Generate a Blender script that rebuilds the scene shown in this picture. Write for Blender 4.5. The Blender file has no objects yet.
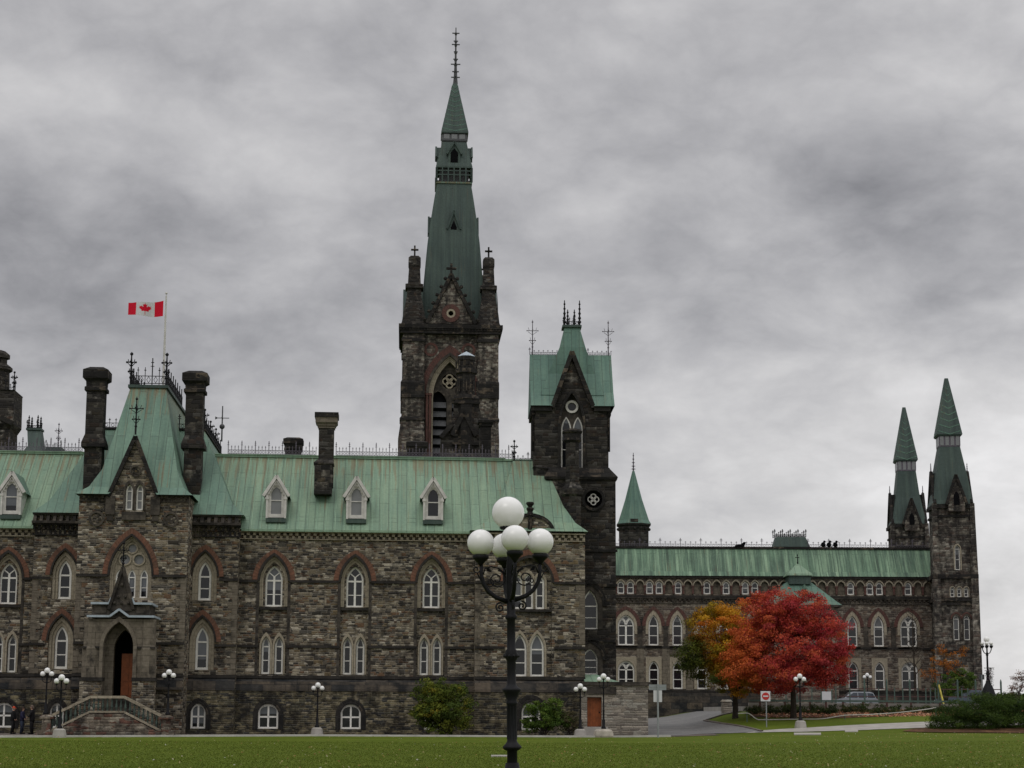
import bpy, math, random
from math import radians as R, sin, cos, tan, pi, sqrt, atan2
from mathutils import Vector, Matrix
from mathutils.geometry import tessellate_polygon
import numpy as np
random.seed(7)
S = bpy.context.scene
COL = S.collection
# ---------------------------------------------------------------- camera, sky, sun, exposure
F = 1750.0; CAMZ = 1.6; HOR = 711.0
SHIFT = 72.0                                     # a slightly raised lens axis keeps the walls upright
PITCH = math.atan((HOR - 384 - SHIFT) / F); ROLL = R(0.30)
cd = bpy.data.cameras.new('camera'); cam = bpy.data.objects.new('camera', cd); COL.objects.link(cam)
cd.sensor_width = 36; cd.lens = F / 1024 * 36; cd.clip_start = 0.5; cd.clip_end = 6000
CM = Matrix.Rotation(pi/2 + PITCH, 3, 'X') @ Matrix.Rotation(ROLL, 3, 'Z')
cd.shift_y = SHIFT / 1024; cam.location = (0, 0, CAMZ); cam.rotation_euler = CM.to_euler(); S.camera = cam

W = bpy.data.worlds.new('World'); S.world = W; W.use_nodes = True
nt = W.node_tree; nt.nodes.clear()
def N(t, typ, **k):
    n = t.nodes.new(typ)
    for a, b in k.items(): setattr(n, a, b)
    return n
SUN_EL, SUN_AZ = R(48), R(150)
sky = N(nt, 'ShaderNodeTexSky', sky_type='NISHITA'); sky.sun_disc = False
sky.sun_elevation = SUN_EL; sky.sun_rotation = SUN_AZ
bg = N(nt, 'ShaderNodeBackground'); out = N(nt, 'ShaderNodeOutputWorld')
tc = N(nt, 'ShaderNodeTexCoord'); sep = N(nt, 'ShaderNodeSeparateXYZ')
L = nt.links.new
def wm(op, a, b=None, c=None, clamp=False):
    n = N(nt, 'ShaderNodeMath', operation=op); n.use_clamp = clamp
    for i, v in enumerate((a, b, c)):
        if v is None: continue
        if isinstance(v, (int, float)): n.inputs[i].default_value = v
        else: L(v, n.inputs[i])
    return n.outputs[0]
L(tc.outputs['Generated'], sep.inputs[0])
X_, Y_, Z_ = sep.outputs
zc = wm('MAXIMUM', Z_, 0.0)
den = wm('ADD', zc, 0.42)
comb = N(nt, 'ShaderNodeCombineXYZ')
L(wm('DIVIDE', X_, den), comb.inputs[0]); L(wm('DIVIDE', Y_, den), comb.inputs[1])
def wnoise(scale, detail, rough, off, dist=0.0):
    mp = N(nt, 'ShaderNodeMapping'); mp.inputs['Location'].default_value = off
    mp.inputs['Scale'].default_value = (1.0, 1.0, 1)
    L(comb.outputs[0], mp.inputs[0])
    n = N(nt, 'ShaderNodeTexNoise'); n.inputs['Scale'].default_value = scale
    n.inputs['Detail'].default_value = detail; n.inputs['Roughness'].default_value = rough
    n.inputs['Distortion'].default_value = dist
    L(mp.outputs[0], n.inputs['Vector']); return n.outputs['Fac']
big = wnoise(1.9, 3, 0.5, (3.1, 1.7, 0), 0.3)
med = wnoise(5.4, 7, 0.56, (0.4, 5.2, 0), 0.25)
fin = wnoise(11.0, 6, 0.55, (7.4, 2.2, 0), 0.15)
t = wm('MULTIPLY_ADD', wm('SUBTRACT', big, 0.5), 0.62, 0.0)
t = wm('ADD', t, wm('MULTIPLY', wm('SUBTRACT', med, 0.5), 0.62))
t = wm('ADD', t, wm('MULTIPLY', wm('SUBTRACT', fin, 0.5), 0.34))
bil = wnoise(8.0, 6, 0.58, (2.4, 8.2, 0), 0.2)          # rounded undersides of the cloud lumps
t = wm('ADD', t, wm('MULTIPLY', wm('SUBTRACT', wm('ABSOLUTE', wm('SUBTRACT', bil, 0.5)), 0.09), 0.75))
wn = N(nt, 'ShaderNodeTexNoise'); wn.inputs['Scale'].default_value = 7.0; wn.inputs['Detail'].default_value = 4; L(tc.outputs['Generated'], wn.inputs['Vector'])
wsc = N(nt, 'ShaderNodeVectorMath', operation='MULTIPLY_ADD'); L(wn.outputs['Color'], wsc.inputs[0]); wsc.inputs[1].default_value = (0.22, 0.22, 0.16); L(tc.outputs['Generated'], wsc.inputs[2])
def patch(px, py, rx, rz, w):                    # a heavier or thinner patch of the cloud layer, in that part of the sky
    d = (CM @ Vector(((px - 512) / F, -(py - 384 - SHIFT) / F, -1))).normalized()
    s1 = N(nt, 'ShaderNodeVectorMath', operation='SUBTRACT'); L(wsc.outputs[0], s1.inputs[0]); s1.inputs[1].default_value = (d.x + 0.11, d.y + 0.11, d.z + 0.08)
    s2 = N(nt, 'ShaderNodeVectorMath', operation='DIVIDE'); L(s1.outputs[0], s2.inputs[0]); s2.inputs[1].default_value = (rx, 0.5, rz)
    ln = N(nt, 'ShaderNodeVectorMath', operation='LENGTH'); L(s2.outputs[0], ln.inputs[0])
    q = wm('SUBTRACT', 1.0, ln.outputs['Value'], None, True); return wm('MULTIPLY', wm('MULTIPLY', q, q), w)
for a_ in ((860, 235, 0.36, 0.12, -0.19), (600, 200, 0.20, 0.06, -0.08), (90, 280, 0.26, 0.08, -0.15), (180, 40, 0.16, 0.05, -0.14), (930, 470, 0.20, 0.08, 0.26), (640, 440, 0.16, 0.07, 0.14), (300, 180, 0.20, 0.06, 0.12), (800, 60, 0.2, 0.06, 0.10)):
    t = wm('ADD', t, patch(*a_))
# an overcast sky is brightest in the thin band above the skyline and again towards the zenith
zen = wm('MULTIPLY', wm('SMOOTH_MIN', wm('MAXIMUM', wm('SUBTRACT', Z_, 0.42), 0.0), 0.6, 0.1), 1.35)
hz = wm('MULTIPLY', wm('SUBTRACT', 1.0, wm('DIVIDE', zc, 0.22), None, True), 0.20)
side = wm('MULTIPLY', X_, 0.22)
lum = wm('ADD', wm('ADD', wm('ADD', wm('MULTIPLY', t, 0.60), 0.478), hz), side)
lum = wm('SMOOTH_MAX', lum, 0.16, 0.10)
lum = wm('ADD', lum, zen)
tint = N(nt, 'ShaderNodeMix', data_type='RGBA')
L(wm('MULTIPLY_ADD', lum, 2.2, -0.35, True), tint.inputs['Factor'])
tint.inputs['A'].default_value = (0.96, 0.955, 1.02, 1); tint.inputs['B'].default_value = (1.0, 0.985, 0.99, 1)
cl = N(nt, 'ShaderNodeVectorMath', operation='SCALE')
L(tint.outputs['Result'], cl.inputs[0]); L(lum, cl.inputs['Scale'])
sk = N(nt, 'ShaderNodeVectorMath', operation='SCALE'); L(sky.outputs[0], sk.inputs[0]); sk.inputs['Scale'].default_value = 0.004
addv = N(nt, 'ShaderNodeVectorMath', operation='ADD'); L(cl.outputs[0], addv.inputs[0]); L(sk.outputs[0], addv.inputs[1])
L(addv.outputs[0], bg.inputs['Color']); bg.inputs['Strength'].default_value = 1.0
L(bg.outputs[0], out.inputs[0])

sd = bpy.data.lights.new('sun', 'SUN'); sun = bpy.data.objects.new('sun', sd); COL.objects.link(sun)
sd.energy = 0.55; sd.angle = R(25); sd.color = (1, 0.97, 0.93)
# the sun stands behind and to the left of the camera, dimmed by the cloud
sdir = Vector((-0.45, -0.85, 1.15)).normalized()
sun.rotation_euler = sdir.to_track_quat('Z', 'Y').to_euler()
sky.sun_elevation = math.asin(sdir.z); sky.sun_rotation = atan2(sdir.x, sdir.y)
VS = S.view_settings
VS.view_transform = 'Standard'; VS.look = 'None'; VS.gamma = 1; VS.use_curve_mapping = False; VS.exposure = 0.0
S.render.engine = 'CYCLES'; S.render.resolution_x = 1024; S.render.resolution_y = 768

# ---------------------------------------------------------------- places in the world
def ray(px, py):
    return CM @ Vector(((px - 512) / F, -(py - 384 - SHIFT) / F, -1))
def at(px, py, Y):
    d = ray(px, py); k = Y / d.y
    return Vector((d.x * k, Y, CAMZ + d.z * k))
def sst(t):
    t = max(0.0, min(1.0, t)); return t * t * (3 - 2 * t)
def gh(x, y):                                   # height of the ground
    lat = 0.38 * sst((x - 4) / 26) * sst((y - 60) / 50)
    b = sst((x - 13.0) / 5)
    right = max(0, min(1, (y - 114) / 22)) * 1.45
    left = sst((x - 6) / 3) * max(0, min(1, (y - 116) / 40)) * 0.85
    return lat + b * right + (1 - b) * left
class Frame:
    """a building's own axes: u along its front, v away from the street, z up"""
    def __init__(s, px, Y, th, z0=0.0):
        p = at(px, 700, Y); s.o = Vector((p.x, Y, z0)); s.th = R(th)
        s.e = Vector((cos(s.th), sin(s.th), 0)); s.n = Vector((-sin(s.th), cos(s.th), 0))
    def uz(s, px, py, v=0.0):
        d = ray(px, py); c = Vector((0, 0, CAMZ))
        k = ((s.o + s.n * v - c).dot(s.n)) / d.dot(s.n)
        p = c + d * k - s.o
        return p.dot(s.e), p.z
    def U(s, px, py, v=0.0): return s.uz(px, py, v)[0]
    def Z(s, px, py, v=0.0): return s.uz(px, py, v)[1]
    def empty(s, name, label, cat, group=None, u=0, v=0):
        o = bpy.data.objects.new(name, None); COL.objects.link(o)
        o.location = s.o + s.e * u + s.n * v; o.rotation_euler = (0, 0, s.th)
        o['label'] = label; o['category'] = cat
        if group: o['group'] = group
        o.empty_display_size = 0.5
        return o
def tag(o, label, cat, group=None, kind=None):
    o['label'] = label; o['category'] = cat
    if group: o['group'] = group
    if kind: o['kind'] = kind
    return o
def empty(name, loc, label, cat, group=None, rz=0):
    o = bpy.data.objects.new(name, None); COL.objects.link(o); o.location = loc; o.rotation_euler = (0, 0, rz)
    o.empty_display_size = 0.3
    return tag(o, label, cat, group)
def copy_thing(o, loc, rz=None, label=None):
    c = o.copy(); COL.objects.link(c); c.location = loc
    if rz is not None: c.rotation_euler = (0, 0, rz)
    if label: c['label'] = label
    for ch in list(o.children):
        k = ch.copy(); COL.objects.link(k); k.parent = c
        for g in list(ch.children):
            q = g.copy(); COL.objects.link(q); q.parent = k
    return c

# ---------------------------------------------------------------- mesh builder
class MB:
    def __init__(s): s.v = []; s.f = []; s.uv = {}
    def face(s, pts, uv=None):
        b = len(s.v); s.v += [tuple(p) for p in pts]; s.f.append(tuple(range(b, b + len(pts))))
        if uv: s.uv[len(s.f) - 1] = uv
    def box(s, x0, x1, y0, y1, z0, z1):
        if x0 > x1: x0, x1 = x1, x0
        if y0 > y1: y0, y1 = y1, y0
        if z0 > z1: z0, z1 = z1, z0
        p = [(x0,y0,z0),(x1,y0,z0),(x1,y1,z0),(x0,y1,z0),(x0,y0,z1),(x1,y0,z1),(x1,y1,z1),(x0,y1,z1)]
        for q in ((0,3,2,1),(4,5,6,7),(0,1,5,4),(1,2,6,5),(2,3,7,6),(3,0,4,7)): s.face([p[i] for i in q])
        return s
    def bar(s, a, b, w, d=None):                # square bar from a to b
        a, b = Vector(a), Vector(b); d = d or w; t = (b - a)
        if t.length < 1e-6: return s
        t.normalize(); up = Vector((0, 0, 1)) if abs(t.z) < 0.95 else Vector((0, 1, 0))
        x = t.cross(up).normalized(); y = x.cross(t)
        c = [(-w/2,-d/2),(w/2,-d/2),(w/2,d/2),(-w/2,d/2)]
        A = [a + x*i + y*j for i, j in c]; B = [b + x*i + y*j for i, j in c]
        for i in range(4): s.face([A[i], A[(i+1)%4], B[(i+1)%4], B[i]])
        s.face(A[::-1]); s.face(B); return s
    def tube(s, pts, r, n=6, cap=True):         # r: number or list
        pts = [Vector(p) for p in pts]; m = len(pts)
        rr = r if isinstance(r, (list, tuple)) else [r] * m
        rings = []; px = None
        for i, p in enumerate(pts):
            t = (pts[min(i+1, m-1)] - pts[max(i-1, 0)]).normalized()
            if px is None:
                up = Vector((0, 0, 1)) if abs(t.z) < 0.9 else Vector((1, 0, 0)); px = t.cross(up).normalized()
            x = (px - t * px.dot(t)).normalized(); px = x; y = t.cross(x)
            rings.append([p + (x*cos(2*pi*k/n) + y*sin(2*pi*k/n)) * rr[i] for k in range(n)])
        for i in range(m - 1):
            for k in range(n):
                s.face([rings[i][k], rings[i][(k+1)%n], rings[i+1][(k+1)%n], rings[i+1][k]][::-1])
        if cap: s.face(rings[0]); s.face(rings[-1][::-1])
        return s
    def lathe(s, prof, cx=0, cy=0, n=12, rot=0.0, cap=True):  # prof [(r,z)...] bottom to top
        rings = [[(cx + r*cos(2*pi*k/n + rot), cy + r*sin(2*pi*k/n + rot), z) for k in range(n)] for r, z in prof]
        for i in range(len(prof) - 1):
            for k in range(n):
                s.face([rings[i][k], rings[i][(k+1)%n], rings[i+1][(k+1)%n], rings[i+1][k]])
        if cap: s.face(rings[0][::-1]); s.face(rings[-1])
        return s
    def ball(s, c, r, n=10, m=6, sz=1.0):
        prof = [(max(r*sin(pi*i/m), 0.001), c[2] - r*sz*cos(pi*i/m)) for i in range(m + 1)]
        return s.lathe(prof, c[0], c[1], n)
    def hip(s, lv, cap=True):                   # lv [(z,u0,u1,v0,v1)...] stacked rectangles
        R_ = [[(a,c,z),(b,c,z),(b,d,z),(a,d,z)] for z, a, b, c, d in lv]
        for i in range(len(lv) - 1):
            for k in range(4): s.face([R_[i][k], R_[i][(k+1)%4], R_[i+1][(k+1)%4], R_[i+1][k]])
        if cap: s.face(R_[-1]); s.face(R_[0][::-1])
        return s
    def extr(s, poly, v0, v1):                  # polygon in (u,z), solid from v0 to v1
        n = len(poly); A = sum(poly[i][0]*poly[(i+1)%n][1] - poly[(i+1)%n][0]*poly[i][1] for i in range(n))
        if A < 0: poly = poly[::-1]
        s.face([(u, v0, z) for u, z in poly]); s.face([(u, v1, z) for u, z in poly][::-1])
        for i in range(n):
            a, b = poly[i], poly[(i+1)%n]
            s.face([(a[0],v1,a[1]),(b[0],v1,b[1]),(b[0],v0,b[1]),(a[0],v0,a[1])][::-1])
        return s
    def build(s, name, mat, parent=None, smooth=False, label=None):
        if smooth:
            key = {}; nv = []; mp_ = []
            for p in s.v:
                k_ = (round(p[0], 4), round(p[1], 4), round(p[2], 4))
                if k_ not in key: key[k_] = len(nv); nv.append(p)
                mp_.append(key[k_])
            ff = []; uu_ = {}
            for i_, f_ in enumerate(s.f):
                g_ = []
                for q_ in f_:
                    if mp_[q_] not in g_: g_.append(mp_[q_])
                if len(g_) > 2: ff.append(tuple(g_))
            s.v, s.f, s.uv = nv, ff, {}
        me = bpy.data.meshes.new(name); me.from_pydata(s.v, [], s.f); me.update()
        lay = me.uv_layers.new(name='UVMap')
        uvs = np.zeros(len(me.loops) * 2, dtype=np.float32)
        V = s.v
        for pi_, p in enumerate(me.polygons):
            ls = p.loop_start; idx = s.f[pi_]
            if pi_ in s.uv:
                for k, c in enumerate(s.uv[pi_]): uvs[2*(ls+k)] = c[0]; uvs[2*(ls+k)+1] = c[1]
                continue
            nx, ny, nz = p.normal; h = sqrt(nx*nx + ny*ny)
            if h < 0.05: e1, e2 = (1, 0, 0), (0, 1, 0)
            else:
                e1 = (-ny/h, nx/h, 0); e2 = (-nz*nx/h, -nz*ny/h, h)
            for k, vi in enumerate(idx):
                q = V[vi]
                uvs[2*(ls+k)] = q[0]*e1[0] + q[1]*e1[1] + q[2]*e1[2]
                uvs[2*(ls+k)+1] = q[0]*e2[0] + q[1]*e2[1] + q[2]*e2[2]
        lay.data.foreach_set('uv', uvs)
        if smooth: me.polygons.foreach_set('use_smooth', [True]*len(me.polygons))
        me.materials.append(mat)
        o = bpy.data.objects.new(name, me); COL.objects.link(o)
        if parent is not None: o.parent = parent
        if label: o['label'] = label
        return o

# pointed arch outline, bottom-left, over the top, to bottom-right
def arch(c, a, z0, zs, za, n=7):
    r = max(za - zs, 0.01)
    if r < a:                                   # low segmental / four-centred
        pts = [(c + a*cos(pi - pi*i/(2*n)), zs + r*sin(pi*i/(2*n))) for i in range(n+1)]
        pts += [(c + a*cos(pi/2 - pi*i/(2*n)), zs + r*cos(pi*i/(2*n))) for i in range(1, n+1)]
    else:
        Rr = (a*a + r*r) / (2*a); th = math.asin(min(1, r / Rr))
        lft = [(c - a + Rr - Rr*cos(th*i/n), zs + Rr*sin(th*i/n)) for i in range(n+1)]
        rgt = [(2*c - x, z) for x, z in lft[:-1]][::-1]
        pts = lft + rgt
    return [(c - a, z0)] + pts + [(c + a, z0)] if z0 < zs - 1e-4 else pts
class Plane:
    """a vertical wall plane in a building's local axes; s along it, depth into the wall"""
    def __init__(s, u, v, du=1.0, dv=0.0):
        l = sqrt(du*du + dv*dv); s.o = (u, v); s.d = (du/l, dv/l); s.n = (dv/l, -du/l)
    def p(s, a, z, depth=0.0):
        return (s.o[0] + s.d[0]*a - s.n[0]*depth, s.o[1] + s.d[1]*a - s.n[1]*depth, z)
def wall(mb, pl, outline, holes=(), reveal=0.4, depth=0.0):
    polys = [outline] + list(holes)
    vs = [[Vector((a, z, 0)) for a, z in q] for q in polys]
    flat = [q for pq in polys for q in pq]
    for tri in tessellate_polygon(vs):
        a, b, c = [flat[i] for i in tri]
        ar = (b[0]-a[0])*(c[1]-a[1]) - (c[0]-a[0])*(b[1]-a[1])
        if abs(ar) < 1e-7: continue
        if ar < 0: b, c = c, b
        mb.face([pl.p(*a, depth), pl.p(*b, depth), pl.p(*c, depth)])
    for h in holes:
        n = len(h)
        for i in range(n):
            a, b = h[i], h[(i+1) % n]
            mb.face([pl.p(a[0], a[1], depth), pl.p(b[0], b[1], depth), pl.p(b[0], b[1], depth + reveal), pl.p(a[0], a[1], depth + reveal)])
    return mb
def ring(mb, pl, inner, outer, d0, d1):         # band between two outlines, from depth d0 (front) to d1
    n = len(inner); tot = 0
    for i in range(n - 1):
        a, b, c, d = inner[i], inner[i+1], outer[i+1], outer[i]
        l = sqrt((c[0]-d[0])**2 + (c[1]-d[1])**2); w = sqrt((a[0]-d[0])**2 + (a[1]-d[1])**2)
        mb.face([pl.p(*a, d0), pl.p(*b, d0), pl.p(*c, d0), pl.p(*d, d0)], [(tot, 0), (tot+l, 0), (tot+l, w), (tot, w)])
        tot += l
        mb.face([pl.p(*d, d0), pl.p(*c, d0), pl.p(*c, d1), pl.p(*d, d1)])
        mb.face([pl.p(*b, d0), pl.p(*a, d0), pl.p(*a, d1), pl.p(*b, d1)])
    for i in (0, n - 1):
        a, d = inner[i], outer[i]
        mb.face([pl.p(*a, d0), pl.p(*d, d0), pl.p(*d, d1), pl.p(*a, d1)])
    return mb
def pbox(mb, pl, a0, a1, z0, z1, d0, d1):       # box on a wall plane
    P = [pl.p(a0,z0,d0), pl.p(a1,z0,d0), pl.p(a1,z0,d1), pl.p(a0,z0,d1), pl.p(a0,z1,d0), pl.p(a1,z1,d0), pl.p(a1,z1,d1), pl.p(a0,z1,d1)]
    for q in ((0,3,2,1),(4,5,6,7),(0,1,5,4),(1,2,6,5),(2,3,7,6),(3,0,4,7)): mb.face([P[i] for i in q])
    return mb
def pbar(mb, pl, a, b, w, d0, d1):
    dx, dz = b[0]-a[0], b[1]-a[1]; l = sqrt(dx*dx+dz*dz)
    if l < 1e-6: return
    ox, oz = -dz/l*w/2, dx/l*w/2
    q = [(a[0]-ox,a[1]-oz),(b[0]-ox,b[1]-oz),(b[0]+ox,b[1]+oz),(a[0]+ox,a[1]+oz)]
    F0 = [pl.p(*t, d0) for t in q]; F1 = [pl.p(*t, d1) for t in q]
    mb.face(F0)
    for i in range(4): mb.face([F0[(i+1)%4], F0[i], F1[i], F1[(i+1)%4]])

# ---------------------------------------------------------------- materials
def mat(name, rough=0.9, spec=0.2):
    m = bpy.data.materials.new(name); m.use_nodes = True
    b = m.node_tree.nodes['Principled BSDF']; b.inputs['Roughness'].default_value = rough
    b.inputs['Specular IOR Level'].default_value = spec
    return m, m.node_tree, b
class G:
    """small helper to write node graphs"""
    def __init__(s, t): s.t = t
    def n(s, typ, **k): return N(s.t, typ, **k)
    def l(s, a, b): s.t.links.new(a, b)
    def uv(s, sx=1, sy=1, ox=0, oy=0):
        u = s.n('ShaderNodeUVMap'); u.uv_map = 'UVMap'; return s.map(u.outputs[0], (sx, sy, 1), (ox, oy, 0))
    def map(s, v, sc, off=(0,0,0)):
        m = s.n('ShaderNodeMapping'); m.inputs['Scale'].default_value = sc; m.inputs['Location'].default_value = off
        s.l(v, m.inputs[0]); return m.outputs[0]
    def pos(s): return s.n('ShaderNodeNewGeometry').outputs['Position']
    def noise(s, v, sc, det=4, ro=0.55, dist=0):
        n = s.n('ShaderNodeTexNoise'); s.l(v, n.inputs['Vector']); n.inputs['Scale'].default_value = sc
        n.inputs['Detail'].default_value = det; n.inputs['Roughness'].default_value = ro; n.inputs['Distortion'].default_value = dist
        return n
    def ramp(s, v, st, interp='LINEAR'):
        r = s.n('ShaderNodeValToRGB'); s.l(v, r.inputs[0]); e = r.color_ramp.elements; r.color_ramp.interpolation = interp
        while len(e) > 1: e.remove(e[-1])
        e[0].position = st[0][0]; e[0].color = col(st[0][1])
        for p, c in st[1:]: x = e.new(p); x.color = col(c)
        return r.outputs[0]
    def mix(s, f, a, b, mode='MIX'):
        m = s.n('ShaderNodeMix', data_type='RGBA', blend_type=mode)
        for inp, v in ((m.inputs['Factor'], f), (m.inputs['A'], a), (m.inputs['B'], b)):
            if isinstance(v, (int, float)): inp.default_value = v
            elif isinstance(v, tuple): inp.default_value = col(v)
            else: s.l(v, inp)
        return m.outputs['Result']
    def math(s, op, a, b=None, clamp=False):
        m = s.n('ShaderNodeMath', operation=op); m.use_clamp = clamp
        for i, v in enumerate((a, b)):
            if v is None: continue
            if isinstance(v, (int, float)): m.inputs[i].default_value = v
            else: s.l(v, m.inputs[i])
        return m.outputs[0]
    def bump(s, h, b, st=0.5, d=0.05):
        n = s.n('ShaderNodeBump'); n.inputs['Strength'].default_value = st; n.inputs['Distance'].default_value = d
        s.l(h, n.inputs['Height']); s.l(n.outputs[0], b.inputs['Normal'])
def col(c):
    if isinstance(c, (int, float)): return (c, c, c, 1)
    return tuple(c) + (1,) if len(c) == 3 else tuple(c)

def m_stone(name, pal, soot=0.5, su=2.2, sv=6.0, sootc=(0.018,0.017,0.017), mortar=0.35, streak=0.3):
    m, t, b = mat(name, 0.95, 0.12); g = G(t)
    uv = g.uv()
    # coursed rubble: uneven courses, and in each course stones of uneven length
    sp0 = g.n('ShaderNodeSeparateXYZ'); g.l(uv, sp0.inputs[0]); u0, v0 = sp0.outputs[0], sp0.outputs[1]
    wob = g.noise(uv, 1.7, 3); wsep = g.n('ShaderNodeSeparateColor'); g.l(wob.outputs['Color'], wsep.inputs[0])
    def cells(ku, kv, seed):
        cb = g.n('ShaderNodeCombineXYZ'); g.l(v0, cb.inputs[1]); cb.inputs[0].default_value = seed
        nv = g.noise(cb.outputs[0], 2.3, 1).outputs['Fac']
        vv_ = g.math('ADD', g.math('MULTIPLY', g.math('ADD', v0, g.math('MULTIPLY', wsep.outputs[0], 0.07)), kv), g.math('MULTIPLY', nv, 1.4))
        row = g.math('FLOOR', vv_); fr_ = g.math('FRACT', vv_)
        uu_ = g.math('ADD', g.math('MULTIPLY', g.math('ADD', u0, g.math('MULTIPLY', wsep.outputs[1], 0.10)), ku), g.math('MULTIPLY', row, 37.73))
        c1 = g.n('ShaderNodeTexVoronoi', voronoi_dimensions='1D'); g.l(uu_, c1.inputs['W']); c1.inputs['Scale'].default_value = 1
        e1 = g.n('ShaderNodeTexVoronoi', voronoi_dimensions='1D', feature='DISTANCE_TO_EDGE'); g.l(uu_, e1.inputs['W']); e1.inputs['Scale'].default_value = 1
        sc_ = g.n('ShaderNodeSeparateColor'); g.l(c1.outputs['Color'], sc_.inputs[0])
        ed = g.math('MINIMUM', g.math('DIVIDE', e1.outputs['Distance'], ku), g.math('DIVIDE', g.math('MINIMUM', fr_, g.math('SUBTRACT', 1.0, fr_)), kv))
        return sc_.outputs[0], g.math('MULTIPLY', ed, 3.0)
    a1, e1 = cells(su, sv, 0.0); a2, e2 = cells(su*0.62, sv*0.55, 5.0)
    pick = g.math('GREATER_THAN', g.noise(g.map(uv, (1, 2.2, 1)), 0.9, 2).outputs['Fac'], 0.56)
    mx = lambda p, q: g.math('ADD', g.math('MULTIPLY', p, g.math('SUBTRACT', 1.0, pick)), g.math('MULTIPLY', q, pick))
    cell, edge = mx(a1, a2), mx(e1, e2)
    n = len(pal)
    c = g.ramp(cell, [(i / n, pal[i]) for i in range(n)], 'CONSTANT')
    gr = g.noise(uv, 14, 5).outputs['Fac']
    c = g.mix(0.55, c, g.ramp(gr, [(0.3, 0.55), (0.7, 1.5)]), 'MULTIPLY')
    mo = g.math('LESS_THAN', edge, 0.045)
    c = g.mix(g.math('MULTIPLY', mo, mortar), c, (0.30, 0.28, 0.25))
    # soot: blotches, some of them running down the wall
    s1 = g.noise(uv, 0.33, 5, 0.62).outputs['Fac']
    s2 = g.noise(g.map(uv, (1.6, 0.16, 1)), 1.0, 4, 0.6).outputs['Fac']
    s3 = g.noise(uv, 2.6, 4, 0.6).outputs['Fac']
    ss = g.math('ADD', g.math('ADD', g.math('MULTIPLY', s1, 0.55), g.math('MULTIPLY', s2, streak)), g.math('MULTIPLY', s3, 0.6 - streak*0.5))
    lo = 0.80 - soot * 0.38
    sm = g.ramp(ss, [(lo - 0.08, 0.0), (lo + 0.10, 1.0)])
    sepm = g.math('MULTIPLY', sm, 0.86)
    c = g.mix(sepm, c, sootc)
    g.l(c, b.inputs['Base Color'])
    h = g.math('ADD', g.math('MULTIPLY', g.math('MINIMUM', edge, 0.16), 4.0), g.math('ADD', g.math('MULTIPLY', gr, 0.4), cell))
    g.bump(h, b, 0.8, 0.05)
    return m
PAL = [(0.078,0.066,0.054),(0.155,0.135,0.112),(0.235,0.208,0.172),(0.052,0.047,0.043),(0.190,0.166,0.132),(0.40,0.37,0.33),(0.112,0.100,0.088),(0.145,0.095,0.066),(0.30,0.27,0.225),(0.088,0.083,0.078),(0.20,0.18,0.15),(0.045,0.042,0.040),(0.17,0.135,0.09)]
M_RUB = m_stone('rubble_stone', [(r_*1.04, g_, b_*.90) for r_, g_, b_ in PAL], 0.26, 2.8, 7.2, mortar=0.45)
M_RUBY = m_stone('yellow_rubble_stone', [(0.10,0.085,0.05),(0.165,0.14,0.085),(0.25,0.215,0.13),(0.07,0.065,0.05),(0.20,0.17,0.105),(0.13,0.12,0.08),(0.055,0.055,0.05),(0.29,0.25,0.17)], 0.42, 2.6, 7.5)
M_PALE = m_stone('pale_coursed_stone', [(0.20,0.18,0.15),(0.27,0.24,0.20),(0.34,0.30,0.25),(0.16,0.14,0.12),(0.24,0.21,0.17),(0.30,0.28,0.24)], 0.06, 1.6, 6.0)
M_DARK = m_stone('soot_darkened_stone', PAL, 0.72, 1.6, 3.6)
M_TOWER = m_stone('tower_rubble', [(0.13,0.112,0.095),(0.22,0.195,0.16),(0.29,0.26,0.215),(0.10,0.088,0.078),(0.18,0.15,0.125),(0.36,0.33,0.28),(0.14,0.105,0.085)], 0.52, 1.9, 4.6)
M_TOWERD = m_stone('tower_dark_stone', PAL, 0.88, 1.9, 4.4, streak=0.15)
M_BLACK = m_stone('blackened_ashlar', [(0.04,0.037,0.034),(0.05,0.045,0.04),(0.028,0.027,0.026),(0.13,0.105,0.08),(0.035,0.033,0.03)], 0.5, 1.0, 2.2, mortar=0.12)
M_WINGS = m_stone('wing_rubble_stone', [(0.13,0.105,0.085),(0.20,0.165,0.13),(0.27,0.235,0.19),(0.10,0.08,0.068),(0.16,0.12,0.09),(0.23,0.20,0.16),(0.12,0.098,0.08)], 0.22, 2.2, 5.2)
M_REDRUB = m_stone('red_and_buff_rubble', [(0.19,0.10,0.075),(0.25,0.21,0.16),(0.20,0.17,0.13),(0.33,0.29,0.23),(0.16,0.085,0.06),(0.14,0.115,0.09),(0.27,0.24,0.2)], 0.4, 2.0, 5.5, mortar=0.2)
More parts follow.
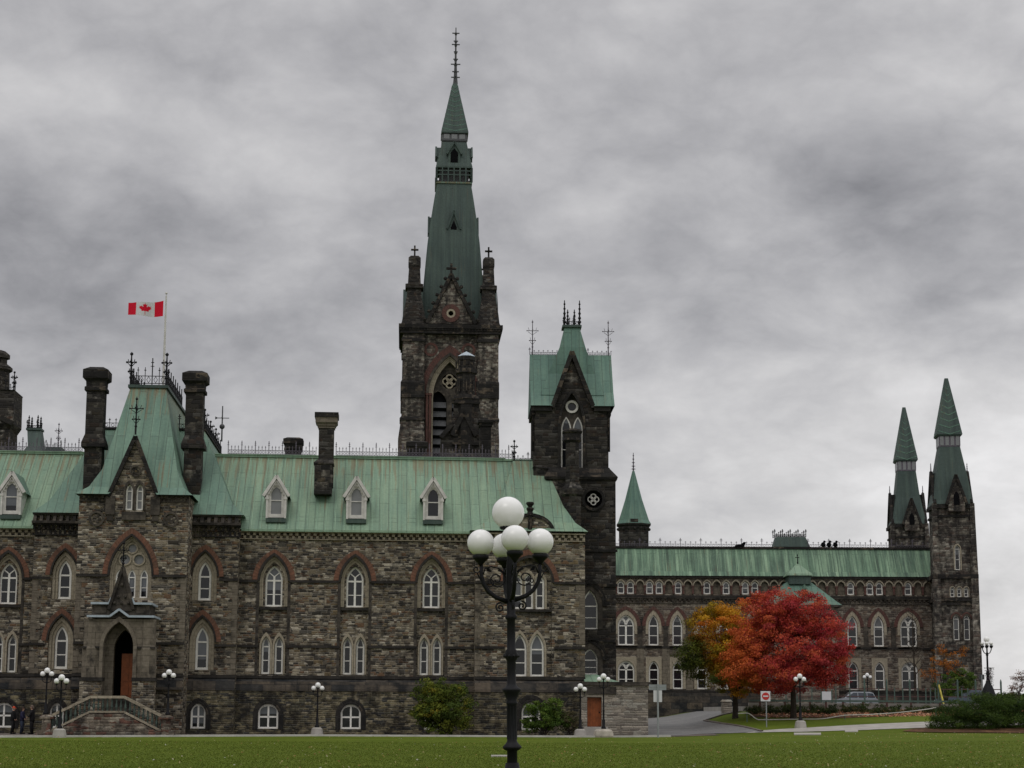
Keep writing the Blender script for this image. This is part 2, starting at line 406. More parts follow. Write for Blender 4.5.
def m_dressed(name, c0, c1, soot, sc=(0.02,0.019,0.018), bw=0.9, bh=0.35):
    m, t, b = mat(name, 0.92, 0.15); g = G(t); uv = g.uv()
    br = g.n('ShaderNodeTexBrick'); g.l(uv, br.inputs['Vector']); br.inputs['Scale'].default_value = 1
    br.inputs['Brick Width'].default_value = bw; br.inputs['Row Height'].default_value = bh; br.inputs['Mortar Size'].default_value = 0.012
    br.inputs['Color1'].default_value = col(c0); br.inputs['Color2'].default_value = col(c1); br.inputs['Mortar'].default_value = col(tuple(x*0.45 for x in c0))
    gr = g.noise(uv, 5, 5).outputs['Fac']
    c = g.mix(0.6, br.outputs['Color'], g.ramp(gr, [(0.3, 0.6), (0.7, 1.35)]), 'MULTIPLY')
    s = g.noise(uv, 0.9, 5, 0.65).outputs['Fac']; lo = 0.75 - soot*0.35
    c = g.mix(g.math('MULTIPLY', g.ramp(s, [(lo-0.1, 0.0), (lo+0.08, 1.0)]), 0.85), c, sc)
    g.l(c, b.inputs['Base Color']); g.bump(g.math('ADD', gr, br.outputs['Fac']), b, 0.3, 0.03); return m
M_BUFF = m_dressed('buff_dressed_stone', (0.36,0.315,0.24), (0.29,0.25,0.19), 0.26)
M_BUFFM = m_dressed('weathered_buff_stone', (0.20,0.172,0.135), (0.15,0.128,0.10), 0.42)
M_BUFFD = m_dressed('darkened_trim_stone', (0.11,0.095,0.078), (0.055,0.048,0.042), 0.62)
M_STRING = m_dressed('black_string_course', (0.05,0.045,0.04), (0.03,0.027,0.025), 0.5)
M_ASH = m_dressed('sooty_plinth_ashlar', (0.045,0.045,0.045), (0.13,0.105,0.08), 0.62, (0.016,0.018,0.021), 1.5, 0.62)
M_RED = m_dressed('red_sandstone', (0.20,0.098,0.066), (0.135,0.078,0.056), 0.42, (0.045,0.034,0.03), 0.22, 0.6)
M_REDD = m_dressed('dull_red_sandstone', (0.125,0.062,0.053), (0.09,0.053,0.046), 0.36, (0.035,0.026,0.024), 0.3, 0.6)

def m_copper(name, base, dark, pale, rust=0.35, seam=0.62, streak=0.5, seamd=0.5, joint=2.4, ridge=None):
    m, t, b = mat(name, 0.62, 0.3); g = G(t); uv = g.uv()
    st = g.noise(g.map(uv, (2.2, 0.12, 1)), 1.0, 5, 0.62).outputs['Fac']
    bl = g.noise(uv, 0.28, 4, 0.6).outputs['Fac']; fn = g.noise(uv, 5, 5).outputs['Fac']
    br = g.n('ShaderNodeTexBrick'); g.l(g.map(uv, (1, 1, 1)), br.inputs['Vector'])
    # sheets run up the slope: brick rows are turned on their side
    sw = g.n('ShaderNodeSeparateXYZ'); g.l(uv, sw.inputs[0]); cb = g.n('ShaderNodeCombineXYZ'); g.l(sw.outputs[1], cb.inputs[0]); g.l(sw.outputs[0], cb.inputs[1])
    g.l(cb.outputs[0], br.inputs['Vector']); br.inputs['Scale'].default_value = 1
    br.inputs['Brick Width'].default_value = joint; br.inputs['Row Height'].default_value = seam; br.inputs['Mortar Size'].default_value = 0.022
    br.inputs['Color1'].default_value = (0,0,0,1); br.inputs['Color2'].default_value = (1,1,1,1); br.inputs['Mortar'].default_value = (0.5,0.5,0.5,1)
    c = g.mix(g.ramp(bl, [(0.35, 0.0), (0.65, 1.0)]), base, dark)
    c = g.mix(g.math('MULTIPLY', g.ramp(st, [(0.48, 0.0), (0.68, 1.0)]), streak), c, pale)
    c = g.mix(g.math('MULTIPLY', g.ramp(st, [(0.30, 1.0), (0.44, 0.0)]), streak), c, tuple(x*0.55 for x in dark))
    tone = g.n('ShaderNodeSeparateColor'); g.l(br.outputs['Color'], tone.inputs[0])
    c = g.mix(0.30, c, g.ramp(tone.outputs[0], [(0.0, 0.72), (1.0, 1.28)]), 'MULTIPLY')
    c = g.mix(0.5, c, g.ramp(fn, [(0.3, 0.8), (0.7, 1.2)]), 'MULTIPLY')
    c = g.mix(g.math('MULTIPLY', br.outputs['Fac'], seamd), c, (0.045,0.06,0.05))
    rn = g.noise(g.map(uv, (3.2, 0.16, 1), (9, 3, 0)), 1.3, 4, 0.6).outputs['Fac']
    if ridge is not None:                       # rust washed down from the iron cresting
        gz_ = g.n('ShaderNodeSeparateXYZ'); g.l(g.n('ShaderNodeTexCoord').outputs['Object'], gz_.inputs[0])
        rn = g.math('ADD', rn, g.math('MULTIPLY', g.math('SUBTRACT', 1.0, g.math('DIVIDE', g.math('SUBTRACT', ridge, gz_.outputs[2]), 3.2), True), 0.17))
    c = g.mix(g.math('MULTIPLY', g.ramp(rn, [(0.60, 0.0), (0.70, 1.0)]), rust), c, (0.20,0.12,0.055))
    g.l(c, b.inputs['Base Color']); g.bump(g.math('ADD', br.outputs['Fac'], g.math('MULTIPLY', fn, 0.3)), b, 0.5, 0.04)
    return m
M_COP = m_copper('green_copper', (0.20,0.295,0.20), (0.15,0.24,0.175), (0.27,0.36,0.24), 0.5, 0.62, 0.55, 0.6, 3.4, 19.3)
M_COPB = m_copper('bluish_green_copper', (0.14,0.23,0.17), (0.11,0.19,0.148), (0.19,0.285,0.21), 0.6, 0.55, 0.5, 0.5, 4, 23.4)
M_COPM = m_copper('mid_green_copper', (0.115,0.20,0.155), (0.085,0.16,0.13), (0.165,0.26,0.19), 0.45, 0.55, 0.5, 0.5, 4)
M_COPW = m_copper('streaky_green_copper', (0.125,0.215,0.14), (0.070,0.12,0.085), (0.27,0.40,0.265), 0.3, 0.62, 0.9, 0.5, 6.0)
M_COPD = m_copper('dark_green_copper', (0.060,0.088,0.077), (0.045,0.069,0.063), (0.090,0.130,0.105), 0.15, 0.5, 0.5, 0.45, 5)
M_COPRIM = m_copper('pale_copper_eave', (0.27,0.39,0.27), (0.20,0.32,0.23), (0.33,0.45,0.31), 0.2, 0.62, 0.4, 0.3)

def m_plain(name, c, rough=0.7, spec=0.3, var=0.25, sc=3.0, metal=0.0, bump=0.0):
    m, t, b = mat(name, rough, spec); g = G(t)
    co = g.n('ShaderNodeTexCoord').outputs['Object']; n = g.noise(co, sc, 5, 0.6).outputs['Fac']
    cc = g.mix(1.0, c, g.ramp(n, [(0.3, 1 - var), (0.7, 1 + var)]), 'MULTIPLY')
    g.l(cc, b.inputs['Base Color']); b.inputs['Metallic'].default_value = metal
    if bump: g.bump(n, b, bump, 0.02)
    return m
M_IRON = m_plain('black_iron', (0.008,0.008,0.010), 0.62, 0.22, 0.3, 8)
M_IRONG = m_plain('weathered_iron', (0.06,0.062,0.066), 0.6, 0.4, 0.3, 6)
M_IRONP = m_plain('dull_purple_grey_iron', (0.11,0.095,0.12), 0.6, 0.4, 0.2, 6)
M_WHITE = m_plain('white_painted_wood', (0.80,0.78,0.73), 0.6, 0.3, 0.12, 4)
M_DWHITE = m_plain('dusty_white_wood', (0.60,0.58,0.55), 0.7, 0.3, 0.18, 3)
M_LEAD = m_plain('pale_lead_flashing', (0.36,0.42,0.47), 0.55, 0.4, 0.2, 2)
M_CONC = m_plain('concrete', (0.36,0.34,0.31), 0.9, 0.2, 0.2, 1.2, bump=0.3)
M_KERB = m_plain('pale_kerb_concrete', (0.50,0.48,0.45), 0.9, 0.2, 0.2, 1.0)
M_ROCK = m_plain('rough_plinth_stone', (0.40,0.36,0.31), 0.95, 0.2, 0.3, 2.5, bump=0.6)
M_BARK = m_plain('bark', (0.045,0.037,0.03), 0.95, 0.1, 0.4, 5, bump=0.6)
M_GREENP = m_plain('green_painted_metal', (0.075,0.115,0.095), 0.6, 0.3, 0.25, 3)
M_BRONZE = m_plain('verdigris_bronze', (0.055,0.078,0.065), 0.6, 0.3, 0.35, 3)
M_BROWNP = m_plain('brown_rail_paint', (0.10,0.055,0.05), 0.7, 0.2, 0.2, 3)
def m_glass(name, lo, hi):
    m, t, b = mat(name, 0.12, 0.5); g = G(t)
    oi = g.n('ShaderNodeObjectInfo').outputs['Random']; uv = g.uv()
    n = g.noise(uv, 0.8, 2).outputs['Fac']
    # net curtains and blinds hanging some way down behind the glass
    sp = g.n('ShaderNodeSeparateXYZ'); g.l(g.n('ShaderNodeTexCoord').outputs['Generated'], sp.inputs[0])
    dn = g.math('GREATER_THAN', sp.outputs[2], g.math('ADD', g.math('MULTIPLY', oi, 1.5), 0.12))
    f = g.math('MULTIPLY', dn, g.ramp(n, [(0.3, 0.7), (0.7, 1.0)]))
    g.l(g.mix(f, lo, hi), b.inputs['Base Color'])
    g.bump(g.noise(uv, 1.3, 2).outputs['Fac'], b, 0.08, 0.05)
    return m
M_GLASS = m_glass('window_glass', (0.007,0.008,0.010), (0.13,0.14,0.155))
M_GLASSW = m_glass('wing_window_glass', (0.012,0.012,0.015), (0.12,0.125,0.13))
M_BLIND = m_plain('drawn_blind_behind_glass', (0.20,0.205,0.21), 0.25, 0.5, 0.1, 2)
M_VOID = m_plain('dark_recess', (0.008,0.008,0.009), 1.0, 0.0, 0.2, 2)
M_DOOR = m_plain('varnished_orange_wood', (0.23,0.062,0.016), 0.5, 0.35, 0.3, 3)
# ---------------------------------------------------------------- parts every building shares
def window(parent, pl, c, w, z0, zs, za, style='lancet', d=0.25, glass=None, fr=0.10, frame=None):
    fr *= 1.15; mb = MB(); glass = glass or M_GLASS
    o = arch(c, w, z0, zs, za); i = arch(c, w - fr, z0 + fr, zs, za - fr*1.25)
    ring(mb, pl, i, o, d - 0.05, d + 0.08)
    pbox(mb, pl, c - w, c + w, z0 - 0.05, z0 + fr, d - 0.08, d + 0.08)
    b = fr * 0.62; D0, D1 = d - 0.03, d + 0.06
    mid = z0 + (zs - z0) * 0.5
    if style == 'lancet':
        pbar(mb, pl, (c - w + fr, zs), (c + w - fr, zs), b*1.3, D0, D1)
        pbar(mb, pl, (c - w + fr, mid), (c + w - fr, mid), b*0.8, D0 + .02, D1)
    elif style == 'wide':
        pbar(mb, pl, (c - w + fr, zs), (c + w - fr, zs), b*1.6, D0, D1)
        pbar(mb, pl, (c, z0 + fr), (c, zs + (za-zs)*0.28), b*1.9, D0 - 0.01, D1)
        pbar(mb, pl, (c - w + fr, z0 + (zs-z0)*0.47), (c + w - fr, z0 + (zs-z0)*0.47), b*0.7, D0 + .02, D1)
        for s in (-1, 1): pbar(mb, pl, (c, zs + (za-zs)*0.26), (c + s*w*0.62, zs + (za-zs)*0.55), b*0.9, D0, D1)
    elif style == 'tracery':                    # two round-headed lights under one arch
        pbar(mb, pl, (c - w + fr, zs), (c + w - fr, zs), b*1.2, D0, D1)
        pbar(mb, pl, (c, z0 + fr), (c, zs), b*2.2, D0 - .01, D1)
        pbar(mb, pl, (c - w + fr, mid), (c + w - fr, mid), b*0.8, D0 + .02, D1)
        for s in (-1, 1):
            ro = arch(c + s*w*0.47, w*0.44, zs, zs + 0.001, zs + (za-zs)*0.62, 5)
            ri = arch(c + s*w*0.47, w*0.44 - b, zs, zs + 0.001, zs + (za-zs)*0.62 - b, 5)
            if len(ro) == len(ri): ring(mb, pl, ri, ro, D0, D1)
        pbar(mb, pl, (c, zs), (c, zs + (za-zs)*0.35), b*1.6, D0, D1)
        for s in (-1, 1): pbar(mb, pl, (c, zs + (za-zs)*0.33), (c + s*w*0.55, zs + (za-zs)*0.80), b*1.6, D0, D1)
    elif style == 'four':
        pbar(mb, pl, (c, z0 + fr), (c, za - fr), b*1.6, D0, D1)
        pbar(mb, pl, (c - w + fr, z0 + (za-z0)*0.48), (c + w - fr, z0 + (za-z0)*0.48), b*1.5, D0, D1)
    elif style == 'sash':
        pbar(mb, pl, (c - w + fr, z0 + (za-z0)*0.5), (c + w - fr, z0 + (za-z0)*0.5), b, D0, D1)
    f = mb.build('window', frame or M_WHITE, parent)
    g = MB(); g.face([pl.p(a, z, d + 0.03) for a, z in arch(c, w - fr*0.6, z0 + fr*0.4, zs, za - fr*0.5)]); g.build('pane', glass, f)
    return f
def surround(parent, pl, c, w0, w1, z0, zs, za, name='window_surround', m=None, d0=-0.06, d1=0.25, k=1.25, steps=1):
    mb = MB()
    for q in range(steps):                      # stepped mouldings
        a = w0 + (w1-w0)*q/steps; b = w0 + (w1-w0)*(q+1)/steps
        ring(mb, pl, arch(c, a, z0, zs, za + (a-w0)*k), arch(c, b, z0, zs, za + (b-w0)*k), d0 + (steps-1-q)*0.09, d1)
    return mb.build(name, m or M_BUFF, parent)
def red_arch(parent, pl, c, w0, w1, zs, za, m=None, d0=-0.05, k=1.15, name='relieving_arch', segs=None):
    mb = MB(); n = 9
    i = arch(c, w0, zs, zs + 1e-3, za, n); o = arch(c, w1, zs, zs + 1e-3, za + (w1-w0)*k, n)
    ring(mb, pl, i, o, d0, 0.05)
    return mb.build(name, m or M_RED, parent)
def crest(p0, p1, h=0.75, period=0.36, big=4, m=None, parent=None, th=0.04, name='iron_cresting'):
    """iron cresting along a ridge: rails, spear-topped uprights, rings between"""
    mb = MB(); p0, p1 = Vector(p0), Vector(p1); d = p1 - p0; Lh = d.length; n = max(2, int(Lh / period)); z = Vector((0,0,1))
    for k in (0.08, 0.42): mb.bar(p0 + z*h*k, p1 + z*h*k, th*0.8)
    t = d.normalized()
    for i in range(n + 1):
        p = p0 + d * (i / n); tall = i % big == 0; hh = h * (1.25 if tall else 0.82)
        mb.bar(p, p + z*hh, th * (1.2 if tall else 0.8))
        w = period * (0.30 if tall else 0.22)
        mb.bar(p + z*hh*0.84 - t*w*0.8, p + z*hh*0.84 + t*w*0.8, th*0.9)
        if tall: mb.bar(p + z*hh*0.7 - t*w, p + z*hh*0.7 + t*w, th*0.8)
        if i < n:
            q = p + t * (Lh/n) * 0.5; r = period*0.30
            for a, b in ((( -r,0.25),(0,0.40)),((0,0.40),(r,0.25)),((r,0.25),(0,0.10)),((0,0.10),(-r,0.25))):
                mb.bar(q + t*a[0] + z*h*a[1], q + t*b[0] + z*h*b[1], th*0.55)
    return mb.build(name, m or M_IRON, parent)
def finial(p, h, w, m=None, parent=None, kind='cross', th=0.06, name='iron_finial'):
    mb = MB(); x, y, z = p
    mb.lathe([(th, z), (th*0.8, z + h*0.5), (th*0.5, z + h*0.97), (0.005, z + h)], x, y, 6)
    if kind in ('cross', 'fleury'):
        for k, s in ((0.68, 1.0), (0.40, 0.55)) if kind == 'fleury' else ((0.70, 1.0),):
            for dx, dy in ((1, 0), (0, 1)):
                mb.bar((x - dx*w*s, y - dy*w*s, z + h*k), (x + dx*w*s, y + dy*w*s, z + h*k), th*0.9)
                for sg in (-1, 1):
                    e = (x + dx*w*s*sg, y + dy*w*s*sg, z + h*k)
                    mb.ball(e, th*1.0, 6, 4)
                    if kind == 'fleury':
                        mb.bar((x, y, z + h*(k-0.12)), (x + dx*w*s*sg*0.8, y + dy*w*s*sg*0.8, z + h*(k-0.03)), th*0.6)
                        mb.bar((x + dx*w*s*sg*0.6, y + dy*w*s*sg*0.6, z + h*k), (x + dx*w*s*sg*0.75, y + dy*w*s*sg*0.75, z + h*(k+0.09)), th*0.6)
        mb.ball((x, y, z + h*0.93), th*1.5, 6, 4); mb.ball((x, y, z + h*0.22), th*1.6, 6, 4)
    if kind == 'knobs':
        for k in (0.15, 0.3, 0.48, 0.66, 0.84):
            mb.ball((x, y, z + h*k), th*(2.0 - k), 6, 4)
            for dx, dy in ((1, 0), (0, 1)): mb.bar((x - dx*w*(1.1-k), y - dy*w*(1.1-k), z + h*k), (x + dx*w*(1.1-k), y + dy*w*(1.1-k), z + h*k), th*0.6)
    return mb.build(name, m or M_IRON, parent)
def corbels(pl, s0, s1, z0, z1, m, parent, period=0.26, d=0.16, name='corbel_table'):
    """a cornice: a moulding above, small pointed corbels in two staggered rows, a moulding below"""
    mb = MB(); h = z1 - z0
    pbox(mb, pl, s0, s1, z1 - h*0.14, z1, -d*1.5, 0.02); pbox(mb, pl, s0, s1, z0, z0 + h*0.12, -d*0.7, 0.02)
    n = max(1, int(abs(s1-s0) / period)); st = (s1-s0)/n
    for i in range(n):
        a = s0 + st*i
        pbox(mb, pl, a + st*0.12, a + st*0.62, z1 - h*0.50, z1 - h*0.14, -d, 0.02)
        pbox(mb, pl, a + st*0.55, a + st*0.98, z0 + h*0.12, z0 + h*0.46, -d*0.7, 0.02)
    return mb.build(name, m, parent)
def stringc(parent, segs, z, h=0.16, d=0.12, m=None, name='string_course'):
    mb = MB()
    for pl, a, b in segs:
        if b - a > 0.01: mb = MB(); pbox(mb, pl, a, b, z - h/2, z + h/2, -d, 0.02); mb.build(name, m or M_STRING, parent)

# ================================================================= FRONT BLOCK
A = Frame(320, 117, 4.0)
front = A.empty('stone_building', 'long dark rubble-stone Gothic block with green copper roof and flag-topped entrance pavilion', 'building')
U = lambda px, py=620, v=0.0: A.U(px, py, v)
Zm = lambda py, v=0.0, px=354: A.Z(px, py, v)
zE, zEb = Zm(531.5), Zm(540.5)
zS2, zS1, zP = Zm(582), Zm(647), Zm(677.5)
zPB = Zm(689)
vF, vP, vC = -0.9, -3.6, -0.9                    # flank, entrance pavilion and corner pavilion planes
u_end = U(585, 600, vC)
uLL = U(-70)
uf0, up0 = U(32.5, 580, vF), U(76.8, 560, vP)
up1, uf1 = U(187, 560, vP), U(238.5, 560, vF)
uc0 = U(475, 600, vC)
P0 = Plane(0, 0); PF = Plane(0, vF); PP = Plane(0, vP); PC = Plane(0, vC)
rect = lambda a, b, z0, z1: [(a, z0), (b, z0), (b, z1), (a, z1)]

walls = MB(); holes0, holesF, holesP, holesC = [], [], [], []
surr = []
# a bay of the main wall: tall pointed recess from plinth to arch, wide window above, two lancets below
z = dict(ra=Zm(551), sa=Zm(558), fa=Zm(566), ft=Zm(581.0), fb=Zm(607), la=Zm(637), ls=Zm(647), lb=Zm(674.5))
RD = 0.28
Prec = Plane(0, RD)
def main_bay(px):
    recess = MB()
    c = U(px, 600); hw = (U(368, 620) - U(340, 620)) / 2
    h = arch(c, hw, zP + 0.12, zS2 - 0.15, z['sa'] + 0.10); holes0.append(h)
    w = (U(363.6) - U(346.4)) / 2
    hh = [arch(c, w, z['fb'], z['ft'], z['fa'])]
    lw = (U(350.8) - U(342.4)) / 2; off = (U(359.5) - U(346.5)) / 2
    for s in (-1, 1): hh.append(arch(c + s*off, lw, z['lb'], z['ls'], z['la']))
    wall(recess, Prec, h, hh, 0.25); recess.build('recessed_panel', M_RUB, front)
    window(front, Prec, c, w, z['fb'], z['ft'], z['fa'], 'wide')
    for s in (-1, 1):
        window(front, Prec, c + s*off, lw, z['lb'], z['ls'], z['la'], 'lancet')
        surround(front, Prec, c + s*off, lw + .02, lw + 0.14, z['lb'], z['ls'], z['la'] + .02, 'lancet_hood', M_BUFF, -0.10, 0.02, 2.2)
    surround(front, Prec, c, w + .01, hw, z['fb'], z['ft'], z['fa'] + .01, 'window_surround', M_BUFF, -0.14, 0.02, (z['sa'] + 0.10 - z['fa']) / (hw - w), 3)
    red_arch(front, P0, c, hw + 0.16, hw + 0.50, zS2, z['ra'] - 0.34)
    surround(front, P0, c, hw, hw + 0.16, zS2, zS2 + .01, z['sa'] + 0.08, 'hood_mould', M_STRING, -0.12, 0.02, 1.3)
    mb = MB(); pbox(mb, Prec, c - hw + .01, c + hw - .01, z['fb'] - 0.22, z['fb'] - 0.05, -0.2, 0.0); pbox(mb, Prec, c - hw + .01, c + hw - .01, z['lb'] - 0.2, z['lb'] - 0.05, -0.2, 0.0)
    mb.build('sill', M_STRING, front)
    # jambs of dressed stone either side of the recess
    mb = MB()
    for s in (-1, 1): pbox(mb, P0, c + s*(hw + .01), c + s*(hw + 0.20), zP + 0.12, zS2 - 0.1, -0.03, 0.04)
    mb.build('jamb', M_BUFFD, front)
for px in (273.3, 354.6, 431.2, 6.5, -60): main_bay(px)
# basement windows
PB = Plane(0, -0.40)
zb0, zbs, zba = Zm(729.0), Zm(712), Zm(704.5)
holesB = []
def basement(px, w, pl, hl, m=None, top=True):
    c = U(px, 700, pl.o[1]); hl.append(arch(c, w, zb0, zbs, zba))
    window(front, pl, c, w, zb0, zbs, zba, 'four', 0.2)
    surround(front, pl, c, w + .01, w + 0.34, zb0 - 0.05, zbs - 0.2, zba + 0.03, 'basement_arch', M_BLACK, -0.05, 0.05, 1.0)
for px in (268.5, 351, 434, 4): basement(px, 0.66, PB, holesB)
w_main = wall(MB(), P0, rect(uLL, uf0, zPB, zE), [h for h in holes0 if h[0][0] < uf0])
wall(w_main, P0, rect(uf1, uc0, zPB, zE), [h for h in holes0 if h[0][0] > uf1])

# flank walls: one pointed window per floor
fl = [(64.0, 60.4), (204.4, 201.6)]
for k, (pa, pb) in enumerate(fl):
    g0, g1 = (uf0, up0) if k == 0 else (up1, uf1)
    w = 0.42; hl = []
    for c, z0, zs, za in ((U(pa, 585, vF), Zm(601.5, vF), Zm(578, vF), Zm(563, vF)), (U(pb, 650, vF), Zm(670.5, vF), Zm(643, vF), Zm(628, vF))):
        so = 0.82; hl.append(arch(c, so, z0 - 0.05, zs, za + 0.62))
        Pr = Plane(0, vF + 0.25)
        f = MB(); ring(f, Pr, arch(c, w, z0, zs, za), arch(c, so, z0, zs, za + 0.62), 0, 0.02); pbox(f, Pr, c - so, c + so, z0 - 0.2, z0 - 0.02, -0.2, .02)
        f.build('window_surround', M_BUFF, front)
        surround(front, Pr, c, w + .01, so - .02, z0, zs, za + .01, 'moulding', M_BUFF, -0.12, 0.0, 1.45, 2)
        window(front, Pr, c, w, z0, zs, za, 'lancet', 0.14, fr=0.12)
        surround(front, PF, c, so, so + 0.12, zs, zs + .01, za + 0.64, 'hood_mould', M_STRING, -0.1, 0.02, 1.3)
        red_arch(front, PF, c, so + 0.12, so + 0.42, zs, za + 0.78)
    w_main = wall(w_main, PF, rect(g0, g1, zPB, Zm(517, vF)), hl)
PFB = Plane(0, vF - 0.4); hFB0, hFB1 = [], []
basement(57, 0.45, PFB, hFB0); basement(198.5, 0.48, PFB, hFB1)

# corner pavilion with a gabled triple window
cz = U(529.5, 600, vC)
hC = []
hw = (U(552, 620, vC) - U(507, 620, vC)) / 2
hole = arch(cz, hw, zP + 0.12, zS2 - 0.1, Zm(556, vC)); hC.append(hole)
rc = MB(); PCr = Plane(0, vC + 0.3); hh = []
l1 = [(U(x, 590, vC), 0.30, Zm(607, vC), Zm(580, vC), Zm(571 if x > 520 and x < 535 else 573, vC)) for x in (518.4, 529.0, 540.2)]
l2 = [(U(x, 650, vC), 0.46, Zm(675, vC), Zm(648, vC), Zm(632, vC)) for x in (520.0, 537.4)]
for c, w, a, b, d in l1 + l2: hh.append(arch(c, w, a, b, d))
wall(rc, PCr, hole, hh, 0.25); rc.build('recessed_panel', M_RUB, front)
for c, w, a, b, d in l1 + l2:
    window(front, PCr, c, w, a, b, d, 'lancet', 0.14)
    surround(front, PCr, c, w + .01, w + 0.16, a, b, d + .01, 'lancet_hood', M_BUFF, -0.10, 0.02, 1.6)
surround(front, PC, cz, hw, hw + 0.15, zS2, zS2 + .01, Zm(556, vC), 'hood_mould', M_STRING, -0.12, 0.02, 1.2)
red_arch(front, PC, cz, hw + 0.15, hw + 0.48, zS2, Zm(556, vC) + 0.2)
mb = MB(); pbox(mb, PCr, cz - hw + .01, cz + hw - .01, Zm(610, vC), Zm(608, vC), -0.25, 0); pbox(mb, PCr, cz - hw + .01, cz + hw - .01, zP + 0.12, Zm(676, vC), -0.25, 0); mb.build('sill', M_STRING, front)
wall(w_main, PC, rect(uc0, u_end, zPB, zE), hC)
# sides and returns
H2 = Zm(517, vF)
def ret(mb, u, va, vb, z0, z1, out):            # a wall facing left (-1) or right (+1)
    pl = Plane(u, vb, 0, -1) if out < 0 else Plane(u, va, 0, 1)
    wall(mb, pl, rect(0, abs(vb - va), z0, z1))
ret(w_main, uc0, vC, 0, zPB, zE, -1); ret(w_main, u_end, vC, 13, zPB, zE, 1)
ret(w_main, uf0, vF, 0, zPB, H2, -1); ret(w_main, uf1, vF, 0, zPB, H2, 1)
ret(w_main, uf0, 0, 14, zE - 0.4, H2, -1); ret(w_main, uf1, 0, 14, zE - 0.4, H2, 1)
ret(w_main, uLL, 0, 13, zPB, zE, -1)
wall(w_main, Plane(u_end, 13, -1, 0), rect(0, u_end - uLL, 0, zE))
w_main.build('wall', M_RUB, front)
# plinth and its sooty weathering band
pw = MB(); uPc0, uPc1 = uc0, u_end
def bandseg(a, b, v):
    band = MB()
    pl = Plane(0, v); zt = zP - 0.10
    band.face([pl.p(a, zPB, -0.40), pl.p(b, zPB, -0.40), pl.p(b, zPB + 0.45, -0.30), pl.p(a, zPB + 0.45, -0.30)])
    band.face([pl.p(a, zPB + 0.45, -0.30), pl.p(b, zPB + 0.45, -0.30), pl.p(b, zt, -0.02), pl.p(a, zt, -0.02)])
    pbox(band, pl, a, b, zPB - 0.16, zPB, -0.46, 0.0); band.build('plinth_band', M_ASH, front)
for a, b, v in ((uLL, uf0, 0), (uf0, up0, vF), (up1, uf1, vF), (uf1, uc0, 0), (uc0, u_end, vC)): bandseg(a, b, v)
bandseg(up0, U(88, 690, vP), vP); bandseg(U(157, 690, vP), up1, vP)
wall(pw, PB, rect(uLL, uf0, -0.3, zPB - .16), [h for h in holesB if h[0][0] < uf0]); ret(pw, uf0, vF - .4, -.4, -0.3, zPB, -1); wall(pw, PFB, rect(uf0, up0, -0.3, zPB - .16), hFB0); pw.build('plinth', M_RUBY, front); pw = MB()
wall(pw, PB, rect(uf1, uc0, -0.3, zPB - .16), [h for h in holesB if h[0][0] > uf1])
wall(pw, PFB, rect(up1, uf1, -0.3, zPB - .16), hFB1)
cB = U(531, 700, vC - .4); hCB = arch(cB, 0.62, zb0, zbs, zba + 0.2)
wall(pw, Plane(0, vC - 0.4), rect(uc0, u_end, -0.3, zPB - .16), [hCB])
window(front, Plane(0, vC - .4), cB, 0.62, zb0, zbs, zba + 0.2, 'four', 0.25)
surround(front, Plane(0, vC - .4), cB, 0.63, 1.1, zb0, zbs, zba + 0.22, 'basement_arch', M_BLACK, -0.05, 0.05, 1.0)
ret(pw, uf1, vF - .4, -.4, -0.3, zPB, 1); ret(pw, uc0, vC - .4, -.4, -0.3, zPB, -1); ret(pw, u_end, vC - .4, 13, -0.3, zPB, 1)
pw.build('plinth', M_RUBY, front)
# quoins of dressed stone at the corners
for pl_, ue, sg in ((PF, uf0, 1), (PP, up0, 1), (PP, up1, -1), (PF, uf1, -1), (PC, uc0, 1), (PC, u_end, -1)):
    mb = MB(); zq = zP + .12; k_ = 0
    while zq < zS2 - .4:
        w_ = (.62, .36)[k_ % 2]; hq = .36
        if not (zS1 - .1 < zq + hq and zq < zS1 + .1): pbox(mb, pl_, *sorted((ue, ue + sg*w_)), zq, zq + hq - .02, -.025, .03)
        zq += hq; k_ += 1
    mb.build('quoins', M_BUFFM, front)
# string courses
for zz in (zS2, zS1):
    segs = []
    def add(pl, a, b, cuts):
        for c0, c1 in sorted(cuts):
            if c0 >= b or c1 <= a: continue
            if c0 > a: segs.append((pl, a, min(c0, b)))
            a = max(a, c1)
        if b > a: segs.append((pl, a, b))
    hwb = (U(368) - U(340)) / 2
    cuts = [(U(p, 600) - hwb - (0.16 if zz == zS2 else 0), U(p, 600) + hwb + (0.16 if zz == zS2 else 0)) for p in (6.5, 273.3, 354.6, 431.2)]
    add(P0, uLL, uf0, cuts); add(P0, uf1, uc0, cuts)
    for (pa, pb), g in zip(fl, ((uf0, up0), (up1, uf1))):
        c = U(pa if zz == zS2 else pb, 600, vF); add(PF, g[0], g[1], [(c - 0.94, c + 0.94)])
    add(PC, uc0, u_end, [(cz - hw - .15, cz + hw + .15)])
    if zz == zS1: add(PP, up0, up1, [(U(90, 640, vP), U(152, 640, vP))])
    else: add(PP, up0, up1, [(U(108.6, 580, vP) - 0.1, U(150.8, 580, vP) + 0.1)])
    stringc(front, segs, zz)
stringc(front, [(P0, uLL, uf0), (PF, uf0, up0), (PF, up1, uf1), (P0, uf1, uc0), (PC, uc0, u_end), (PP, up0, U(88, 690, vP)), (PP, U(157, 690, vP), up1)], zP, 0.2, 0.16)
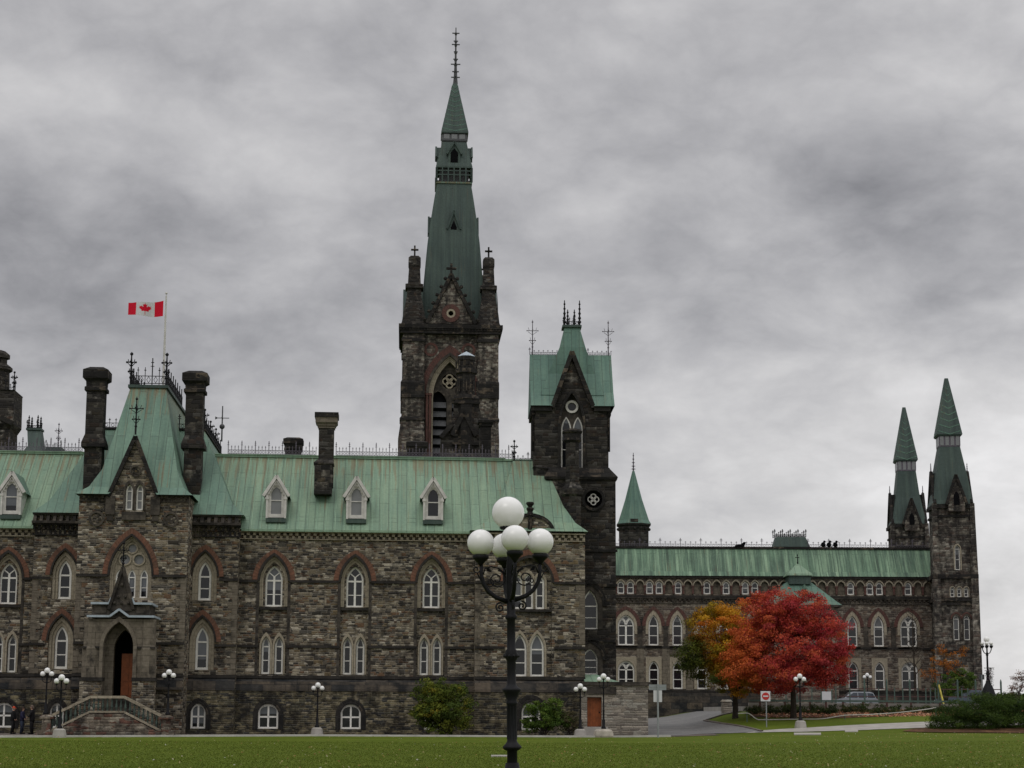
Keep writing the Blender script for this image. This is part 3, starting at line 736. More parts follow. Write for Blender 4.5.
# cornices
corbels(P0, uLL, uf0, zEb, zE - .08, M_BUFF, front, .40, .2); corbels(P0, uf1, uc0, zEb, zE - .08, M_BUFF, front, .40, .2); corbels(PC, uc0, u_end, zEb, zE - .08, M_BUFF, front, .40, .2)
for a, b in ((uf0 - 0.12, up0), (up1, uf1 + 0.12)):
    zt, zm_, zl = Zm(517, vF), Zm(527.5, vF), Zm(539, vF)
    corbels(PF, a, b, zl, zm_, M_BLACK, front, 0.30, 0.2)
    mb = MB(); n = int((b - a) / 0.42); st = (b - a) / n
    pbox(mb, PF, a, b, zm_, zm_ + 0.16, -0.5, 0.02); pbox(mb, PF, a, b, zt - 0.12, zt, -0.30, 0.02)
    for i in range(n):
        s = a + st*i
        mb.face([PF.p(s + .06, zm_ + .16, -0.46), PF.p(s + st*0.62, zm_ + .16, -0.46), PF.p(s + st*0.62, zt - .12, -0.2), PF.p(s + .06, zt - .12, -0.2)])
        for e, fl_ in ((s + .06, 0), (s + st*0.62, 1)):
            q = [PF.p(e, zm_ + .16, -0.46), PF.p(e, zt - .12, -0.2), PF.p(e, zt - .12, 0.0), PF.p(e, zm_ + .16, 0.0)]
            mb.face(q if fl_ else q[::-1])
    mb.build('parapet', M_BUFFD, front)
# ---- roofs
vR = 5.8; zR = Zm(458.5, vR)
def slope_roof(mb, a, b, v0, z0, v1, z1, flare=0.35):
    vm, zm_ = v0 + 0.9, z0 + flare + 0.55
    for (va, za), (vb, zb) in (((v0, z0), (vm, zm_)), ((vm, zm_), (v1, z1))):
        mb.face([(a, va, za), (b, va, za), (b, vb, zb), (a, vb, zb)])
rf = MB(); slope_roof(rf, uLL, u_end - 2, -0.42, zE + .02, vR, zR)
rf.face([(u_end - 2, 2*vR + 0.4, zE), (uLL, 2*vR + 0.4, zE), (uLL, vR, zR), (u_end - 2, vR, zR)])
rf.build('roof', M_COP, front)
mb = MB(); k_ = 0                                # standing seams of the copper sheets
for k_ in range(int((uc0 + 2 - uLL)/0.62)):
    x_ = uLL + 0.62*k_ + 0.3
    for (va, za), (vb, zb) in (((-0.42, zE + .02), (0.48, zE + .92)), ((0.48, zE + .92), (vR, zR))): mb.bar((x_, va, za + .01), (x_, vb, zb + .01), 0.045)
mb.build('standing_seams', M_COPRIM, front)
mb = MB(); mb.box(uLL, u_end - 2, vR - 0.14, vR + 0.14, zR - 0.02, zR + 0.12); mb.box(uLL, U(505, 460, vR), vR - 0.2, vR + 0.2, zR + 0.12, zR + 0.17)
mb.box(uLL, uf0, -0.5, -0.36, zE - .10, zE + .05); mb.box(uf1 + .1, uc0, -0.5, -0.36, zE - .10, zE + .05)
mb.build('ridge_roll', M_COPRIM, front)
# corner pavilion roof: flared hips
ucr0, ucr1 = U(470, 531, vC - .4), U(588, 531, vC - .4)
ru0, ru1 = U(513, 459, 4.6), U(543.5, 459, 4.6); zc = Zm(458.5, 4.6)
mb = MB()
mb.hip([(zE + 0.05, ucr0, ucr1, vC - 0.45, 12), (zE + 0.75, ucr0 + 1.15, ucr1 - 0.75, vC + 0.6, 11.2), (zE + 2.1, ucr0 + 2.15, ucr1 - 1.45, vC + 2.0, 10), (zc, ru0, ru1, 4.6, 6.4)])
mb.build('corner_roof', M_COP, front)
crest((ru0, 4.8, zc), (ru1, 4.8, zc), 0.55, 0.35, 3, M_IRON, front)
finial((ru0 + .1, 4.8, zc), 1.55, 0.22, M_IRON, front, 'fleury'); 
# gablet over the triple window with its curved copper hood
gz = Zm(515, vC); gb = zE - 0.05
gar = arch(cz, (U(551, 520, vC) - U(507, 520, vC))/2, gb, gb + .01, gz, 8)
mb = MB(); mb.extr(gar, vC - 0.08, vC + 0.3); mb.build('gablet', M_RUB, front)
ga2 = arch(cz, (U(551, 520, vC) - U(507, 520, vC))/2 + 0.22, gb, gb + .01, gz + 0.26, 8)
mb = MB(); ring(mb, PC, gar, ga2, -0.16, 0.3); mb.build('gablet_coping', M_BLACK, front)
hood = MB(); arr = arch(cz, (U(551, 520, vC) - U(507, 520, vC))/2 + 0.20, gb, gb + .01, gz + 0.24, 8)
for i in range(len(arr) - 1):
    a, b = arr[i], arr[i+1]
    def back(p): return (p[0] + (cz - p[0]) * 0.9, vC + 3.2, max(p[1], gb) + 1.15)
    hood.face([(a[0], vC - .05, a[1]), (b[0], vC - .05, b[1]), back(b), back(a)][::-1])
hood.build('hood_roof', M_COPRIM, front)
mb = MB(); mb.lathe([(0.14, gz - 0.9), (0.14, gz + 0.05), (0.22, gz + 0.1), (0.22, gz + 0.2), (0.17, gz + 0.35), (0.25, gz + 0.5), (0.25, gz + 0.62), (0.12, gz + 0.66), (0.28, gz + 0.9), (0.24, gz + 1.0)], cz, vC - 0.2, 8); mb.build('stone_finial', M_BLACK, front)
# cross wing roof behind the entrance pavilion (hipped, with a flat top)
vR1 = 5.0; zt1 = Zm(430, vR1, 150); ua, ub = U(103, 430, vR1), U(204.5, 430, vR1)
eb = Zm(517, vF)
mb = MB(); mb.hip([(eb, uf0 - 0.15, uf1 + 0.3, vF - 0.4, 19), (eb + 0.9, uf0 + 0.75, uf1 - 0.6, vF + 0.55, 18.4), (zt1, ua, ub, vR1, 17.5)])
mb.build('cross_wing_roof', M_COPB, front)
mb = MB(); mb.box(ua - .12, ub + .12, vR1 - .12, 17.6, zt1, zt1 + 0.12); mb.build('deck_edge', M_BLACK, front)
crest((ua, vR1, zt1 + .1), (ub, vR1, zt1 + .1), 0.85, 0.42, 3, M_IRON, front, 0.05)
crest((ub, vR1, zt1 + .1), (ub, 17.5, zt1 + .1), 0.85, 0.42, 3, M_IRON, front, 0.05)
for v, h in ((vR1, 1.5), (9.0, 1.3), (13.0, 1.4)): finial((ub, v, zt1 + .1), h, 0.26, M_IRON, front, 'fleury')
# entrance pavilion
zPe = Zm(495, vP, 130); gap = Zm(441, vP, 136)
cw = U(130.5, 575, vP); whw = (U(150.8, 575, vP) - U(108.6, 575, vP))/2
gcx = U(134.5, 470, vP); gl, gr_ = U(111, 495, vP), U(156, 495, vP)
Zp = lambda py, px=130: Zm(py, vP, px)
hp = []
bigw = arch(cw, whw, Zp(600), zS2, Zp(536)); hp.append(bigw)
gw = [(U(x, 495, vP), 0.22, Zp(510), Zp(491), Zp(484)) for x in (129.3, 139.8)]
# round recess left and right of the gable and a cinquefoil in it
def circ(c, z_, r, n=16): return [(c + r*cos(2*pi*i/n), z_ + r*sin(2*pi*i/n)) for i in range(n)]
gh_hole = [(gl + 0.5, zPe - 1.6)]
for c, w, a, b, d in gw: hp.append(arch(c, w, a, b, d))
zdoor = Zm(698, vP, 120)
porchhole = rect(U(92, 650, vP), U(149, 650, vP), 1.0, Zp(600) - 0.9); hp.append(porchhole)
wp = wall(MB(), PP, [(up0, -0.3), (up1, -0.3), (up1, zPe), (gr_, zPe), (gcx, gap), (gl, zPe), (up0, zPe)], hp, 0.35)
ret(wp, up0, vP, vF, -0.3, zPe, -1); ret(wp, up1, vP, vF, -0.3, zPe, 1)
ret(wp, up0, vF, 8, H2 - 2, zPe, -1); ret(wp, up1, vF, 8, H2 - 2, zPe, 1)
wp.build('pavilion_wall', M_RUB, front)
for c, w, a, b, d in gw:
    window(front, PP, c, w, a, b, d, 'lancet', 0.15, M_BLIND, 0.08)
    surround(front, PP, c, w + .01, w + 0.14, a, b, d + .01, 'lancet_hood', M_BUFFD, -0.10, 0.02, 1.8)
mb = MB()
for s in (-1, 1): pass
for e in ((gl - 0.15, zPe - 0.15), (gr_ + 0.15, zPe - 0.15)): pbar(mb, PP, e, (gcx, gap + 0.28), 0.24, -0.28, 0.1)
mb.build('gable_coping', M_BLACK, front)
mb = MB()
for e in (gl, gr_): mb = MB(); pbox(mb, PP, e - 0.3, e + 0.3, zPe - 1.3, zPe - 0.1, -0.22, 0.1); pbox(mb, PP, e - 0.2, e + 0.2, zPe - 1.7, zPe - 1.3, -0.15, 0.1); mb.build('gable_corbel', M_BUFFD, front)
mb = MB()
pbox(mb, PP, U(122, 515, vP), U(146, 515, vP), Zp(520), Zp(512), -0.16, 0.05)
mb.build('window_ledge', M_BUFFD, front)
finial((gcx, vP - 0.1, gap + 0.4), Zp(401) - gap - 0.4 + 0.3, 0.42, M_IRON, front, 'fleury', 0.06)
def roundel(x, y, r, pl, zf, m1=M_BUFFD, m2=M_BUFFD, name='roundel', v=None):
    c = U(x, y, pl.o[1]); zz = zf(y)
    mb = MB(); a, b = circ(c, zz, r*0.72), circ(c, zz, r); ring(mb, pl, a + [a[0]], b + [b[0]], -0.09, 0.02)
    for k in range(5):
        q = 2*pi*k/5; pbox(mb, pl, c + r*0.38*cos(q) - r*.16, c + r*0.38*cos(q) + r*.16, zz + r*0.38*sin(q) - r*.16, zz + r*0.38*sin(q) + r*.16, -0.05, 0.02)
    mb.build(name, m1, front)
roundel(135.8, 471, 0.38, PP, Zp); roundel(96.5, 519, 0.5, PP, Zp); roundel(171, 519, 0.5, PP, Zp)
corbels(PP, up0, gl - 0.3, zPe - 0.45, zPe, M_BUFFD, front, 0.3, 0.1); corbels(PP, gr_ + 0.3, up1, zPe - 0.45, zPe, M_BUFFD, front, 0.3, 0.1)
# big pointed window
Pr = Plane(0, vP + 0.35)
lan = [(U(x, 590, vP), 0.25, Zp(597.5), Zp(577 if i != 1 else 577), Zp(569)) for i, x in enumerate((118.2, 130.6, 142.8))]
cir = [(U(131.8, 548, vP), Zp(548), 0.31), (U(124.4, 559, vP), Zp(559), 0.36), (U(138.3, 559, vP), Zp(559), 0.36)]
f = wall(MB(), Pr, bigw, [arch(*l) for l in lan] + [circ(c, z_, r) for c, z_, r in cir], 0.2)
f.build('tracery_panel', M_BUFF, front)
for l in lan: window(front, Pr, *l, 'lancet', 0.12, None, 0.075)
for c, z_, r in cir:
    mb = MB(); a, b = circ(c, z_, r*0.86), circ(c, z_, r*1.16); ring(mb, Pr, a + [a[0]], b + [b[0]], -0.08, 0.1); o = mb.build('round_light', M_BUFF, front)
    mb = MB(); mb.face([Pr.p(a_, z__, 0.12) for a_, z__ in circ(c, z_, r)]); mb.build('pane', M_BLIND, o)
surround(front, PP, cw, whw, whw + 0.13, zS2, zS2 + .01, Zp(536), 'hood_mould', M_STRING, -0.12, 0.02, 1.2)
red_arch(front, PP, cw, whw + 0.13, whw + 0.46, zS2, Zp(536) + 0.16)
surround(front, Pr, cw, whw - 0.22, whw - .01, Zp(600), zS2, Zp(536) - 0.25, 'moulding', M_BUFF, -0.22, 0.0, 1.15, 2)
# pavilion roof: steep, flared at the foot, flat top
vD = 1.2; zD = Zm(388, vD, 148); d0, d1 = U(130.5, 388, vD), U(166, 388, vD)
e0, e1 = U(75.0, 495, vP - .4), U(192.5, 495, vP - .4)
mb = MB(); lv = [(zPe, e0, e1, vP - 0.45, 13), (zPe + 0.55, e0 + 0.75, e1 - 0.65, vP + 0.25, 13), (zPe + 1.8, e0 + 1.45, e1 - 1.2, vP + 0.95, 13), (zD, d0, d1, vD, 13)]
# the foot of the front slope is split round the stone gable
for i in range(3):
    za, a0, a1, va, _ = lv[i]; zb, b0, b1, vb, _ = lv[i+1]
    if i == 0:
        mb.face([(a0, va, za), (gl - .1, va, za), (gl + .35, vb, zb), (b0, vb, zb)]); mb.face([(gr_ + .1, va, za), (a1, va, za), (b1, vb, zb), (gr_ - .35, vb, zb)])
    else: mb.face([(a0, va, za), (a1, va, za), (b1, vb, zb), (b0, vb, zb)])
    mb.face([(a1, va, za), (a1, 13, za), (b1, 13, zb), (b1, vb, zb)]); mb.face([(a0, 13, za), (a0, va, za), (b0, vb, zb), (b0, 13, zb)])
# saddle roof running back from the gable into the slope
zs_ = gap + 0.18; tg = (zs_ - (zPe + 1.8)) / (zD - (zPe + 1.8)); vg = vP + 0.95 + (vD - vP - 0.95) * tg
for e in (gl - .1, gr_ + .1):
    q = [(e, vP - .05, zPe - .05), (gcx, vP - .05, zs_), (gcx, vg + .2, zs_), (e, vP + 0.6, zPe - .05)]
    mb.face(q if e > gcx else q[::-1])
mb.face([(d0, vD, zD), (d1, vD, zD), (d1, 13, zD), (d0, 13, zD)])
mb.build('pavilion_roof', M_COPB, front)
mb = MB(); mb.box(d0 - .15, d1 + .15, vD - .15, 13, zD, zD + 0.2); mb.build('deck_edge', M_COPD, front)
crest((d0, vD, zD + .2), (d1, vD, zD + .2), 1.5, 0.42, 3, M_IRON, front, 0.055)
crest((d1, vD, zD + .2), (d1, 10.5, zD + .2), 1.1, 0.42, 3, M_IRON, front, 0.055)
crest((d0, vD, zD + .2), (d0, 10.5, zD + .2), 1.1, 0.42, 3, M_IRON, front, 0.055)
for u_ in (d0, d1): finial((u_, vD, zD + .2), 2.3, 0.30, M_IRON, front, 'fleury', 0.08)
# chimneys
def chimney(u0, u1, v0, v1, zb, zcap, ztop, m=M_DARK, capm=M_BLACK, over=0.18, name='chimney', waist=None):
    mb = MB(); mb.box(u0, u1, v0, v1, zb, zcap)
    if waist:
        for zz in waist: mb.hip([(zz, u0 - .2, u1 + .2, v0 - .2, v1 + .2), (zz + .3, u0 - .2, u1 + .2, v0 - .2, v1 + .2), (zz + 0.9, u0 - .001, u1 + .001, v0 - .001, v1 + .001)], True)
    c = mb.build(name, m, front)
    mb = MB(); h = ztop - zcap
    mb.hip([(zcap, u0 - .02, u1 + .02, v0 - .02, v1 + .02), (zcap + h*.02, u0 - over*.5, u1 + over*.5, v0 - over*.5, v1 + over*.5), (zcap + h*0.16, u0 - over*.5, u1 + over*.5, v0 - over*.5, v1 + over*.5), (zcap + h*.2, u0 - .04, u1 + .04, v0 - .04, v1 + .04), (zcap + h*.42, u0 - .06, u1 + .06, v0 - .06, v1 + .06),
            (zcap + h*.52, u0 - over, u1 + over, v0 - over, v1 + over), (zcap + h*.86, u0 - over, u1 + over, v0 - over, v1 + over), (ztop, u0 + .14, u1 - .14, v0 + .14, v1 - .14)])
    mb.build('chimney_cap', capm, c); return c
vCh = 0.2
for x0, x1, top in ((84.5, 104, 367.5), (184, 203.5, 369.5)):
    a, b = U(x0 + 1, 420, vCh), U(x1 - 1, 420, vCh); zz = lambda y: Zm(y, vCh, 150)
    chimney(a, b, vCh, vCh + 1.15, zz(515), zz(392), zz(top), over=0.26, waist=[zz(448)])
v3 = 1.6; cm_ = chimney(U(318.5, 450, v3), U(333.5, 450, v3), v3, v3 + 1.0, Zm(487, v3), Zm(428.5, v3), Zm(424, v3), over=0.12, capm=M_BUFFM)
mb = MB(); c0_, c1_ = U(318.5, 450, v3), U(333.5, 450, v3); mb.hip([(Zm(426, v3), c0_ - .05, c1_ + .05, v3 - .05, v3 + 1.05), (Zm(423, v3), c0_ - .24, c1_ + .24, v3 - .24, v3 + 1.24), (Zm(418, v3), c0_ - .24, c1_ + .24, v3 - .24, v3 + 1.24)]); mb.build('chimney_collar', M_BUFFM, cm_)
mb = MB(); mb.box(c0_ - .3, c1_ + .3, v3 - .3, v3 + 1.3, Zm(418, v3), Zm(413.2, v3)); mb.build('chimney_slab', M_BLACK, cm_)
mb = MB(); q0, q1 = U(314.5, 470, v3), U(332, 470, v3)
mb.box(q0, q1, v3 - .25, v3 + 1.2, Zm(489, v3) - .4, Zm(465, v3)); mb.hip([(Zm(465, v3), q0 - .06, q1 + .12, v3 - .3, v3 + 1.2), (Zm(463.5, v3), q0 - .06, q1 + .12, v3 - .3, v3 + 1.2), (Zm(459, v3), q0 + .28, q1, v3 - .02, v3 + 1.05)]); mb.build('chimney_base', M_DARK, cm_)
v3 = 7.6; chimney(U(285, 450, v3), U(301, 450, v3), v3, v3 + 1.0, Zm(475, v3), Zm(451, v3), Zm(438, v3), over=0.14, m=M_BLACK)
v3 = 7.8; chimney(U(408, 450, v3), U(426, 450, v3), v3, v3 + 1.0, Zm(475, v3), Zm(452, v3), Zm(439.5, v3), over=0.14, m=M_BLACK)
v3 = 7.8; chimney(U(480, 450, v3), U(491, 450, v3), v3, v3 + 1.0, Zm(475, v3), Zm(424, v3), Zm(417, v3), over=0.16, m=M_BLACK)
# ridge cresting
crest((U(228, 457, vR), vR, zR + .15), (U(316, 457, vR), vR, zR + .15), 0.80, 0.235, 4, M_IRONP, front, 0.042)
crest((U(336, 457, vR), vR, zR + .15), (U(512, 457, vR), vR, zR + .15), 0.80, 0.235, 4, M_IRONP, front, 0.042)
crest((U(-6, 455, vR), vR, zR + .15), (U(82, 455, vR), vR, zR + .15), 0.80, 0.235, 4, M_IRONP, front, 0.042)
# dormers
def dormer(px):
    v = 0.0; c = U(px, 500, v); zz = lambda y: Zm(y, v)
    hw_ = (U(366.5, 500, v) - U(346.5, 500, v))/2 * 0.95; b0, ev, pk = zz(518.5), zz(495.5), zz(481)
    pl = Plane(0, v); ww = hw_ * 0.70; wz0, wzs, wza = zz(516.5), zz(496), zz(486.2)
    mb = MB(); wall(mb, pl, [(c - hw_, b0), (c + hw_, b0), (c + hw_, ev + .1), (c, pk), (c - hw_, ev + .1)], [arch(c, ww, wz0, wzs, wza)], 0.15)
    dep = lambda q: v + (q - b0) * 1.03 + 0.75
    for s in (-1, 1):                           # cheeks
        q = [(c + s*hw_, v, b0), (c + s*hw_, v, ev + .1), (c + s*hw_, dep(ev), ev + .1), (c + s*hw_, v + .6, b0)]
        mb.face(q if s < 0 else q[::-1])
        # bargeboards and corner shafts
        pbar(mb, pl, (c + s*(hw_ + 0.22), ev - 0.12), (c, pk + 0.26), 0.20, -0.20, 0.05)
        pbar(mb, pl, (c + s*(hw_ - 0.05), ev - 0.05), (c, pk - 0.05), 0.07, -0.12, 0.0)
        pbox(mb, pl, c + s*(hw_ - 0.09), c + s*(hw_ + 0.04), b0 - .05, ev, -0.12, 0.0)
        pbox(mb, pl, c + s*(hw_ - 0.14), c + s*(hw_ + 0.09), ev - 0.35, ev - 0.2, -0.15, 0.0)
        for k in range(4):
            t = (k + 0.5) / 4; pbox(mb, pl, c + s*(hw_*0.80*(1-t)) - .05, c + s*(hw_*0.80*(1-t)) + .05, ev - .02 + (pk - ev - .1)*t*0.93 - .1, ev + .06 + (pk - ev - .1)*t*0.93 - .1, -0.07, 0)
    o = mb.build('dormer', M_DWHITE, front)
    w_ = window(o, pl, c, ww, wz0, wzs, wza, 'sash', 0.1, M_BLIND if px % 2 < 1 else M_GLASS, 0.09, M_DWHITE)
    # keep to three levels: the pane joins the dormer itself
    for ch in list(w_.children): ch.parent = o
    mb = MB()
    for s in (-1, 1):
        q = [(c + s*(hw_ + .24), v - .18, ev - .1), (c, v - .18, pk + .36), (c, dep(pk) + 0.3, pk + .36), (c + s*(hw_ + .24), dep(ev), ev - .1)]
        mb.face(q if s > 0 else q[::-1])
    mb.build('dormer_roof', M_COPB, o)
    mb = MB(); pbox(mb, pl, c - hw_ - .03, c + hw_ + .03, b0 - 0.32, b0 - .05, -0.10, 0.5); mb.build('dormer_sill', M_COPD, o)
for px in (276.3, 356.5, 433.2, 11.2): dormer(px)

# ---- the porch
vO = -6.6; PO = Plane(0, vO); Zo = lambda py, px=120: Zm(py, vO, px); Uo = lambda px, py=650: U(px, py, vO)
oa, ob = Uo(91), Uo(146); zoT = Zo(619); oc = Uo(118.3); ohw = (Uo(133.5) - Uo(103.5))/2
zl = 1.36                                        # landing
oh = arch(oc, ohw, zl, Zo(647), Zo(622))
po = wall(MB(), PO, rect(oa, ob, zl - 0.6, zoT), [oh], 0.9)
po.face([(oa, vP, zl-.6), (oa, vO, zl-.6), (oa, vO, zoT), (oa, vP, zoT)])
po.face([(ob, vO, zl-.6), (ob, vP, zl-.6), (ob, vP, zoT), (ob, vO, zoT)])
for a in (oa, ob): po.lathe([(0.62, zl - .6), (0.62, Zo(648)), (0.55, Zo(646)), (0.55, zoT)], a, vO + 0.45, 8, pi/8)
po.face([(oa, vO, zoT), (ob, vO, zoT), (ob, vP, zoT), (oa, vP, zoT)])
porch = po.build('porch', M_BUFFM, front)
for q0, q1 in ((oa - .6, oa + .75), (ob - .75, ob + .6)): mb = MB(); pbox(mb, PO, q0, q1, 0, Zo(681), -0.14, 0.6); mb.build('porch_base', M_RUB, porch); mb = MB(); pbox(mb, PO, q0 - .06, q1 + .06, Zo(681), Zo(677.5), -0.22, 0.6); pbox(mb, PO, q0 + .05, q1 - .05, Zo(648.5), Zo(646.5), -.08 - .02*(q0 > oc), .2); mb.build('string_course', M_STRING, porch)
mb = MB(); surr_in = arch(oc, ohw, zl, Zo(647), Zo(622)); surr_out = arch(oc, ohw + 0.22, zl, Zo(647), Zo(622) + 0.32)
ring(mb, PO, surr_in, surr_out, -0.12, 0.0)
mb.build('arch_moulding', M_BUFFM, porch)
# inner doorway
Pi = Plane(0, vO + 0.9); ih = arch(oc + 0.25, ohw * 0.72, zl + 0.2, Zo(650), Zo(629)); mb = wall(MB(), Pi, rect(oc - ohw - .1, oc + ohw + .1, zl, Zo(615)), [ih], 0.5); mb.build('inner_arch', M_BUFFM, porch)
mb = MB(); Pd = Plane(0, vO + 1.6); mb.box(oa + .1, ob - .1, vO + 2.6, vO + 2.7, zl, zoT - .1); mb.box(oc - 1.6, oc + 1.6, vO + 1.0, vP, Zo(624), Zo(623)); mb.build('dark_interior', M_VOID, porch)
mb = MB(); da, db, dz = oc + 0.0, oc + 1.02, zl + 0.95
pbox(mb, Pd, da, db, dz, dz + 2.75, 0, 0.1)
for k in range(3):
    for j in range(2): pbox(mb, Pd, da + .1 + j*0.46, da + .46 + j*0.46, dz + .15 + k*0.88, dz + .85 + k*0.88, -0.04, 0)
dr = mb.build('door', M_DOOR, porch)
mb = MB()
for k in range(5): mb.box(oc - ohw*.9, oc + ohw*.9, vO + 0.6 + 0.25*k, vO + 2.0, zl + 0.19*k, zl + 0.19*(k+1))
mb.build('porch_steps', M_BUFFD, porch)
# lead-capped mouldings and panels
mb = MB(); e0_, e1_ = Uo(85), Uo(158, 619) ; zq, zp_ = Zo(616.5), Zo(609.5)
path = [(oa - 0.3, zq), (Uo(109), zq), (Uo(118.3), zp_), (Uo(128), zq), (ob + 0.45, zq)]
for a, b in zip(path, path[1:]): pbar(mb, PO, a, b, 0.13, -0.30, 0.1)
pbox(mb, Plane(ob + .45, vO, 0, 1), 0, 2.9, zq - .06, zq + .07, -0.02, 0.25)
zq2 = Zo(603.5)
for a, b in ((oa - 0.1, Uo(107.5)), (Uo(132.5), ob + 0.25)): pbar(mb, PO, (a, zq2), (b, zq2), 0.13, -0.22, 0.1)
pbox(mb, Plane(ob + .25, vO, 0, 1), 0, 2.9, zq2 - .06, zq2 + .07, -0.02, 0.25)
pbar(mb, PO, (Uo(107.5), zq2), (Uo(110), zq2 + .35), 0.12, -0.2, .1); pbar(mb, PO, (Uo(132.5), zq2), (Uo(130), zq2 + .35), 0.12, -0.2, .1)
mb.build('lead_flashing', M_LEAD, porch)
mb = MB(); pbox(mb, PO, oa - .05, ob + .1, zq - .1, zq2 - .05, 0.0, 2.8)
for a, b in ((oa, Uo(107)), (Uo(133), ob)): pbox(mb, PO, a + .12, b - .12, zq + .22, zq2 - .2, -0.06, 0)
mb.build('porch_parapet', M_BUFFD, porch)
gzb, gzt = Zo(611), Zo(573); mb = MB()
mb.extr([(Uo(108.5), gzb), (Uo(131), gzb), (Uo(120), gzt)], vO - 0.12, vO + 0.4); mb.build('porch_gable', M_BUFFD, porch)
mb = MB()
for e in (Uo(107.5), Uo(132.3)): pbar(mb, PO, (e, gzb + .1), (Uo(120), gzt + 0.35), 0.17, -0.25, 0.35)
for k, (x, y) in enumerate(((120, 585), (116.5, 597), (123.5, 597), (113, 603), (120, 603), (127, 603))):
    mb.ball((Uo(x), vO - .14, Zo(y)), 0.11, 7, 4)
mb.build('porch_gable_coping', M_BUFFD, porch)
finial((Uo(120), vO, gzt + .2), Zo(544) - gzt, 0.3, M_IRON, porch, 'fleury', 0.06)
# ---- entrance stair: two flights meeting at a landing, bronze-baluster parapet
sx0, sx1 = U(52, 715, -9.2), U(161, 715, -9.2); lx0, lx1 = U(90, 700, -9.2), U(124, 700, -9.2)
stair = A.empty('entrance_stair', 'double stone stair with sloping bronze balustrade below the arched porch door', 'staircase')
vs = -9.2
mb = MB(); mb.extr([(sx0, -0.1), (sx1, -0.1), (sx1, 0.15), (lx1, zl - .05), (lx0, zl - .05), (sx0, 0.15)], vs, vs + 0.35); mb.build('stair_wall', M_REDRUB, stair)
mb = MB()
n = 9
for s, (e, l) in enumerate(((sx0, lx0), (sx1, lx1))):
    for k in range(n):
        a = e + (l - e)*k/n; mb.box(a, l, vs + .35, vO + .1, (zl)*k/n, (zl)*(k+1)/n)
mb.box(lx0, lx1, vs + .35, vO + .1, 0, zl + .001); mb.build('steps', M_BUFFD, stair)
mb = MB(); rh = 0.95
top = [(sx0, 0.25 + rh), (lx0, zl + rh), (lx1, zl + rh), (sx1, 0.25 + rh)]
for a, b in zip(top, top[1:]): mb.bar((a[0], vs + .17, a[1]), (b[0], vs + .17, b[1]), 0.26, 0.16)
for a, b in zip(top, top[1:]): mb.bar((a[0], vs + .17, a[1] - rh + .06), (b[0], vs + .17, b[1] - rh + .06), 0.30, 0.12)
mb.build('handrail', M_BUFF, stair)
mb = MB(); tot = int((sx1 - sx0) / 0.27)
for k in range(tot + 1):
    u_ = sx0 + (sx1 - sx0)*k/tot
    if u_ < lx0: zz = 0.25 + (zl - 0.25)*(u_ - sx0)/(lx0 - sx0)
    elif u_ > lx1: zz = 0.25 + (zl - 0.25)*(sx1 - u_)/(sx1 - lx1)
    else: zz = zl
    mb.lathe([(0.07, zz + .06), (0.04, zz + .2), (0.085, zz + .35), (0.045, zz + .6), (0.06, zz + rh - .06)], u_, vs + .17, 6)
mb.build('baluster_row', M_BRONZE, stair)
for x in (sx0 - .3, sx1 + .3):
    mb = MB()
    mb.box(x - .26, x + .26, vs - .15, vs + .5, -0.1, 1.0); mb.hip([(1.0, x - .4, x + .4, vs - .23, vs + .58), (1.12, x - .4, x + .4, vs - .23, vs + .58), (1.25, x - .2, x + .2, vs, vs + .35)])
    mb.box(x - .55, x + .55, vs - .4, vs + .6, -0.1, 0.3)
    mb.build('pier', M_REDRUB, stair)
# ---- flag
fl_ = A.empty('flagpole', 'tall thin white flagpole rising from the top of the entrance roof', 'flagpole')
uf = U(163.4, 380, 2.2); ztp = Zm(294, 2.2, 165); zbp = zD
mb = MB(); mb.lathe([(0.09, zbp), (0.085, zbp + 2), (0.055, ztp - .25), (0.05, ztp - .1)], uf, 2.2, 8); mb.ball((uf, 2.2, ztp + .05), 0.09, 8, 6)
mb.build('pole', M_DWHITE, fl_)
# the flag itself: a waving sheet with coloured bars and leaf cut as their own faces
x1_, x0_ = U(164.2, 305, 2.2), U(128.5, 305, 2.2); ft, fb_ = Zm(300.3, 2.2, 150), Zm(315.8, 2.2, 150)
def wave(s, t):                                  # s 0 at pole .. 1 at fly, t 0 bottom .. 1 top
    u_ = x1_ - 0.06 + (x0_ - x1_) * s
    droop = -0.10*sin(s*pi*1.1) - 0.05*s
    return (u_, 2.2 + 0.28*sin(s*7.5 + 0.5*t) * (0.25 + s), fb_ + (ft - fb_)*t*(1 - 0.22*s) + droop + 0.14*s)
M_FW = m_plain('white_flag_cloth', (0.62,0.62,0.63), 0.8, 0.1, 0.06, 2); M_FR = m_plain('red_flag_cloth', (0.62,0.012,0.035), 0.8, 0.1, 0.06, 2)
half = [(0,.5),(.07,.36),(.16,.41),(.115,.15),(.25,.29),(.28,.22),(.43,.25),(.38,.12),(.46,.07),(.24,-.11),(.27,-.20),(.03,-.165),(.025,-.5)]
leaf = half + [(-x, y) for x, y in half[::-1][:-1]]
def in_poly(x, y, poly):
    c = False
    for i in range(len(poly)):
        (x1, y1), (x2, y2) = poly[i], poly[(i+1) % len(poly)]
        if (y1 > y) != (y2 > y) and x < (x2-x1)*(y-y1)/(y2-y1) + x1: c = not c
    return c
fe = A.empty('national_flag', 'red and white flag with a red maple leaf flying from the roof pole', 'flag')
asp = (ft - fb_) / abs(x1_ - x0_); ms = {'white_field': MB(), 'red_bars': MB(), 'maple_leaf': MB()}
nS, nT = 130, 56
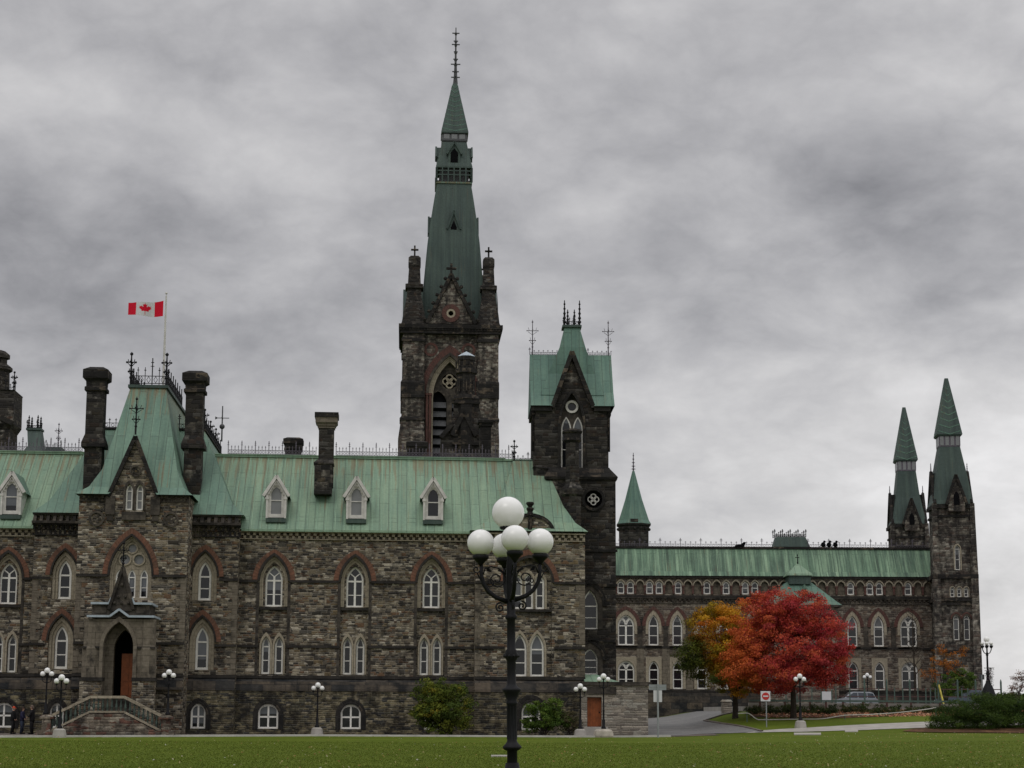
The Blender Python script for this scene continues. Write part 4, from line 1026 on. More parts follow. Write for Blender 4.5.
for i in range(nS):
    for j in range(nT):
        s_, t_ = (i + .5)/nS, (j + .5)/nT
        k_ = 'red_bars' if s_ < .25 or s_ > .75 else ('maple_leaf' if in_poly((s_ - .5)/asp/.84, (t_ - .5)/.84, leaf) else 'white_field')
        ms[k_].face([wave(i/nS, j/nT), wave(i/nS, (j+1)/nT), wave((i+1)/nS, (j+1)/nT), wave((i+1)/nS, j/nT)])
for k_, m_ in ms.items(): m_.build(k_, M_FW if k_ == 'white_field' else M_FR, fe, True)
# weather vane on the receding roof edge
wv = A.empty('weather_vane', 'iron weather vane with compass arms on the roof edge right of the chimney', 'weather vane')
uu, vv = U(222, 430, 10.5), 10.5; zb_ = zt1 + .1; zt_ = Zm(406, vv, 222)
mb = MB(); mb.lathe([(0.06, zb_), (0.04, zt_)], uu, vv, 6); mb.ball((uu, vv, zb_ + (zt_-zb_)*0.42), 0.2, 8, 6); mb.build('rod', M_IRONG, wv)
mb = MB(); zz = zb_ + (zt_-zb_)*0.66; mb.bar((uu - .5, vv, zz), (uu + .5, vv, zz), 0.05); mb.bar((uu, vv - .4, zz), (uu, vv + .4, zz), 0.05); mb.extr([(uu - .52, zz - .12), (uu - .3, zz), (uu - .52, zz + .12)], vv - .02, vv + .02); mb.build('arms', M_IRONG, wv)

# ---- low stone annexe at the corner
an = A.empty('stone_annexe', 'low pale coursed-stone annexe with an orange wooden door beside the corner pavilion', 'annexe')
vA = -1.9; PA = Plane(0, vA); Za = lambda y: Zm(y, vA, 620)
a0, a1 = u_end - 0.35, U(651, 700, vA); dl, dr_ = U(587.2, 710, vA), U(601.8, 710, vA); zad = Za(727); zat = Za(685.5)
dz1 = Za(697.3)
mb = MB(); wall(mb, PA, rect(a0, a1 - 0.2, -0.3, zat), [rect(dl, dr_, zad, dz1)], 0.5); ret(mb, a1 - 0.2, vA, 6, -0.3, zat, 1); ret(mb, a0, vA, vC, 0, zat, -1)
mb.face([(a0, vA, zat), (a1 - .2, vA, zat), (a1 - .2, 6, zat), (a0, 6, zat)])
mb.build('wall', M_PALE, an)
mb = MB(); mb.box(a0, a1 + .05, vA - .14, 6, zat, zat + 0.24); mb.box(a0, U(616, 690, vA), vA - .1, vA, Za(694), Za(687)); mb.build('coping', M_BUFFD, an)
mb = MB(); pbox(mb, PA, dl, dr_, zad, dz1, 0.32, 0.4)
for k in range(5): pbox(mb, PA, dl + .04 + k*.195, dl + .20 + k*.195, zad + .05, dz1 - .05, 0.29, 0.32)
d_ = mb.build('door', M_DOOR, an)
mb = MB(); mb.ball(PA.p(dr_ - .12, zad + 0.95, 0.27), 0.05, 6, 4); mb.build('handle', M_IRON, d_)
mb = MB(); mb.box(dl - .3, dr_ + .3, vA - .9, vA, -0.1, zad); mb.box(dl - .1, dr_ + .1, vA - .5, vA + .4, zad - .02, zad + .004); mb.build('doorstep', M_CONC, an)
mb = MB(); la, lb_ = U(582, 680, vA+2), U(616, 680, vA+2); zl0, zl1 = zat + .24, Za(674)
mb.hip([(zl0, la, lb_, vA + .2, 1.0), (zl1, la, la + 1.0, 0.2, 1.0)]); mb.build('lean_to_roof', M_COP, an)
# ================================================================= GABLED SQUARE TOWER (beside the corner pavilion)
T = Frame(573, 121.5, 1.5)
tw = T.empty('gabled_tower', 'dark square stone tower with crossed steep copper gables and four iron finials', 'tower')
tU = lambda x, y=450, v=0.0: T.U(x, y, v); tZ = lambda y, v=0.0, x=572: T.Z(x, y, v)
Q0 = Plane(0, 0); Q1 = Plane(0, -0.35)
tx0, tx1 = tU(533.5), tU(608.5); lx0_, lx1_ = tU(546, 600, -.35), tU(616, 600, -.35)
ze, zled, zl2 = tZ(406.5), tZ(468), tZ(480)
depth = tx1 - tx0
gz_top = tZ(360); ga, gb_ = tU(553.5, 406), tU(592.5, 406); gc = tU(571.8)
bw_ = arch(gc, (tU(583) - tU(560.5))/2, tZ(470), tZ(425), tZ(393))
mb = wall(MB(), Q0, [(tx0, zl2), (tx1, zl2), (tx1, ze), (gb_, ze), (gc, gz_top), (ga, ze), (tx0, ze)], [bw_], 0.5)
for u_, o_ in ((tx0, -1), (tx1, 1)):
    pl = Plane(u_, depth, 0, -1) if o_ < 0 else Plane(u_, 0, 0, 1)
    wall(mb, pl, [(0, zl2 - 6), (depth, zl2 - 6), (depth, ze), (depth/2, tZ(362)), (0, ze)])
wall(mb, Plane(tx1, depth, -1, 0), rect(0, depth, zl2, ze))
mb.build('upper_wall', M_TOWERD, tw)
w1 = arch(tU(590.2, 600, -.35), 0.52, tZ(629, -.35), tZ(606, -.35), tZ(590, -.35)); w2 = arch(tU(590.2, 650, -.35), 0.52, tZ(674.5, -.35), tZ(660, -.35), tZ(648.5, -.35))
qc, qz = tU(593.5, 499, -.35), tZ(499, -.35)
mb = wall(MB(), Q1, rect(lx0_, lx1_, -0.3, tZ(479.5, -.35)), [w1, w2, circ(qc, qz, 0.62)], 0.4)
wall(mb, Plane(lx1_, -0.35, 0, 1), rect(0, depth + .7, -0.3, tZ(479.5, -.35))); wall(mb, Plane(lx0_, depth, 0, -1), rect(0, depth + .35, -.3, tZ(479.5, -.35)))
mb.build('lower_wall', M_TOWERD, tw)
mb = MB(); mb.hip([(tZ(479.5, -.35), lx0_ - .1, lx1_ + .1, -.5, depth + .5), (tZ(477, -.35), lx0_ - .15, lx1_ + .15, -.55, depth + .5), (tZ(469), lx0_ + .2, tx1 + .1, -.12, depth + .1), (tZ(467.5), tx0 - .05, tx1 + .05, -.05, depth)]); 
for y in (550.5, 585, 641): pbox(mb, Q1, lx0_, lx1_ + .1, tZ(y, -.35) - .09, tZ(y, -.35) + .09, -0.1, 0.02)
mb.build('set_off', M_BLACK, tw)
for (h, zs_, za_, z0_, c) in ((w1, tZ(606, -.35), tZ(590, -.35), tZ(629, -.35), tU(590.2, 600, -.35)), (w2, tZ(660, -.35), tZ(648.5, -.35), tZ(674.5, -.35), tU(590.2, 650, -.35))):
    window(tw, Q1, c, 0.52, z0_, zs_, za_, 'lancet', 0.2, fr=0.08)
    surround(tw, Q1, c, 0.53, 0.85, z0_ + (0 if c else 0), zs_, za_ + .01, 'window_surround', M_BUFFD, -0.05, 0.05, 1.3)
    surround(tw, Q1, c, 0.85, 1.15, zs_, zs_ + .01, za_ + .4, 'hood_mould', M_BLACK, -0.1, 0.05, 1.3)
mb = MB(); 
for k in range(4):
    q = pi/2*k; a_, b_ = circ(qc + .2*cos(q), qz + .2*sin(q), 0.15, 10), circ(qc + .2*cos(q), qz + .2*sin(q), 0.22, 10); ring(mb, Q1, a_ + [a_[0]], b_ + [b_[0]], 0.1, 0.3)
o = mb.build('quatrefoil', M_DWHITE, tw)
mb = MB(); a_, b_ = circ(qc, qz, 0.62), circ(qc, qz, 0.85); ring(mb, Q1, a_ + [a_[0]], b_ + [b_[0]], -0.1, 0.1); mb.build('roundel_moulding', M_BLACK, tw)
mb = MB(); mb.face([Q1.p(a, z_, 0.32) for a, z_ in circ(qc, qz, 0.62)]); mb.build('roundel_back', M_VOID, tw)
# belfry light: tracery with two lancets and a circle
Pq = Plane(0, 0.35); lw_ = [(tU(x, 440, .35), 0.36, tZ(468), tZ(430), tZ(416)) for x in (566.2, 577.8)]; cc = (tU(571.9, 406, .35), tZ(406), 0.42)
mb = wall(MB(), Pq, bw_, [arch(*l) for l in lw_] + [circ(*cc)], 0.2); mb.build('tracery_panel', M_BUFFD, tw)
for l in lw_: window(tw, Pq, *l, 'lancet', 0.05, M_GLASS, 0.08, M_DWHITE)
mb = MB(); a_, b_ = circ(cc[0], cc[1], 0.30), circ(cc[0], cc[1], 0.46); ring(mb, Pq, a_ + [a_[0]], b_ + [b_[0]], -.08, .1); o = mb.build('round_light', M_DWHITE, tw)
mb = MB(); mb.face([Pq.p(a, z_, 0.12) for a, z_ in circ(*cc)]); mb.build('pane', M_GLASS, o)
surround(tw, Q0, gc, (tU(583) - tU(560.5))/2, (tU(583) - tU(560.5))/2 + 0.2, tZ(470), tZ(425), tZ(393), 'moulding', M_BLACK, -0.1, 0.1, 1.2)
mb = MB()
for e in (tU(552), tU(593.5)): pbar(mb, Q0, (e, ze - .1), (gc, tZ(352)), 0.30, -0.30, 0.1)
mb.build('gable_coping', M_BLACK, tw)
mb = MB()
for a, b in ((tx0 - .12, ga - .1), (gb_ + .1, tx1 + .12)): pbox(mb, Q0, a, b, ze - .35, ze + .02, -0.22, 0.1)
for s, x in ((-1, tx0), (1, tx1)):
    mb.box(x - .1 if s > 0 else x - .15, x + .15 if s > 0 else x + .1, -.2, depth, ze - .35, ze + .02)
    for k in range(3): mb.lathe([(0.10, ze - 3.2 + .0), (0.10, ze - .8), (0.17, ze - .6), (0.17, ze - .35)], x + s*0.02, .02, 6)
mb.build('cornice', M_BLACK, tw)
# roofs: ridge across, pyramid up the middle
zr = tZ(355, depth/2); ztop = tZ(329, depth/2); f0, f1 = tU(564, 330, depth/2), tU(579, 330, depth/2)
mb = MB(); a, b = tx0 - .2, tx1 + .42; h = depth/2
mb.face([(a, -.35, ze), (ga - .1, -.35, ze), (ga + .2, .75, ze + 1.15), (a, .75, ze + 1.15)]); mb.face([(gb_ + .1, -.35, ze), (b, -.35, ze), (b, .75, ze + 1.15), (gb_ - .2, .75, ze + 1.15)]); mb.face([(a, .75, ze + 1.15), (b, .75, ze + 1.15), (b, h, zr), (a, h, zr)])
mb.face([(b, depth + .3, ze), (a, depth + .3, ze), (a, h, zr), (b, h, zr)])
for x in (a, b):
    q = [(x, -.35, ze), (x, .75, ze + 1.15), (x, h, zr), (x, depth + .3, ze)]; mb.face(q[::-1] if x > 0 else q)
mb.build('ridge_roof', M_COPM, tw)
c2 = (f0 + f1)/2
mb = MB(); mb.hip([(ze + 0.9, tU(541, 400) , tU(604.5, 400), 0.45, depth - .5), (ze + 2.6, tU(549, 380), tU(596, 380), 1.3, depth - 1.3), (tZ(350, h), tU(559, 350, h), tU(584.5, 350, h), h - 1.0, h + 1.0), (ztop, f0, f1, h - .55, h + .55)])
# gable roof running back from the stone front gable
mb.face([(ga - .12, -.1, ze), (gc, -.1, tZ(353)), (gc, h, tZ(353)), (ga - .12, h, ze)][::-1]); mb.face([(gb_ + .12, -.1, ze), (gc, -.1, tZ(353)), (gc, h, tZ(353)), (gb_ + .12, h, ze)])
mb.build('pyramid_roof', M_COPM, tw)
mb = MB(); mb.box(f0 - .15, f1 + .15, h - .7, h + .7, ztop, ztop + .15); mb.build('deck_edge', M_COPD, tw)
for v in (h - .6, h + .6): crest((f0, v, ztop + .1), (f1, v, ztop + .1), 0.75, 0.3, 2, M_IRON, tw, 0.05)
for u_, v, hh in ((f0, h - .6, 1.9), (f1, h - .6, 1.9), (f0 + .3, h + .6, 1.5), (f1 - .3, h + .6, 1.5)): finial((u_, v, ztop + .1), hh, 0.14, M_IRON, tw, 'knobs', 0.07)
crest((a, h, zr), (tU(557, 355, h), h, zr), 0.42, 0.3, 9, M_IRONP, tw, 0.035); crest((tU(588, 355, h), h, zr), (b, h, zr), 0.42, 0.3, 9, M_IRONP, tw, 0.035)
for u_ in (a + .2, b - .2): finial((u_, h, zr), tZ(320, h) - zr, 0.40, M_IRONP, tw, 'fleury', 0.045)
# slim chimney standing in front of it, rising behind the corner pavilion roof
v = -2.2; c = tU(572.3, 470, v)
sc = T.empty('octagonal_chimney', 'black octagonal stone chimney rising behind the corner roof in front of the gabled tower', 'chimney')
mb = MB(); z1 = tZ(443, v); mb.lathe([(0.62, tZ(540, v)), (0.62, tZ(497, v)), (0.80, tZ(495, v)), (0.80, tZ(490, v)), (0.5, tZ(484, v)), (0.48, z1)], c, v, 8, pi/8); mb.build('shaft', M_TOWERD, sc)
mb = MB(); mb.lathe([(0.5, z1), (0.66, z1 + .15), (0.62, z1 + .3), (0.62, tZ(434, v)), (0.72, tZ(433, v)), (0.72, tZ(431.5, v)), (0.56, tZ(429.5, v))], c, v, 8, pi/8); mb.build('capital', M_BLACK, sc)

# ================================================================= TALL SPIRED TOWER
M = Frame(450, 205, 3.5)
mt = M.empty('spire_tower', 'tall square stone tower with needle-like dark green copper spire and corner pinnacles', 'tower')
mU = lambda x, y=400, v=0.0: M.U(x, y, v); mZ = lambda y, v=0.0, x=450: M.Z(x, y, v)
bx0, bx1 = mU(401.5, 400), mU(498.5, 400); D = bx1 - bx0; c0 = (bx0 + bx1)/2; h = D/2
s0, s1 = mU(424, 400, .5), mU(477.5, 400, .5); MP = Plane(0, 0.5)
zc_ = mZ(331); wc = mU(449.5, 400, .5); whw = mU(470.5, 400, .5) - wc
bo = arch(wc, whw, mZ(475), mZ(395), mZ(355))
mb = wall(MB(), MP, rect(s0 - .2, s1 + .2, mZ(700) if False else 0, zc_), [bo], 0.9)
pl = Plane(bx1 - .3, .5, 0, 1); wall(mb, pl, rect(0, D - 1, 0, zc_)); wall(mb, Plane(bx0 + .3, D - .5, 0, -1), rect(0, D - 1, 0, zc_)); wall(mb, Plane(bx1, D - .5, -1, 0), rect(0, D, 0, zc_))
mb.build('wall', M_TOWER, mt)
# stepped corner buttresses
for (ua_, ub_) in ((bx0, s0), (s1, bx1)):
    for va_, vb_ in ((0, s0 - bx0), (D - (s0 - bx0), D)):
        mb = MB(); e = 0.35
        mb.hip([(0, ua_ - e*.6, ub_ + .1, va_ - e, vb_ + e), (mZ(440), ua_ - e, ub_ + .1, va_ - e, vb_ + e), (mZ(418), ua_, ub_, va_, vb_), (mZ(398), ua_, ub_, va_, vb_), (mZ(397), ua_ - .0, ub_ + .0, va_, vb_), (zc_, ua_ + .05, ub_ - .05, va_ + .05, vb_ - .05)])
        mb.build('buttress', M_TOWER, mt)
        mb = MB()
        for ya, yb, o_ in ((342, 338, .12), (398, 381, .14), (421, 417, .2)):
            mb.hip([(mZ(ya), ua_ - o_, ub_ + o_*.5, va_ - o_, vb_ + o_), (mZ(yb) - .25, ua_ - o_, ub_ + o_*.5, va_ - o_, vb_ + o_), (mZ(yb), ua_ - .02, ub_ + .02, va_ - .02, vb_ + .02)])
        mb.build('buttress_band', M_BLACK, mt)
        # pinnacle
        cu, cv = (ua_ + ub_)/2, (va_ + vb_)/2; r = (ub_ - ua_)/2; f = M_TOWERD
        mb = MB(); P = [(331, 1.10), (327, 1.2), (322, 1.05), (313, 0.95), (305, 0.80), (296, 0.66), (288, 0.62), (287.9, 0.80), (284, 0.80), (283, 0.58), (266, 0.50), (264, 0.56), (257, 0.55), (254.5, 0.35)]
        for (ya, ra), (yb, rb) in zip(P, P[1:]):
            mb.hip([(mZ(ya), cu - r*ra, cu + r*ra, cv - r*ra, cv + r*ra), (mZ(yb), cu - r*rb, cu + r*rb, cv - r*rb, cv + r*rb)], True)
        mb.build('pinnacle', f, mt)
        mb = MB(); za_, zb_2 = mZ(254.5), mZ(243.5); mb.bar((cu, cv, za_), (cu, cv, zb_2), 0.20); mb.bar((cu - .45, cv, za_ + (zb_2-za_)*.62), (cu + .45, cv, za_ + (zb_2-za_)*.62), 0.2); mb.bar((cu, cv - .45, za_ + (zb_2-za_)*.62), (cu, cv + .45, za_ + (zb_2-za_)*.62), 0.2); mb.build('cross', M_BLACK, mt)
# cornice with dentils
mb = MB(); mb.box(bx0 - .45, bx1 + .45, -.45, D + .45, mZ(329), mZ(325)); mb.box(bx0 - .25, bx1 + .25, -.25, D + .25, mZ(334), mZ(331))
n = 34
for k in range(n):
    a = bx0 - .3 + (D + .6)*k/n; mb.box(a, a + (D + .6)/n*0.5, -.38, D + .38, mZ(331), mZ(329))
    mb.box(bx0 - .4, bx1 + .4, a - bx0, a - bx0 + (D+.6)/n*.5, mZ(331), mZ(329.2))
mb.build('cornice', M_BLACK, mt)
# window of the belfry
dd = 1.0
surround(mt, MP, wc, whw - .55, whw, mZ(475), mZ(395), mZ(355) - .65, 'window_surround', M_BUFF, 0.15, dd, 1.15, 3)
surround(mt, MP, wc, whw + .0, whw + .35, mZ(395), mZ(395) + .01, mZ(355), 'hood_mould', M_BUFFD, -0.15, 0.1, 1.15)
red_arch(mt, MP, wc, whw + .35, whw + 1.15, mZ(398), mZ(355) + .4, M_REDD)
mb = MB()
for s in (-1, 1):
    for k in (0.0, 0.42):
        mb.lathe([(0.17, mZ(470)), (0.17, mZ(396)), (0.24, mZ(395)), (0.24, mZ(393))], wc + s*(whw - .2 + k*.9), .5 - .12, 6)
mb.build('red_colonnette', M_REDD, mt)
Pt = Plane(0, 0.5 + dd)
oc_ = (wc, mZ(379), 0.95); ll = [(wc + s*1.35, 1.05, mZ(474), mZ(402), mZ(389)) for s in (-1, 1)]
mb = wall(MB(), Pt, arch(wc, whw - .3, mZ(475), mZ(395), mZ(355) - .4), [arch(*l) for l in ll] + [circ(*oc_)], 0.5); mb.build('tracery_panel', M_BUFFD, mt)
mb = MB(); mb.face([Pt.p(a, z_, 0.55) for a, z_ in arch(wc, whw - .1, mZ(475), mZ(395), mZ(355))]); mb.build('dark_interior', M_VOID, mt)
mb = MB()
for k in range(4):
    q = pi/2*k + pi/4*0; a_, b_ = circ(wc + .42*cos(q), oc_[1] + .42*sin(q), 0.30, 10), circ(wc + .42*cos(q), oc_[1] + .42*sin(q), 0.48, 10); ring(mb, Pt, a_ + [a_[0]], b_ + [b_[0]], 0.0, 0.3)
mb.build('oculus_tracery', M_BUFF, mt)
mb = MB()
for l in ll:
    for k in range(8):
        zz = mZ(470 - k*9.2); mb.face([(l[0] - 1, .5 + dd + .1, zz), (l[0] + 1, .5 + dd + .1, zz), (l[0] + 1, .5 + dd + .5, zz + .75), (l[0] - 1, .5 + dd + .5, zz + .75)])
mb.build('louvres', M_IRONG, mt)
for x in (431, 468.5):
    mb = MB(); cc_ = mU(x, 348, .5); a_, b_ = circ(cc_, mZ(349), 0.55), circ(cc_, mZ(349), 0.85); ring(mb, MP, a_ + [a_[0]], b_ + [b_[0]], -.06, .05); mb.build('red_roundel', M_REDD, mt)
# front gable with crockets (and one on each side)
gt, gb2 = mZ(279), mZ(324); g0, g1 = mU(429, 320), mU(473.5, 320); gm = mU(451, 300)
rc_ = (gm, mZ(313.5), 0.55)
mb = wall(MB(), Plane(0, -.1), [(g0, gb2), (g1, gb2), (gm, gt)], [circ(*rc_)], 0.4)
for u_, o_ in ((bx1 + .1, 1), (bx0 - .1, -1)):
    pl = Plane(u_, h - 3, 0, 1) if o_ > 0 else Plane(u_, h + 3, 0, -1); wall(mb, pl, [(0, gb2), (6, gb2), (3, gt)])
mb.build('gable', M_TOWER, mt)
mb = MB(); a_, b_ = circ(*rc_), circ(gm, rc_[1], 1.1); ring(mb, Plane(0, -.1), a_ + [a_[0]], b_ + [b_[0]], -.08, .05); mb.build('red_roundel', M_REDD, mt)
mb = MB(); a_, b_ = circ(gm, rc_[1], .3), circ(gm, rc_[1], .55); ring(mb, Plane(0, -.1), a_ + [a_[0]], b_ + [b_[0]], -.05, .3); mb.build('roundel_moulding', M_BUFF, mt)
mb = MB(); Pg = Plane(0, -.1)
for e in (g0 - .25, g1 + .25):
    pbar(mb, Pg, (e, gb2), (gm, gt + .55), 0.42, -.3, .4)
    for k in range(6):
        t_ = (k + .3)/6; x, z_ = e + (gm - e)*t_, gb2 + (gt + .55 - gb2)*t_; s = -1 if e < gm else 1
        mb.ball((x + s*.38, -.25, z_ + .15), 0.24, 6, 4)
mb.bar((gm, -.2, gt), (gm, -.2, mZ(264)), .26); mb.bar((gm - .6, -.2, mZ(269)), (gm + .6, -.2, mZ(269)), .26); mb.build('gable_coping', M_BLACK, mt)
mb = MB()                                        # saddle roofs behind the gables
for s in (1,):
    mb.face([(g0, 0, gb2), (gm, 0, gt + .3), (gm, h, gt + .3), (g0, h, gb2)][::-1]); mb.face([(g1, 0, gb2), (gm, 0, gt + .3), (gm, h, gt + .3), (g1, h, gb2)])
    mb.face([(bx0, h - 3, gb2), (bx0, h, gt), (bx1, h, gt), (bx1, h - 3, gb2)][::-1])
mb.build('saddle_roof', M_COPD, mt)
# copper spire in tiers
def sq(prof, cu, cv, name, m, vsc=1.0):
    mb = MB(); mb.hip([(mZ(y, h), cu + mU(a, y, h) - mU((a + b)/2, y, h), cu + mU(b, y, h) - mU((a + b)/2, y, h), cv - (mU(b, y, h) - mU(a, y, h))/2, cv + (mU(b, y, h) - mU(a, y, h))/2) for y, a, b in prof], True)
    return mb.build(name, m, mt)
cu = mU(454, 200, h)
cu = mU(452.8, 260, h)
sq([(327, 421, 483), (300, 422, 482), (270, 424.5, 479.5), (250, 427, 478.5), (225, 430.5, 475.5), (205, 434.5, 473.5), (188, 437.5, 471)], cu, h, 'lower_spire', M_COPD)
sq([(188.5, 436.2, 472), (187, 436.2, 472)], cu, h, 'belvedere_sill', M_COPB)
sq([(187, 440, 469), (173, 440, 469)], cu, h, 'belvedere_core', M_IRONG)
wb = (mU(471.5, 180, h) - mU(436.7, 180, h))/2; mb = MB()
for sd in range(4):
    for k in range(7):
        t_ = -wb + 2*wb*k/6; x, y = (t_, -wb) if sd == 0 else (t_, wb) if sd == 1 else (-wb, t_) if sd == 2 else (wb, t_)
        mb.bar((cu + x, h + y, mZ(187, h)), (cu + x, h + y, mZ(173, h)), 0.26 if k in (0, 6) else .16)
    for yy in (180, 176): 
        q = wb
        a, b = [((-q,-q),(q,-q)), ((-q,q),(q,q)), ((-q,-q),(-q,q)), ((q,-q),(q,q))][sd]
        mb.bar((cu + a[0], h + a[1], mZ(yy, h)), (cu + b[0], h + b[1], mZ(yy, h)), 0.14)
mb.build('belvedere_arcade', M_COPD, mt)
sq([(173, 436, 472), (171.5, 436, 472), (160, 439.5, 469.5), (146, 443, 467.5)], cu, h, 'upper_skirt', M_COPD)
sq([(146, 443.5, 467), (144.5, 442.6, 468), (143.8, 442.6, 468), (137, 443.5, 467)], cu, h, 'lantern', M_IRONG)
mb = MB(); wl = (mU(467.6, 140, h) - mU(442.9, 140, h))/2
for sd in range(4):
    for k in range(3):
        t_ = (k - 1)*wl*0.62
        if sd == 0: mb.box(cu + t_ - .35, cu + t_ + .35, h - wl - .02, h - wl + .1, mZ(143, h), mZ(138.2, h))
        if sd == 1: mb.box(cu + t_ - .35, cu + t_ + .35, h + wl - .1, h + wl + .02, mZ(143, h), mZ(138.2, h))
        if sd == 2: mb.box(cu - wl - .02, cu - wl + .1, h + t_ - .35, h + t_ + .35, mZ(143, h), mZ(138.2, h))
        if sd == 3: mb.box(cu + wl - .1, cu + wl + .02, h + t_ - .35, h + t_ + .35, mZ(143, h), mZ(138.2, h))
mb.build('lantern_light', M_BLIND, mt)
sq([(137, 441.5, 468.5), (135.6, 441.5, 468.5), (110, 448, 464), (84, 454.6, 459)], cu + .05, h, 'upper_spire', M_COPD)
# raised chevron rolls on the needle
def chevrons(mb, cu, cv, zb, zt, wb_, wt, n, th=.10):
    for k in range(n):
        t0, t1 = k/n, (k + .55)/n
        w0_, w1_ = wb_ + (wt - wb_)*min(t1 + .02, 1), wb_ + (wt - wb_)*t0
        za_, zb2 = zb + (zt - zb)*t0, zb + (zt - zb)*min(t1, 1)
        for sx in (-1, 1):
            mb.bar((cu, cv - w1_ - .01, za_), (cu + sx*w0_, cv - w0_ - .01, zb2), th); mb.bar((cu, cv + w1_ + .01, za_), (cu + sx*w0_, cv + w0_ + .01, zb2), th)
            mb.bar((cu + w1_ + .01, cv, za_), (cu + w0_ + .01, cv + sx*w0_, zb2), th); mb.bar((cu - w1_ - .01, cv, za_), (cu - w0_ - .01, cv + sx*w0_, zb2), th)
    return mb
mb = chevrons(MB(), cu + .05, h, mZ(135, h), mZ(84, h), (mU(468.5, 135, h) - mU(441.5, 135, h))/2 - .05, (mU(459, 84, h) - mU(454.6, 84, h))/2, 10, .11); mb.build('chevron_roll', M_COPM, mt)
zf0, zf1 = mZ(84, h), mZ(27.5, h); mb = MB(); fx = cu + .1
mb.lathe([(0.30, zf0), (0.22, zf0 + 1), (0.13, zf0 + 3), (0.06, zf1)], fx, h, 6)
for k, w_ in ((.10, .55), (.2, .42), (.33, .6), (.42, .3), (.55, .25), (.68, .5), (.74, .28), (.88, .45)):
    zz = zf0 + (zf1 - zf0)*k; mb.ball((fx, h, zz), .25 - k*.1, 6, 4)
    for a, b in ((1, 0), (0, 1)): mb.bar((fx - a*w_, h - b*w_, zz + .15), (fx + a*w_, h + b*w_, zz + .15), .12)
mb.build('spire_finial', M_IRONG, mt)
# lucarnes
def lucarne(cx, ya, yb, yp, hw_, off, name='lucarne'):
    z0_, z1_, z2_ = mZ(ya, h), mZ(yb, h), mZ(yp, h)
    for sd in range(4):
        mb = MB()
        def tr(a, d, z_):
            x, y = [(a, -d), (-a, d), (d, a), (-d, -a)][sd]; return (cx + x, h + y, z_)
        o = off
        for a, b in (((-hw_, z0_), (-hw_, z1_)), ((hw_, z1_), (hw_, z0_))):
            mb.face([tr(a[0], o, a[1]), tr(a[0], o - 2.2, a[1]), tr(b[0], o - 2.2, b[1]), tr(b[0], o, b[1])])
        for s in (-1, 1): mb.face([tr(s*(hw_ + .2), o + .1, z1_ - .25), tr(0, o + .1, z2_ + .15), tr(0, o - 2.4, z2_ + .15), tr(s*(hw_ + .2), o - 2.4, z1_ - .25)])
        mb.face([tr(-hw_, o, z0_), tr(hw_, o, z0_), tr(hw_, o, z1_), tr(0, o, z2_), tr(-hw_, o, z1_)])
        for s in (-1, 1): mb.bar(tr(s*(hw_ + .2), o + .1, z1_ - .2), tr(0, o + .1, z2_ + .2), .22)
        q = mb.build(name, M_COPD, mt)
        mb = MB(); mb.face([tr(-hw_*.6, o + .03, z0_ + .3), tr(hw_*.6, o + .03, z0_ + .3), tr(hw_*.6, o + .03, z1_), tr(0, o + .03, z1_ + (z2_ - z1_)*.5), tr(-hw_*.6, o + .03, z1_)]); mb.build('louvre_opening', M_VOID, q)
lucarne(cu, 170, 158, 149, .75, (mU(472.5, 165, h) - mU(436, 165, h))/2 - .15)
lucarne(cu, 252, 234, 219, .62, (mU(474.5, 240, h) - mU(429, 240, h))/2 + .12)
# dark stone stair turret and chimneys before the tower, on the hidden rear range
rt = M.empty('stair_turret', 'soot-black round stair turret with pointed cap in front of the tall tower', 'turret')
v = -32; c = M.U(466, 400, v); zq = lambda y: M.Z(466, y, v)
mb = MB(); mb.lathe([(1.35, zq(520)), (1.35, zq(402)), (1.45, zq(400)), (1.3, zq(396)), (0.95, zq(396)), (0.95, zq(375)), (1.15, zq(374)), (1.15, zq(370)), (0.85, zq(369)), (0.85, zq(362)), (0.95, zq(361)), (0.92, zq(357))], c, v, 8, pi/8); mb.build('shaft', M_BLACK, rt)
mb = MB(); mb.lathe([(0.95, zq(357)), (0.5, zq(354)), (0.02, zq(351.5))], c, v, 8, pi/8); mb.build('cap', M_LEAD, rt)
mb = MB()
for yb_ in (385, 366): 
    for k in range(8): mb.bar((c + 1.02*cos(k*pi/4), v + 1.02*sin(k*pi/4), zq(yb_ + 8)), (c + 1.02*cos(k*pi/4), v + 1.02*sin(k*pi/4), zq(yb_ - 4)), .14)
mb.build('shaftlets', M_BLACK, rt)
gg = M.empty('rear_gable', 'black stepped stone gable with chimney stacks behind the front roof ridge', 'gable')
v = -33; gu0, gu1 = M.U(441, 430, v), M.U(489, 430, v); zq = lambda y: M.Z(466, y, v)
mb = wall(MB(), Plane(0, v), [(gu0, zq(520)), (gu1, zq(520)), (gu1, zq(432)), (M.U(482, 430, v), zq(422)), (M.U(478, 430, v), zq(400)), (M.U(455, 430, v), zq(400)), (M.U(451, 430, v), zq(425)), (gu0, zq(437))], [arch(M.U(464, 430, v), .35, zq(440), zq(428), zq(420))], .5)
mb.box(gu0, gu1, v + .5, v + 3, zq(520), zq(440)); mb.box(M.U(455, 430, v), M.U(478, 430, v), v + .5, v + 2.5, zq(440), zq(401)); mb.build('wall', M_TOWERD, gg)
mb = MB(); Pv = Plane(0, v)
for a, b in (((441, 438), (452, 425)), ((489, 433), (481, 421)), ((452, 436), (464, 412)), ((476, 436), (464, 412))): pbar(mb, Pv, (M.U(a[0], a[1], v), zq(a[1])), (M.U(b[0], b[1], v), zq(b[1])), .42, -.4, .3)
for y in (402, 443): pbox(mb, Pv, M.U(452, 430, v), M.U(480, 430, v), zq(y + 2), zq(y), -.3, .1)
mb.build('coping', M_BLACK, gg)

